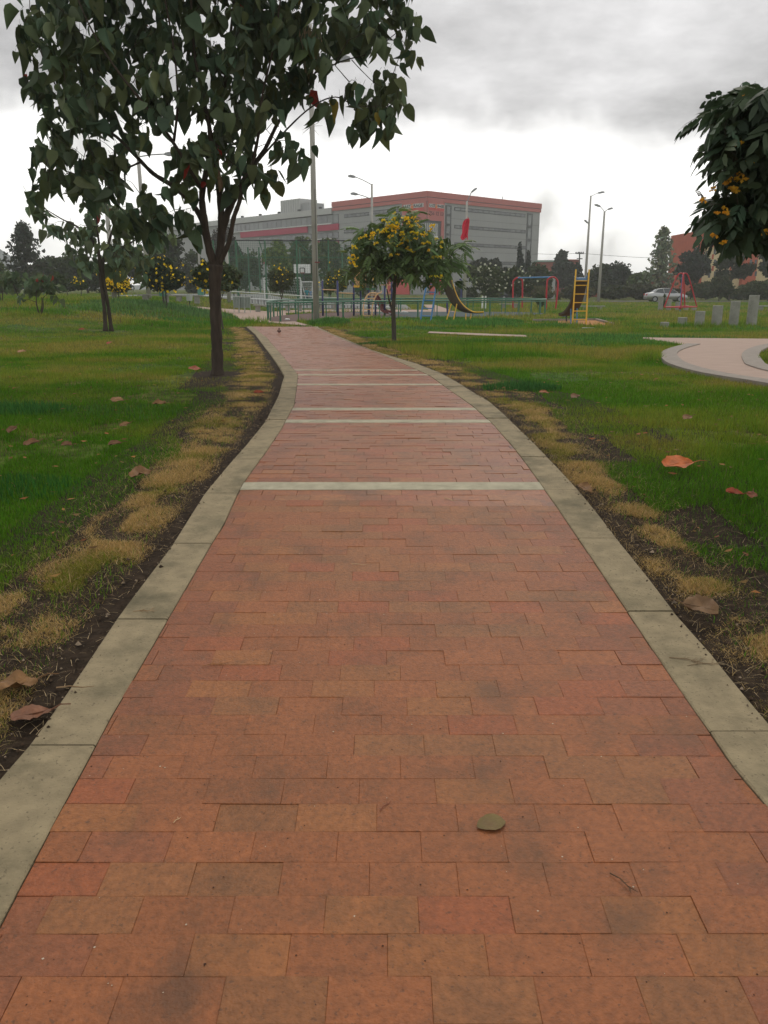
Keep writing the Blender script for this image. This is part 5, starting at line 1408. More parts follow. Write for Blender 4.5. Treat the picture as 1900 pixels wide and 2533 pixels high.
# slide with blue ladder
YB = G(1045, 795)[1]
s1_ = thing('slide', 'playground slide with blue ladder and brown chute with yellow rim', 'slide', G(1045, 795))
def q4(x, y): return (980 + x / 4.879, 640 + y / 4.879)
def Q4(x, y, d=0): a, b_ = q4(x, y); return PY(a, b_, YB + d)
for pts in ([(290, 757), (330, 500), (390, 190)], [(415, 757), (460, 480), (505, 200)]):
    P_ = [Q4(x, y, i * .25) for i, (x, y) in enumerate(pts)]; P_[0].z = zs(P_[0].x, P_[0].y) - .05
    MB().tube(P_, .038, n=8).build('ladder_rail', p_blue, s1_)
for y in (690, 597, 500, 402, 308):
    t_ = (757 - y) / 560; MB().tube([Q4(290 + 100 * t_, y, .5 * t_), Q4(415 + 88 * t_, y + 3, .5 * t_)], .026, n=6).build('rung', p_blue, s1_)
cc = [Q4(590, 205, .5), Q4(612, 300, .45), Q4(650, 410, .4), Q4(700, 510, .3), Q4(770, 590, .2), Q4(850, 640, .1), Q4(925, 655, 0), Q4(1000, 655, -.05)]
wv = Vector((.20, -.16, 0))
chute(s1_, cc, wv, .10, p_brown, p_yel, er=.028)
for a, b_, mm_ in (((665, 545), (603, 728), p_yel), ((733, 545), (688, 726), p_yel), ((842, 660), (840, 727), p_yel), ((905, 665), (893, 722), p_yel)):
    P_ = [Q4(*a, .2), Q4(*b_, 0)]; P_[1].z = zs(P_[1].x, P_[1].y) - .02
    MB().tube(P_, .028, n=7).build('leg', mm_, s1_)
for x, r_ in ((418, 20), (492, 18), (545, 26)):
    c = Q4(x, 220, .2); k = r_ / 4.879 / FPX * YB
    MB().tube([c + Vector((0, .04, 0)), c - Vector((0, .04, 0))], k, n=10).build('yellow_knob', paint('amber', (.75, .34, .04)), s1_)
# blue arched post behind it
o = MB(); o.tube(catmull([PY(x, y, 56) for x, y in [(1141, 768), (1141, 720), (1142, 705), (1141, 694), (1137, 690)]], 4), .06, n=7)
tag(o.build('blue_post', p_navy), 'navy curved post standing behind the brown slide chute', 'post')
tag(MB().tube([PY(1106, 741, 50), Vector((PY(1107, 770, 50).x, 50, 0))], .06, n=7).build('blue_post', p_navy), 'short straight navy post below the brown slide chute', 'post')
# twin white bollards
for x, lb in ((1194, 'left one of two short white posts behind the railing'), (1201.5, 'right one of two short white posts behind the railing')):
    P_ = PY(x, 732, 62); tag(MB().box((P_.x, 62, (P_.z) / 2), (.12, .08, P_.z)).build('white_post', p_white), lb, 'post', 'short white posts')

# ladder slide facing the camera
YL = G(1428, 802)[1]
s2_ = thing('slide', 'playground slide with yellow ladder and dark chute going back', 'slide', G(1428, 802))
def Q5(x, y, d=0): return PY(1250 + x / 5.352, 620 + y / 5.352, YL + d)
for pts in ([(888, 978), (918, 500), (936, 250)], [(1070, 978), (1092, 500), (1111, 250)]):
    P_ = [Q5(x, y, i * .22) for i, (x, y) in enumerate(pts)]; P_[0].z = zs(P_[0].x, P_[0].y) - .05
    MB().tube(P_, .034, n=8).build('ladder_rail', p_yel, s2_)
for y in (912, 800, 688, 575, 460, 400):
    t_ = (978 - y) / 728; MB().tube([Q5(890 + 46 * t_, y, .45 * t_), Q5(1070 + 40 * t_, y, .45 * t_)], .024, n=6).build('rung', p_yel, s2_)
cc = [Q5(1010, 385, .5), Q5(995, 470, .9), Q5(970, 600, 1.4), Q5(930, 720, 1.9), Q5(880, 800, 2.3), Q5(820, 850, 2.7), Q5(775, 858, 3.0)]
chute(s2_, cc, Vector((.27, .10, 0)), .12, p_brown, None)
sb_ = MB(); 
for i, (x0, y0_, x1, y1) in enumerate([(920, 338, 945, 372), (945, 372, 1065, 372), (1065, 372, 1090, 332)]): sb_.tube([Q5(x0, y0_, .42), Q5(x1, y1, .42)], .05, n=8)
sb_.box(Q5(1005, 388, .5), (.5, .3, .08)); sb_.build('platform', paint('pale_blue', (.12, .22, .36)), s2_)
for (x, yt) in ((868, 770), (950, 762)):
    P_ = [Q5(x, yt, .3), Q5(x, 968, .3)]; P_[1].z = zs(P_[1].x, P_[1].y); MB().tube(P_, .026, n=7).build('strut', p_blue, s2_)
MB().tube([Q5(745, 850, 3.0), Q5(795, 862, 2.8)], [.07, .05], n=8).build('slide_tip', p_blue, s2_)
P_ = [Q5(810, 862, 2.7), Q5(810, 915, 2.7)]; P_[1].z = 0; MB().tube(P_, .03, n=6).build('leg', m_frame, s2_)

# red swing frame with blue beam
YW = G(1360, 766)[1]
sw = thing('swing_frame', 'red arched swing frame with blue top beam', 'swing frame', G(1310, 764))
def Q6(x, y, d=0): return PY(1250 + x / 5.352, 620 + y / 5.352, YW + d)
for pts, d in (([(103, 750), (102, 460), (112, 395), (165, 358), (215, 385), (228, 440), (229, 640)], 2.2), ([(539, 782), (552, 440), (572, 375), (630, 349), (680, 380), (698, 430), (690, 560), (665, 782)], 0)):
    P_ = [Q6(x, y, d) for x, y in pts]; P_[0].z = P_[-1].z = -.03
    MB().tube(catmull(P_, 5), .06, n=9).build('arch', p_red, sw, smooth=True)
MB().tube([Q6(165, 360, 2.2), Q6(628, 350, 0)], .05, n=8).build('beam', p_blue, sw)

# red spinning pyramid
YM = G(1680, 769)[1]
py_ = thing('climbing_pyramid', 'red tubular pyramid climber on a blue pole', 'climber', G(1680, 770))
def Q7(x, y, d=0): return PY(1560 + x / 4.879, 560 + y / 4.879, YM + d)
ap = Q7(637, 574)
for pts in ([(560, 602, 0), (405, 975, 0)], [(697, 602, 0), (800, 970, 0)], [(632, 604, -.7), (606, 978, -1.0)], [(640, 600, .7), (655, 962, 1.0)]):
    MB().tube(catmull([ap, Q7(*pts[0]), Q7(*pts[1])], 4), .042, n=8).build('frame_tube', p_red, py_)
bc = [Q7(405, 975, 0), Q7(606, 978, -1.0), Q7(800, 970, 0), Q7(655, 962, 1.0)]
for i in range(4): MB().tube([bc[i], bc[(i + 1) % 4]], .038, n=8).build('base_tube', p_red, py_)
b_ = Q7(597, 1022); b_.z = -.05
MB().tube([b_, Q7(628, 585)], .05, n=9).build('centre_pole', p_blue, py_)
c = Q7(599, 980, -.1); MB().tube([c - Zv * .12, c - Zv * .06, c + Zv * .06, c + Zv * .12], [.05, .11, .11, .05], n=10).build('hub', p_red, py_)

# concrete stumps
m_stump = mat('stump_concrete', (0.30, 0.30, 0.26), 0.85, 0.12, 4, 0.3, 50, dirt=(0.16, 0.17, 0.13), dirtscale=5, dirtamt=0.6)
names_ = ['lowest', 'second lowest', 'third', 'fourth', 'second tallest', 'tallest']
for i, (xa, xb, yt, yb) in enumerate([(355, 458, 1155, 1203), (566, 672, 1098, 1192), (770, 880, 1022, 1202), (972, 1088, 955, 1200), (1182, 1290, 900, 1196), (1395, 1510, 830, 1192)]):
    xc = 1560 + (xa + xb) / 2 / 4.879; b_ = G(xc, 560 + yb / 4.879 + 1.5); zt = PY(xc, 560 + yt / 4.879, b_[1]).z; r_ = (xb - xa) / 2 / 4.879 / FPX * b_[1]
    o = MB().tube([(b_[0], b_[1], b_[2] - .1), (b_[0], b_[1], zt - .015), (b_[0], b_[1], zt)], [r_, r_, r_ - .012], n=24).build('concrete_stump', m_stump)
    tag(o, f'{names_[i]} concrete cylinder in the rising row at right', 'stump', 'rising row of concrete cylinders')
for i, (xa, xb, yt, yb) in enumerate([(328, 386, 850, 1005), (430, 480, 880, 1005), (538, 590, 912, 1003), (640, 690, 950, 1010), (742, 786, 985, 1012)]):
    xc = 1560 + (xa + xb) / 2 / 4.879; b_ = G(xc, 560 + 1008 / 4.879); zt = PY(xc, 560 + yt / 4.879, b_[1]).z
    o = MB().tube([(b_[0], b_[1], b_[2] - .1), (b_[0], b_[1], zt)], [.17, .17], n=18).build('concrete_stump', m_stump)
    tag(o, f'{["tallest", "second", "third", "fourth", "lowest"][i]} concrete cylinder of the farther row behind the red pyramid', 'stump', 'farther row of concrete cylinders')

# benches
def bench(px, py, w, label, h=.42, d=.45, m=m_stump):
    b_ = G(px, py); r = thing('bench', label, 'bench', b_, group='concrete benches in the park')
    MB().box((b_[0], b_[1], b_[2] + h), (w, d, .07)).build('seat', m, r)
    for s in (-1, 1): MB().box((b_[0] + s * w * .3, b_[1], b_[2] + (h - .035) / 2 - .03), (.28, d * .7, h - .035 + .05)).build('leg', m, r)
bench(653, 772, 1.25, 'concrete bench just right of the wire bins'); bench(727, 770, 1.3, 'concrete bench behind the left end of the railing'); bench(813, 769.5, 1.5, 'concrete bench behind the railing right of the tall pole')
bench(1466, 765, 1.7, 'pale bench on the lawn right of the yellow ladder', h=.22); bench(1260, 762, 1.5, 'pale bench behind the right end of the railing', h=.3); bench(1893, 768, 1.2, 'bench cut by the right edge', h=.3)
bench(386, 748, 1.8, 'long bench behind the spreading tree, left one', h=.40); bench(466, 748, 1.8, 'long bench behind the spreading tree, right one', h=.40)

# wire mesh bins
m_wire = mat('bin_wire', (0.40, 0.45, 0.41), 0.5, 0.1, 20)
def wire_bin(px, py, label, r0=.20, H=.92):
    b_ = Vector(G(px, py)); r = thing('litter_bin', label, 'bin', b_[:], group='pale wire litter bins')
    MB().tube([b_ + Zv * .30, b_ + Zv * H], [r0 * .8, r0], n=14, cap=True).build('basket', mat('bin_shell', (0.15, 0.20, 0.17), 0.6, 0.2, 30), r)
    for k in range(14):
        a = k * 2 * math.pi / 14; v = Vector((math.cos(a), math.sin(a), 0))
        MB().tube([b_ + v * r0 * .82 + Zv * .28, b_ + v * r0 * 1.02 + Zv * (H + .02)], .009, n=4).build('wire', m_wire, r)
    MB().tube([b_ + Zv * (H - .01), b_ + Zv * (H + .03)], r0 * 1.06, n=14).build('rim', m_wire, r)
    for s in (-1, 1): MB().tube([b_ + Vector((s * r0 * .8, 0, 0)), b_ + Vector((s * r0 * .8, 0, .35))], .02, n=5).build('leg', m_wire, r)
wire_bin(586, 774, 'leftmost of the three wire bins at the path junction'); wire_bin(598, 774.5, 'middle wire bin of the three at the path junction', .22); wire_bin(613, 773.5, 'rightmost of the three wire bins at the path junction')
# small baskets on posts
for x, yt, yb, lb in ((404, 716, 752, 'green litter basket on a post before the left bench'), (470, 728, 758, 'pale litter basket on a post right of the spreading tree')):
    b_ = Vector(G(x, yb)); Yb = b_.y; r = thing('litter_bin', lb, 'bin', b_[:]); t_ = PY(x, yt, Yb)
    MB().tube([b_, Vector((b_.x, b_.y, t_.z))], .03, n=6).build('post', m_dark, r)
    MB().tube([Vector((b_.x, b_.y - .02, t_.z - .35)), Vector((b_.x, b_.y - .02, t_.z))], [.16, .2], n=12).build('basket', paint('bin_teal', (.08, .26, .20)) if x < 450 else m_wire, r)
Pb = PY(497, 722, 62); zg_ = zs(Pb.x, 62)
tb_ = thing('litter_bin', 'square teal bin behind the forked trunk', 'bin', (Pb.x, 62, zg_))
MB().box((Pb.x, 62, Pb.z), (.42, .35, .5)).build('bin_box', paint('bin_teal', (.08, .26, .20)), tb_); MB().tube([(Pb.x, 62, zg_), (Pb.x, 62, Pb.z - .25)], .04, n=6).build('post', m_dark, tb_)

# ================================================================== SPORTS COURT
YQ = 74.0
fe = thing('court_fence', 'tall green wire-mesh fence around the sports court', 'fence', (PY(700, 740, YQ).x, YQ, zs(PY(700, 740, YQ).x, YQ)))
xs_f = [524, 584, 604, 640, 662, 690, 733, 738, 812, 858, 905]
def FP(x, y, Y=YQ): return PY(x, y, Y)
for k, x in enumerate([527, 583, 655, 733, 812, 892]):
    t_ = FP(x, 594); MB().tube([(t_.x, YQ, zs(t_.x, YQ) - .05), t_], .085 if k % 2 else .07, n=7).build('post', p_court, fe)
for y, r_ in ((594.5, .05), (636, .03), (682, .03), (742, .05)):
    MB().tube([FP(522, y + (-.5 if y < 600 else 0)), FP(900, y + .8)], r_, n=6).build('rail', m_dark if y < 600 else p_court, fe)
for (xa, ya, xb, yb) in ((714, 620, 733, 594), (733, 594, 770, 630), (583, 594, 600, 640), (640, 594, 655, 640)):
    MB().tube([FP(xa, ya), FP(xb, yb)], .04, n=5).build('brace', p_court, fe)
Yq2 = 96
for x in (565, 613, 640, 690, 741, 846):
    t_ = PY(x, 612, Yq2); MB().tube([(t_.x, Yq2, zs(t_.x, Yq2)), t_], .08, n=6).build('post', p_court, fe)
msh = MB(); xa, xb = FP(522, 700).x, FP(898, 700).x; zt = FP(700, 595).z
x = xa
while x < xb:
    z0_ = zs(x, YQ); msh.box((x, YQ, (zt + z0_) / 2), (.014, .014, zt - z0_)); x += .16
z = .3
while z < zt: msh.box(((xa + xb) / 2, YQ, z), (xb - xa, .012, .012)); z += .16
o = msh.build('wire_mesh', p_court, fe); o['kind'] = 'stuff'
# low white court wall
mb = MB(); a, b_ = PY(500, 744, 66), PY(980, 744, 62)
w_ = thing('low_fence', 'low white-posted barrier along the near side of the court', 'fence', (a.x, a.y, zs(a.x, a.y)))
for i in range(64):
    p = a.lerp(b_, i / 63); z = zs(p.x, p.y); MB().box((p.x, p.y, z + .24), (.06, .06, .5)).build('picket', m_dark if i % 2 else m_stump, w_)
MB().tube([Vector((a.x, a.y, zs(a.x, a.y) + .52)), Vector((b_.x, b_.y, zs(b_.x, b_.y) + .5))], .035, n=6).build('rail', p_white, w_)
MB().tube([Vector((a.x, a.y, zs(a.x, a.y) + .06)), Vector((b_.x, b_.y, zs(b_.x, b_.y) + .06))], .06, n=6).build('rail', p_white, w_)
def goal(x0, x1, yt, yb, Yg, label, skew=0):
    a, b2 = PY(x0, yt, Yg), PY(x1, yt, Yg + skew); r = thing('goal', label, 'goal', (a.x, Yg, zs(a.x, Yg)))
    for p in (a, b2):
        MB().tube([(p.x, p.y, zs(p.x, p.y) - .02), p], .06, n=8).build('goalpost', p_white, r)
        MB().tube([p, Vector((p.x + .5, p.y + 1.0, zs(p.x, p.y)))], .035, n=6).build('back_stay', p_white, r)
    MB().tube([a, b2], .06, n=8).build('crossbar', p_white, r)
    nt = MB()
    for i in range(16):
        p = a.lerp(b2, i / 15); g = zs(p.x, p.y); nt.tube([p, Vector((p.x + .5, p.y + 1.0, g))], .008, n=3)
    for j in range(1, 9):
        t_ = j / 9; pa = a.lerp(Vector((a.x + .5, a.y + 1, zs(a.x, a.y))), t_); pb = b2.lerp(Vector((b2.x + .5, b2.y + 1, zs(b2.x, b2.y))), t_); nt.tube([pa, pb], .008, n=3)
    nt.build('net', p_white, r)
goal(653, 743, 687.5, 744, 78, 'white football goal behind the fence, nearer one')
goal(745, 773, 697, 742, 84, 'white football goal right behind the first, partly behind the tall pole')
bb = thing('basketball_stand', 'white basketball backboard with red hoop on a stand', 'basketball stand', (PY(747, 740, 86).x, 86, zs(PY(747, 740, 86).x, 86)))
c = PY(747.5, 664.5, 86); MB().box(c, (39 / FPX * 86, .06, 20.5 / FPX * 86)).build('backboard', p_white, bb)
sq = PY(748, 669, 85.95); w_, h_ = 11 / FPX * 86 / 2, 11 / FPX * 86 / 2
for (dx, dz, sx, sz) in ((-w_, 0, .08, 2 * h_), (w_, 0, .08, 2 * h_), (0, h_, 2 * w_, .08), (0, -h_, 2 * w_, .08)): MB().box((sq.x + dx, 85.94, sq.z + dz), (sx, .03, sz)).build('target_square', m_black, bb)
h0 = PY(748, 675, 85.5)
MB().tube([h0 + Vector((math.cos(a) * .23, math.sin(a) * .23, 0)) for a in np.linspace(0, 6.283, 13)], .02, n=5).build('hoop', p_red, bb)
MB().tube([(c.x, 87.6, zs(c.x, 87)), (c.x, 87.6, c.z - .3), (c.x, 86.1, c.z)], .09, n=8).build('stand_post', m_dark, bb)

# ================================================================== VEHICLES
m_silver = mat('car_silver', (0.42, 0.43, 0.43), 0.3, 0.05, 3, metal=0.5, spec=0.6); m_dgrey = mat('car_dark', (0.045, 0.05, 0.055), 0.25, 0.05, 3, spec=0.6)
m_bluec = mat('car_blue', (0.03, 0.05, 0.16), 0.3, 0.05, 3, spec=0.6); m_tyre = mat('tyre', (0.02, 0.02, 0.02), 0.85); m_lampr = mat('tail_lamp', (0.5, 0.02, 0.03), 0.3); m_lampw = mat('head_lamp', (0.7, 0.7, 0.68), 0.2)
def car(loc, yaw, m, kind, label):
    r = thing('parked_car', label, 'car', loc, yaw, local=True)
    L_, W_ = (4.35, 1.72) if kind == 'sedan' else (3.9, 1.66)
    if kind == 'sedan':
        st = [(-2.17, .35, .55, .74), (-2.12, .28, .86, .80), (-1.75, .24, .98, .86), (-1.3, .24, 1.0, .86), (-.5, .24, .93, .87), (.5, .24, .92, .87), (1.0, .24, .95, .86), (1.6, .24, .84, .84), (2.05, .26, .70, .76), (2.18, .36, .55, .62)]
        cab = [(-1.55, .99, .70), (-1.05, 1.33, .58), (-.45, 1.43, .56), (.2, 1.43, .56), (.65, 1.30, .58), (1.2, .95, .70)]
    else:
        st = [(-1.95, .35, .70, .74), (-1.9, .28, .98, .80), (-1.5, .24, 1.02, .83), (-.5, .24, .98, .84), (.6, .24, .96, .84), (1.0, .24, .98, .83), (1.5, .25, .86, .80), (1.85, .28, .70, .72), (1.95, .36, .55, .6)]
        cab = [(-1.9, 1.0, .68), (-1.65, 1.38, .58), (-.9, 1.48, .57), (0, 1.47, .57), (.45, 1.34, .58), (1.1, .97, .70)]
    vs, fs = [], []
    for (x, zb2, zt2, hw) in st:
        for (y, z) in ((-hw * .9, zb2), (-hw, (zb2 + zt2) / 2), (-hw * .97, zt2 - .08), (-hw * .86, zt2), (hw * .86, zt2), (hw * .97, zt2 - .08), (hw, (zb2 + zt2) / 2), (hw * .9, zb2)): vs.append((x, y, z))
    for i in range(len(st) - 1):
        for k in range(8): a, b2 = i * 8 + k, i * 8 + (k + 1) % 8; fs.append((a, b2, b2 + 8, a + 8))
    fs.append(tuple(range(7, -1, -1))); fs.append(tuple((len(st) - 1) * 8 + k for k in range(8)))
    MB().add(vs, fs).build('body', m, r, smooth=True)
    vs, fs = [], []
    for (x, z, hw) in cab:
        for (y, zz_) in ((-.76, .93), (-hw, z - .03), (-hw * .8, z), (hw * .8, z), (hw, z - .03), (.76, .93)): vs.append((x, y, zz_))
    for i in range(len(cab) - 1):
        for k in range(5): a, b2 = i * 6 + k, i * 6 + k + 1; fs.append((a, a + 6, b2 + 6, b2))
    MB().add(vs, fs).build('windows', m_glass, r)
    rf = MB(); pts = [(x, z, hw) for x, z, hw in cab[1:-1]]
    vs, fs = [], []
    for (x, z, hw) in pts:
        for y in (-hw - .01, -hw * .6, hw * .6, hw + .01): vs.append((x, y, z + (.02 if abs(y) < hw * .7 else -.01)))
    for i in range(len(pts) - 1):
        for k in range(3): a = i * 4 + k; fs.append((a, a + 4, a + 5, a + 1))
    rf.add(vs, fs); rf.build('roof', m, r, smooth=True)
    for s in (-1, 1):
        for i, (x, z, hw) in enumerate(cab):
            if i in (0, len(cab) - 1): continue
            if i in (1, 2, len(cab) - 2) : MB().tube([(x + (-.35 if i == 1 else .45 if i == len(cab) - 2 else .1), s * .775, .95), (x, s * (hw + .01), z - .02)], .035, n=4).build('pillar', m, r)
        for x in (-1.3, 1.32):
            w0 = MB().tube([(x, s * .68, .31), (x, s * .87, .31)], .31, n=18).build('wheel', m_tyre, r)
            MB().tube([(x, s * .86, .31), (x, s * .885, .31)], .2, n=12).build('rim', m_steel, w0)
        MB().box((-L_ / 2 + .06, s * .58, .78), (.14, .28, .18)).build('tail_light', m_lampr, r)
        MB().box((L_ / 2 - .12, s * .52, .62), (.14, .32, .14)).build('headlight', m_lampw, r)
    MB().box((-L_ / 2 - .01, 0, .62), (.03, .5, .12)).build('number_plate', p_white, r)
car((PY(1645, 747, 89.5).x, 89.5, .02), R(-4), m_silver, 'sedan', 'silver sedan facing right on the road behind the red pyramid')
car((PY(1240, 740, 100).x, 100, .02), R(128), m_dgrey, 'hatch', 'dark hatchback seen from behind between the tall poles and red frame')
xb_ = PY(72, 722, 96).x
car((xb_, 96, zs(xb_, 96) + .25), R(12), m_bluec, 'hatch', 'dark blue car half hidden in the greenery at far left')

# ================================================================== PERSON beyond the railing
def person(px, py, Yp, h, label, shirt):
    X0 = PY(px, py, Yp).x; g = zs(X0, Yp); r = thing('person', label, 'person', (X0, Yp, g), R(200), local=True)
    k = h / 1.7; J = {'pel': (0, 0, .92), 'wa': (0, 0, 1.08), 'ch': (0, 0, 1.30), 'ne': (0, .01, 1.46), 'he': (0, .02, 1.56), 'ht': (0, .02, 1.68)}
    V_ = [J['pel'], J['wa'], J['ch'], J['ne'], J['he'], J['ht'], (.17, 0, 1.38), (.24, .06, 1.14), (.20, .22, .98), (-.17, 0, 1.38), (-.25, .02, 1.12), (-.24, .12, .90), (.09, 0, .88), (.11, .06, .50), (.11, 0, .08), (.12, .14, .03), (-.09, 0, .88), (-.12, -.02, .50), (-.13, -.12, .08), (-.13, .03, .03)]
    E_ = [(0, 1), (1, 2), (2, 3), (3, 4), (4, 5), (2, 6), (6, 7), (7, 8), (2, 9), (9, 10), (10, 11), (0, 12), (12, 13), (13, 14), (14, 15), (0, 16), (16, 17), (17, 18), (18, 19)]
    Rr = [.13, .12, .14, .055, .09, .075, .06, .042, .032, .06, .042, .032, .085, .058, .04, .035, .085, .058, .04, .035]
    me = bpy.data.meshes.new('body'); me.from_pydata([tuple(c * k for c in v) for v in V_], E_, [])
    me.materials.append(mat('skin', (.28, .16, .10), .6)); o = link('body', me, r)
    md = o.modifiers.new('skin', 'SKIN'); me.skin_vertices[0].data[0].use_root = True
    for i, q_ in enumerate(Rr): me.skin_vertices[0].data[i].radius = (q_ * k, q_ * k * .85)
    o.modifiers.new('sub', 'SUBSURF').levels = 1
    MB().tube([(0, 0, .86 * k), (0, 0, 1.0 * k), (0, 0, 1.2 * k), (0, 0, 1.36 * k), (0, 0, 1.43 * k)], [.165 * k, .15 * k, .175 * k, .17 * k, .07 * k], n=12).build('shirt', shirt, r, smooth=True)
    for s in (-1, 1): MB().tube([(s * .13 * k, 0, 1.38 * k), (s * .245 * k, .04 * k, 1.16 * k)], [.08 * k, .06 * k], n=8).build('sleeve', shirt, r, smooth=True)
    for s, dy in ((1, .06), (-1, -.02)): MB().tube([(s * .09 * k, 0, .94 * k), (s * .11 * k, dy * k, .50 * k), (s * .12 * k, dy * .2 * k, .10 * k)], [.11 * k, .085 * k, .06 * k], n=8).build('trousers', mat('denim', (.03, .045, .08), .8), r, smooth=True)
    MB().tube([(0, .02 * k, 1.60 * k), (0, .0, 1.66 * k), (0, 0, 1.71 * k)], [.088 * k, .085 * k, .03 * k], n=10).build('hair', m_black, r, smooth=True)
person(759, 735, 82, 1.55, 'person in a teal top playing on the court', mat('teal_cloth', (.03, .22, .26), .8))
person(768, 735, 88, 1.4, 'person in a blue top behind the tall pole', mat('blue_cloth', (.03, .14, .35), .8))

# ================================================================== BIRD on the path
bd = Vector(G(691, 827)); r = thing('bird', 'small brown dove walking on the brick path', 'bird', bd[:], R(95), local=True)
m_dove = mat('dove_feather', (0.13, 0.065, 0.048), 0.8, 0.25, 60, 0.3, 200)
MB().tube([(-.17, 0, .085), (-.10, 0, .095), (-.05, 0, .10), (0, 0, .105), (.045, 0, .125), (.065, 0, .155), (.075, 0, .178), (.085, 0, .192), (.09, 0, .205)], [.012, .022, .045, .052, .045, .028, .022, .022, .008], n=12).build('body', m_dove, r, smooth=True)
for s in (-1, 1):
    MB().tube([(-.13, s * .022, .095), (-.05, s * .048, .11), (.03, s * .04, .125)], [.006, .022, .012], n=8).build('wing', mat('dove_wing', (.09, .05, .04), .85), r, smooth=True)
    MB().tube([(.0, s * .02, .07), (.005, s * .02, .0), (.03, s * .022, -.0)], .005, n=5).build('leg', m_signred, r)
    MB().tube([(.088, s * .019, .185), (.088, s * .024, .185)], .004, n=6).build('eye', m_black, r)
MB().tube([(.092, 0, .182), (.12, 0, .175)], [.006, .001], n=6).build('beak', m_dark, r)

# ================================================================== GROUND LEAVES, TWIGS
def dry_leaf(px, py, L_, yaw, col, label, curl=.3, lift=.02, crinkle=.04, stalk=True, dz=0.0, tilt=0.0, m=None):
    if L_ > .11 and px != 1676 and py < 1500: L_ *= .68
    if px != 1676: col = tuple(c * k for c, k in zip(col, (.85, .85, .7)))
    b_ = G(px, py); nu, nv = 12, 7; vs, fs = [], []
    ca, sa_ = math.cos(yaw), math.sin(yaw); rs = random.Random(int(px * 7 + py))
    ph = [rs.uniform(0, 6.28) for _ in range(4)]
    for i in range(nu):
        u_ = i / (nu - 1); w = L_ * .46 * math.sin(math.pi * min(1, (u_ * .92 + .06))) ** .65 * (1 - .25 * u_)
        for j in range(nv):
            v = (j / (nv - 1) - .5) * 2
            jag = 1 + (rs.uniform(-.30, .12) * (.15 if px == 1213 else 1) if abs(v) == 1 else 0)
            x = (u_ - .5) * L_; y = v * w * jag
            z = lift * .4 + abs(v) ** 1.5 * curl * w * .45 + crinkle * .9 * L_ * (math.sin(x / L_ * 9 + ph[0]) * math.sin(v * 3 + ph[1])) + max(0.0, .32 * (x * sa_ + y * ca) + .16 * L_) * (0 if dz < .005 else 1)
            z = max(z, .003)
            vs.append((b_[0] + x * ca - y * sa_, b_[1] + x * sa_ + y * ca, b_[2] + dz + z))
    for i in range(nu - 1):
        for j in range(nv - 1): a = i * nv + j; fs.append((a, a + nv, a + nv + 1, a + 1))
    r = thing('fallen_leaf', label, 'leaf', b_)
    link('leaf_blade', MB().add(vs, fs).mesh('leaf_blade', m or m_dryleaf, True), r, color=col)
    if stalk:
        e = Vector(vs[(nu - 1) * nv + nv // 2]); d = Vector((ca, sa_, 0))
        mb = MB(); mb.tube([Vector(vs[nv // 2 + nv]), Vector(vs[nv // 2 + nv * 5]) + Zv * .001, e, e + d * L_ * .25 + Zv * .012, e + d * L_ * .5 + Zv * .006], [.0015, .002, .003, .0022, .0018], n=5)
        link('leaf_stalk', mb.mesh('leaf_stalk', m_dryleaf), r, color=tuple(c * .8 for c in col))
m_dryleaf = mat('dry_leaf', None, 0.62, 0.3, 25, 0.4, 80, source='obj', dirt=(0.12, 0.055, 0.03), dirtscale=18, dirtamt=0.5, spec=0.3)
OR = (0.50, 0.135, 0.035); BR = (0.17, 0.080, 0.035); RD = (0.33, 0.06, 0.025); TN = (0.24, 0.125, 0.055)
dry_leaf(1676, 1172, .20, R(12), OR, 'large orange-brown leaf with a long stalk on the right grass', .5, .03, dz=.02, tilt=-.25)
dry_leaf(1814, 1236, .13, R(-20), RD, 'small red-brown leaf near the right edge', .6, .02, dz=.02)
dry_leaf(1858, 1240, .07, R(60), (0.25, .09, .05), 'tiny brown leaf beside the small red-brown one', .6, .02, dz=.02)
dry_leaf(1730, 1528, .13, R(160), (0.20, 0.115, 0.065), 'crumpled brown leaf lying on the right kerb edge', .7, .01, .12, dz=.02)
dry_leaf(1213, 2042, .075, R(205), (0.17, 0.12, 0.045), 'single olive-brown leaf lying on the bricks', .35, .003, .03, dz=.004, stalk=False)
dry_leaf(78, 1772, .115, R(25), (0.22, 0.095, 0.06), 'pinkish-brown leaf in the soil by the left kerb', .35, .02, .08)
dry_leaf(42, 1698, .13, R(20), TN, 'crumpled tan leaf with stalk at the left edge', .6, .03, .12)
dry_leaf(348, 1192, .19, R(20), TN, 'curled tan leaf on the dry grass of the left verge', .8, .03, .1, dz=.02)
dry_leaf(482, 921, .26, R(-15), (0.40, .11, .06), 'pinkish leaf lying left of the forked trunk', .3, .02, .05, dz=.02)
dry_leaf(203, 820, .30, R(20), RD, 'red leaf on the lawn left of the twin-stemmed tree', .6, .03, dz=.02)
dry_leaf(271, 854, .22, R(60), RD, 'red-brown leaf below the twin-stemmed tree', .6, .03, dz=.02)
dry_leaf(54, 877, .24, R(10), (0.40, .22, .12), 'pale tan leaf on the left lawn near the edge', .4, .03, dz=.02)
dry_leaf(80, 1112, .16, R(30), BR, 'brown leaf on the left lawn, largest of the three in a line', .8, .02, dz=.02)
dry_leaf(166, 1114, .12, R(-10), BR, 'brown leaf in the middle of three on the left lawn', .8, .02, dz=.02)
dry_leaf(285, 1112, .13, R(15), BR, 'brown leaf nearest the path among three on the left lawn', .8, .02, dz=.02)
dry_leaf(32, 1076, .15, R(80), BR, 'brown leaf at the left edge of the lawn', .8, .02, dz=.02)
dry_leaf(640, 985, .10, R(10), RD, 'small red leaf on the dry verge left of the bend', .8, .03, dz=.03)
dry_leaf(311, 1063, .13, R(40), TN, 'small tan leaf on the lawn above the three brown ones', .6, .02, dz=.02)
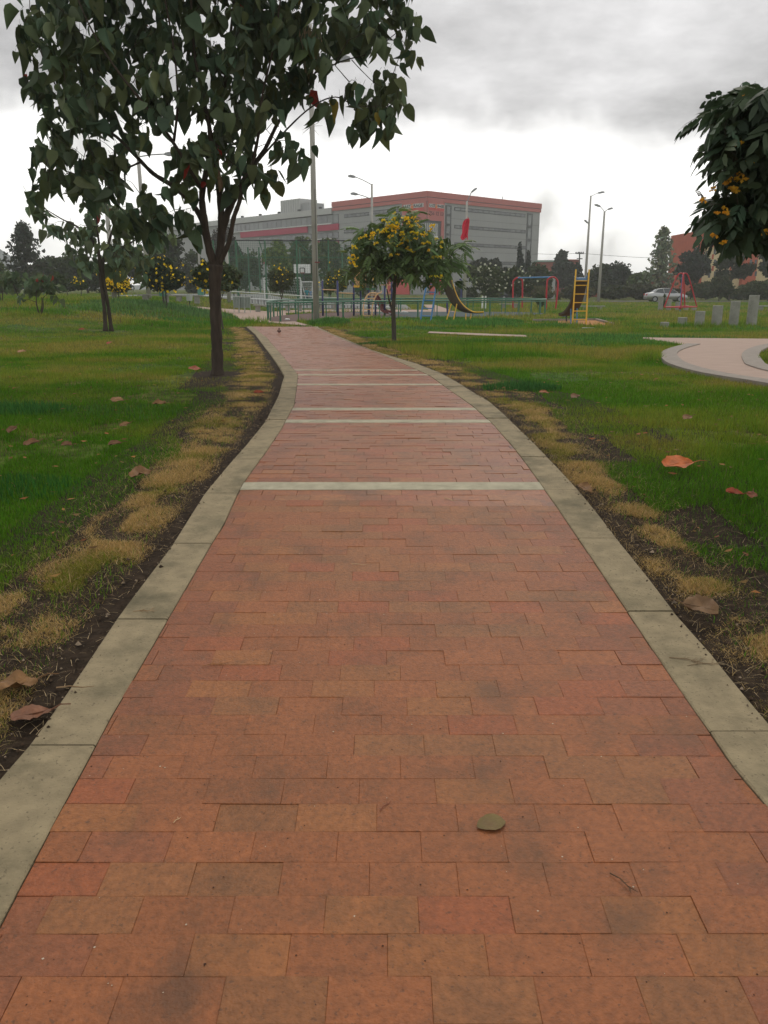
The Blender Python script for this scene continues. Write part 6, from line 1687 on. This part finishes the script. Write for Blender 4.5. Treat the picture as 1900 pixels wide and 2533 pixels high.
dry_leaf(1447, 1221, .10, R(-60), TN, 'pale curled leaf at the right kerb by the white band', .9, .01, .05, dz=.01)
dry_leaf(1345, 984, .14, R(-15), (0.32, .12, .05), 'orange-brown leaf in the right grass beyond the tuft', .7, .03, dz=.03)
dry_leaf(1423, 995, .16, R(30), BR, 'brown leaf in the right grass beside the orange-brown one', .7, .03, dz=.03)
dry_leaf(1700, 1050, .10, R(30), TN, 'small tan leaf far out on the right grass', .7, .03, dz=.03)
dry_leaf(395, 1010, .18, R(5), TN, 'long tan leaf on the left lawn between the brown leaves and trunk', .5, .03, .08, dz=.02)
dry_leaf(290, 1003, .20, R(-8), (0.36, .20, .11), 'pale tan leaf on the left lawn, left of the long tan one', .4, .03, .08, dz=.02)
def twig(px, py, L_, yaw, r_, col, label, n=3, dz=.006):
    b_ = Vector(G(px, py)); mb = MB(); d = Vector((math.cos(yaw), math.sin(yaw), 0)); s_ = Vector((-d.y, d.x, 0))
    pts = [b_ + Zv * dz, b_ + d * L_ * .35 + s_ * .03 * L_ + Zv * (dz + .002), b_ + d * L_ * .7 - s_ * .04 * L_ + Zv * dz, b_ + d * L_ + Zv * dz]
    mb.tube(pts, [r_, r_ * .9, r_ * .7, r_ * .4], n=5)
    for i in range(n):
        t_ = random.uniform(.2, .8); o_ = b_ + d * L_ * t_ + Zv * dz; mb.tube([o_, o_ + (d * .8 + s_ * random.choice((-1, 1))).normalized() * L_ * random.uniform(.12, .3) + Zv * .003], r_ * .5, n=4)
    tag(mb.build('twig', mat('twig_' + label[:6], col, .9, .3, 30)), label, 'twig')
twig(1508, 2165, .075, R(-52), .0016, (.09, .055, .03), 'thin dark twig on the lower right bricks')
twig(500, 1652, .09, R(20), .0013, (.28, .13, .05), 'branched dry stem on the bricks at left', 5)
twig(940, 2010, .05, R(55), .0012, (.22, .07, .04), 'short reddish stem on the bricks left of the olive-brown leaf', 1)
twig(430, 2040, .025, R(60), .0012, (.5, .36, .2), 'pale straw piece on the lower left bricks', 1)
twig(870, 1398, .07, R(-8), .0012, (.45, .30, .17), 'pale straw on the bricks in the middle distance', 1)
twig(1098, 1234, .10, R(-50), .0016, (.6, .45, .3), 'pale stick near the first white band', 0)
twig(330, 1516, .10, R(8), .0016, (.26, .17, .09), 'small heap of dry stems on the left kerb', 9)
twig(1655, 1630, .16, R(-20), .0018, (.20, .14, .08), 'dry stems scattered on the right kerb', 8)
twig(1700, 1650, .14, R(12), .0016, (.30, .23, .14), 'second bunch of dry stems on the right kerb', 8)
twig(140, 1705, .12, R(5), .0022, (.26, .17, .09), 'stalk sticking out over the dark soil at left', 0)
twig(1440, 815, .5, R(10), .012, (.5, .5, .45), 'whitish dead twig on the lawn before the yellow ladder', 2, dz=.06)
# white stones by the railing corner
b_ = Vector(G(713, 792)); mb = MB()
for i in range(5): c = b_ + Vector((random.uniform(-.1, .1), random.uniform(-.1, .1), .04)); mb.tube([c - Zv * .04, c, c + Zv * .04], [.03, .07, .02], n=6)
tag(mb.build('litter', p_white), 'crumpled white litter at the left corner of the railing', 'litter')
for x, y, w_, lb in ((1000, 774, .5, 'flattened white litter by the foot of the red slide'), (825, 771, .3, 'small white litter inside the railing near the navy posts')):
    b_ = Vector(G(x, y)); mb = MB(); mb.tube([b_ - Vector((w_ / 2, 0, -.04)), b_ + Zv * .07, b_ + Vector((w_ / 2, 0, .04))], [.02, .06, .02], n=6); tag(mb.build('litter', p_white), lb, 'litter')
# soil crumbs
mb = []; n = 9000
side = RNG.random(n) < .5
yy = 1.2 + (RNG.random(n) ** 1.6) * 12; dd = RNG.random(n) ** 1.2 * .60 - .035; dd = np.where((dd < 0) & (RNG.random(n) < .5), -dd, dd)
xx = np.where(side, xLK(yy) - dd, xRK(yy) + dd); ss_ = RNG.uniform(.0015, .006, n) * np.where(RNG.random(n) < .08, 2.2, 1)
zz_ = zf(xx, yy) - .012 + np.where(dd < .002, .018, 0)
D8 = np.array([(1, 0, 0), (0, 1, 0), (-1, 0, 0), (0, -1, 0), (0, 0, 1.0)])
V_ = (np.stack([xx, yy, zz_], 1)[:, None] + D8[None] * ss_[:, None, None] * RNG.uniform(.6, 1.4, (n, 5, 1))).reshape(-1, 3)
F_ = (np.arange(n)[:, None, None] * 5 + np.array([(0, 1, 4), (1, 2, 4), (2, 3, 4), (3, 0, 4)])[None]).reshape(-1, 3)
cc_ = np.where(RNG.random((n, 1)) < .16, np.array([[.22, .17, .12]]), np.array([[.045, .03, .02]])) * RNG.uniform(.6, 1.4, (n, 1))
link('soil_crumbs', npmesh('soil_crumbs', V_, F_, mat('crumb', None, .95, .2, 30, source='attr', spec=.1), np.repeat(cc_, 4, 0)), kind='stuff', label='small crumbs of dark soil beside the kerbs')
# fine grit and dark specks on the bricks
n = 900; yy = 1.2 + RNG.random(n) ** 1.3 * 7; xx = xLB(yy) + (xRB(yy) - xLB(yy)) * RNG.random(n); ss_ = RNG.uniform(.0008, .0026, n); zz_ = zf(xx, yy) + .003
V_ = (np.stack([xx, yy, zz_], 1)[:, None] + D8[None] * ss_[:, None, None] * RNG.uniform(.6, 1.6, (n, 5, 1)) * np.array([1, 1, .4])).reshape(-1, 3)
F_ = (np.arange(n)[:, None, None] * 5 + np.array([(0, 1, 4), (1, 2, 4), (2, 3, 4), (3, 0, 4)])[None]).reshape(-1, 3)
cc_ = np.where(RNG.random((n, 1)) < .25, np.array([[.5, .42, .32]]), np.array([[.06, .03, .022]]))
link('grit', npmesh('grit', V_, F_, MATS['crumb'], np.repeat(cc_, 4, 0)), kind='stuff', label='fine grit scattered over the bricks')

# ================================================================== GRASS
def excluded(x, y):
    ex = np.zeros(len(x), bool)
    a, b_ = xLK(y), xRK(y); on_ = (y < PATH_END) & (x > a + .0) & (x < b_ - .0)
    ex |= on_
    for poly in (PLZ, RNGP, BRP, CURV, ARM, SEG, RINGP, SANDP): ex |= pip(x, y, poly)
    ex |= (y > 60) & (y < 92) & (x > -24) & (x < 2) & (y > 66 - (x + 24) * .23)
    ex |= (y > np.interp(x, [-400, 0, 60, 400], [98.7, 93.7, 85.7, 77.7])) & (y < np.interp(x, [-400, 0, 60, 400], [108, 103, 95.5, 90]))
    return ex
T1B = G(536, 924)
def lawn_green(x, y):
    """soft blend of lush, dry and brownish lawn"""
    a = fbm(x * .45 + 3, y * .45 + 8, 3); b_ = fbm(x * 1.7 + 40, y * 1.7 + 11, 2)
    lush = np.array([0.085, 0.210, 0.012]); mid = np.array([0.185, 0.260, 0.026]); dry = np.array([0.30, 0.26, 0.06])
    far = sstep(y, 5, 20)
    # a browner belt crosses both lawns
    belt = np.exp(-((y - (15.5 + .25 * x)) / 4.5) ** 2) * (x < 0) * .28 + np.exp(-((y - (17.5 - .2 * x)) / 2.4) ** 2) * (x > 2) * .30
    t_ = np.clip((a - .46) * 2.4 + far * .34 + belt * .8 + (b_ - .5) * .8, 0, .9)
    c = np.where(t_[:, None] < .5, lush + (mid - lush) * (t_[:, None] * 2), mid + (dry - mid) * (t_[:, None] * 2 - 1))
    return c
def blades(x, y, h, w, col, lean=.5, seg=1, up=0.0, lmin=0.0):
    n = len(x); z = zf(x, y) + hplus(x, y) - .035 + up
    th = RNG.random(n) * 6.283; ph = RNG.random(n) * 6.283; ln = lean * (lmin + (1 - lmin) * RNG.random(n)) * h
    ux, uy = np.cos(th) * w / 2, np.sin(th) * w / 2; lx, ly = np.cos(ph) * ln, np.sin(ph) * ln
    hz_ = np.sqrt(np.maximum(h * h - ln * ln, (h * (.25 if lmin < .8 else .05)) ** 2))
    b0 = np.stack([x - ux, y - uy, z], 1); b1 = np.stack([x + ux, y + uy, z], 1); t_ = np.stack([x + lx, y + ly, z + hz_], 1)
    if seg == 1:
        V_ = np.stack([b0, b1, t_], 1).reshape(-1, 3); return V_, np.arange(3 * n).reshape(n, 3), col
    m0 = np.stack([x - ux * .8 + lx * .3, y - uy * .8 + ly * .3, z + hz_ * .62], 1); m1 = np.stack([x + ux * .8 + lx * .3, y + uy * .8 + ly * .3, z + hz_ * .62], 1)
    V_ = np.stack([b0, b1, m1, m0, t_], 1).reshape(-1, 3)
    F_ = (np.arange(n)[:, None, None] * 5 + np.array([(0, 1, 2), (0, 2, 3), (3, 2, 4)])[None]).reshape(-1, 3)
    return V_, F_, np.repeat(col, 3, 0)
def emit(name, parts, label):
    off = 0; VV, FF, CC = [], [], []
    for V_, F_, C_ in parts: VV.append(V_); FF.append(F_ + off); CC.append(C_); off += len(V_)
    return link(name, npmesh(name, np.concatenate(VV), np.concatenate(FF), m_grass, np.concatenate(CC)), kind='stuff', label=label)
def wedge(n, y0, y1, p, m=1.15, ex=.8):
    """points in the camera's ground wedge (with a margin), denser near"""
    y = y0 + (y1 - y0) * RNG.random(n) ** p
    half = y * .485 * m + ex
    return (RNG.random(n) * 2 - 1) * half, y
def soilgap(x, y):
    """1 where bare soil or dead sod lies beside the kerbs; returns (dist from kerb, side)"""
    dl = xLK(y) - x; dr = x - xRK(y)
    return dl, dr
def verge_width(y, side):
    k = fbm(y * 1.1 + (0 if side else 50), y * 0 + (3 if side else 9), 2) - .5
    gap0 = np.where(side, .11, .035) + k * .09                      # kerb to sod
    wd = np.where(side, .44, .40) + k * .20
    wd = wd + sstep(y, 5, 9) * np.where(side, .10, .12)
    return gap0, gap0 + wd
parts = []
for (n, y0, y1, p, h0, h1, w, seg) in ((400000, 1.2, 6, 1.0, .025, .055, .0034, 2), (330000, 6, 14, 1.25, .03, .06, .0060, 1), (260000, 14, 32, 1.3, .04, .085, .013, 1), (200000, 32, 96, 1.4, .07, .17, .034, 1)):
    x, y = wedge(n, y0, y1, p, 1.10, .5)
    dl, dr = soilgap(x, y); gl = verge_width(y, True); gr = verge_width(y, False)
    inL = (dl < gl[1] - .04 + .20 * (fbm(x * 2.2, y * 2.2 + 60, 2) - .35)) & (dl > -9) & (y < PATH_END) & (dl > 0)
    bare = fbm(x * 1.25 + 80, y * 1.25 + 20, 2)
    inR = (dr > 0) & (y < PATH_END) & ((dr < gr[1] - .04) | ((dr < gr[1] + .50 - .045 * y) & (bare > .51)))
    stray = (RNG.random(len(x)) < .09) & ((dl > .12) | (dr > .12)) & (y < 14)
    keep = (~(inL | inR) | stray) & ~excluded(x, y)
    # bare ring of soil round the near trunks
    for (tx, ty, rr) in ((T1B[0], T1B[1], .42), (T1B[0] + .45, T1B[1] + .05, .3), (G(268, 817)[0], G(268, 817)[1], .55), (TC[0], TC[1], .2), (G(545, 848)[0], G(545, 848)[1], .5)):
        keep &= ((x - tx) / 1.5) ** 2 + (y - ty) ** 2 > (rr * (.8 + .5 * fbm(x * 3, y * 3, 2))) ** 2
    # scattered worn spots
    sp_ = fbm(x * .8 + 7, y * .8 + 90, 3); keep &= ~((sp_ > .66) & (RNG.random(len(x)) < .75))
    x, y = x[keep], y[keep]; m_ = len(x)
    tall = fbm(x * .9 + 20, y * .9 + 33, 2); h = (h0 + (h1 - h0) * RNG.random(m_)) * (.55 + 1.0 * tall)
    if y0 >= 14: h *= 1 + 1.0 * sstep(fbm(x * .35, y * .35 + 70, 2), .5, .75)
    c = lawn_green(x, y) * RNG.uniform(.6, 1.45, (m_, 1)) * np.stack([RNG.uniform(.8, 1.25, m_), np.ones(m_), RNG.uniform(.7, 1.3, m_)], 1)
    st = RNG.random(m_) < .02; c[st] = np.array([.26, .21, .10]) * RNG.uniform(.7, 1.3, (st.sum(), 1))
    parts.append(blades(x, y, h, w * RNG.uniform(.6, 1.3, m_), c, .8, seg))
emit('grass', parts, 'green lawn grass on both sides of the path')
# dead straw-coloured sod along the kerbs
parts = []
for side in (True, False):
    for (n, y0, y1, w, hh) in ((210000, 1.0, 5, .0026, .048), (140000, 5, 12, .0045, .052), (80000, 12, PATH_END, .010, .068)):
        y = y0 + (y1 - y0) * RNG.random(n) ** 1.1; g0, g1 = verge_width(y, side)
        lump = fbm(y * 3.1 + (0 if side else 20), y * 0 + 5, 2)
        d = g0 + (g1 - g0) * RNG.random(n) ** .9 * (.78 + .45 * lump) + RNG.normal(size=n) * .025
        x = (xLK(y) - d) if side else (xRK(y) + d)
        dens = fbm(x * 5 + 9, y * 5 + 4, 2); keep = (RNG.random(n) < .35 + 2.2 * (dens - .2)) & ~((fbm(x * 1.9 + 3, y * 1.9 + 77, 3) > .66) & (RNG.random(n) < .75))
        x, y, d, g0, g1 = x[keep], y[keep], d[keep], g0[keep], g1[keep]; n_ = len(x)
        mid_ = 1 - np.abs((d - g0) / (g1 - g0) * 2 - 1)
        g_ = fbm(x * 2.4 + 31, y * 2.4 + 12, 2)[:, None]; straw = np.array([.60, .41, .15]); olive = np.array([.30, .29, .05]); tan_ = np.array([.70, .50, .24])
        c = np.where(RNG.random((n_, 1)) < np.clip((g_ - .42) * 3.2, .05, .9), olive, np.where(RNG.random((n_, 1)) < .35, tan_, straw)) * RNG.uniform(.45, 1.25, (n_, 1))
        h = hh * .8 * RNG.uniform(.35, 1.1, n_) * (.55 + .7 * dens[keep])
        parts.append(blades(x, y, h, w * RNG.uniform(.6, 1.3, n_), c, 1.0, 2 if y1 <= 5 else 1, up=.016 * mid_ * sstep(dens[keep], .3, .6), lmin=.45))
emit('dry_grass', parts, 'dead straw-coloured sod lying along both kerbs')
# loose straws on the soil
n = 5200; sd_ = RNG.random(n) < .5; y = 1.2 + RNG.random(n) ** 1.5 * 8; d = RNG.random(n) * .75; x = np.where(sd_, xLK(y) - d, xRK(y) + d)
parts = [blades(x, y, RNG.uniform(.02, .09, n), RNG.uniform(.0012, .0025, n), np.array([[.60, .46, .27]]) * RNG.uniform(.5, 1.2, (n, 1)), 1.0, 2, up=.022, lmin=.97)]
for side in (True, False):
    n = 3000; y = 1.1 + RNG.random(n) ** 1.3 * 7; g0, g1 = verge_width(y, side); d = g0 - .03 + (g1 - g0 + .16) * RNG.random(n); x = (xLK(y) - d) if side else (xRK(y) + d)
    parts.append(blades(x, y, RNG.uniform(.02, .085, n), RNG.uniform(.0011, .0026, n), np.array([[.60, .43, .20]]) * RNG.uniform(.3, 1.15, (n, 1)), 1.0, 2, up=.028, lmin=.8))
emit('straw', parts, 'loose dry straws lying on the soil').location = (0, 0, 0)
# litter of small dead leaves and clippings on the lawns
n = 1500; x, y = wedge(n, 1.6, 24, 1.3, 1.1, .3); k = ~excluded(x, y) & ((xLK(y) - x > .3) | (x - xRK(y) > .3)); x, y = x[k], y[k]; n = len(x)
th = RNG.random(n) * 6.283; s_ = RNG.uniform(.008, .028, n) * (1 + y * .03); z = zf(x, y) + .004 + RNG.random(n) * .012
P4 = [np.stack([x + np.cos(th + a_) * s_ * r_, y + np.sin(th + a_) * s_ * r_, z + RNG.random(n) * .012], 1) for a_, r_ in ((0, 1), (1.6, .5), (3.14, 1), (4.7, .5))]
link('leaf_litter', npmesh('leaf_litter', np.stack(P4, 1).reshape(-1, 3), np.arange(4 * n).reshape(n, 4), m_grass, np.array([[.26, .13, .05]]) * RNG.uniform(.5, 1.5, (n, 1)) * RNG.uniform(.8, 1.2, (n, 3))), kind='stuff', label='small dead leaves and clippings scattered on the lawns')
# taller tufts
parts = []
for (px, py, r_, h, n, c) in ((815, 802, .55, .34, 2600, (.05, .12, .025)), (1290, 958, .30, .17, 1300, (.028, .08, .02)), (25, 1200, .30, .10, 1400, (.022, .075, .014)), (20, 1010, .40, .14, 1500, (.028, .085, .018)), (400, 1085, .0, .0, 0, (0, 0, 0)),
                              (290, 1012, .5, .08, 700, (.04, .09, .02)), (1190, 805, 1.2, .30, 2600, (.045, .115, .022)), (1225, 797, .8, .32, 1600, (.04, .11, .02)), (1380, 806, .8, .22, 1200, (.05, .12, .025)), (1440, 792, 1.0, .28, 1400, (.045, .11, .022)), (1095, 793, 1.0, .30, 1800, (.045, .115, .022)),
                              (1150, 801, 1.4, .28, 2200, (.05, .12, .024)), (1000, 812, 1.0, .2, 900, (.055, .11, .03)), (400, 765, 2.5, .38, 3000, (.05, .10, .03)), (470, 768, 2.0, .36, 2000, (.05, .105, .03)), (340, 770, 2.2, .3, 2000, (.055, .105, .03)), (470, 795, .9, .2, 1200, (.035, .11, .02)),
                              (960, 850, .5, .14, 900, (.03, .085, .018)), (1350, 841, 1.3, .17, 1500, (.05, .115, .024)), (1420, 843, 1.3, .17, 1500, (.05, .115, .024)), (1490, 846, 1.3, .16, 1500, (.05, .12, .024)), (1560, 848, 1.1, .15, 1300, (.05, .12, .024)), (1780, 806, 3.0, .16, 2200, (.05, .12, .024)), (1600, 836, 1.6, .20, 1600, (.04, .10, .022)), (1450, 830, 1.4, .18, 1200, (.05, .12, .024))):
    if n == 0: continue
    b_ = G(px, py); a = RNG.random(n) * 6.283; rr = np.sqrt(RNG.random(n)) * r_; x = b_[0] + np.cos(a) * rr * 1.6; y = b_[1] + np.sin(a) * rr; k = ~excluded(x, y); x, y, rr = x[k], y[k], rr[k]; m_ = len(x)
    parts.append(blades(x, y, h * RNG.uniform(.4, 1.1, m_) * (1.1 - .6 * rr / r_), max(.004, b_[1] * .0009) * RNG.uniform(.7, 1.3, m_), np.array([c]) * 1.9 * RNG.uniform(.6, 1.5, (m_, 1)), .55, 2))
emit('tall_grass', parts, 'taller tufts of uncut grass')

# ================================================================== HAZE
hz_m = bpy.data.materials.new('haze'); hz_m.use_nodes = True; t = hz_m.node_tree; t.nodes.clear()
o_ = t.nodes.new('ShaderNodeOutputMaterial'); v_ = t.nodes.new('ShaderNodeVolumePrincipled')
v_.inputs['Color'].default_value = (0.93, 0.95, 0.96, 1); v_.inputs['Density'].default_value = 0.00075; v_.inputs['Anisotropy'].default_value = 0.2
t.links.new(v_.outputs[0], o_.inputs['Volume'])
MB().box((0, 0, 20.5), (900, 900, 49)).build('haze', hz_m, kind='stuff', label='thin grey air softening the distance')
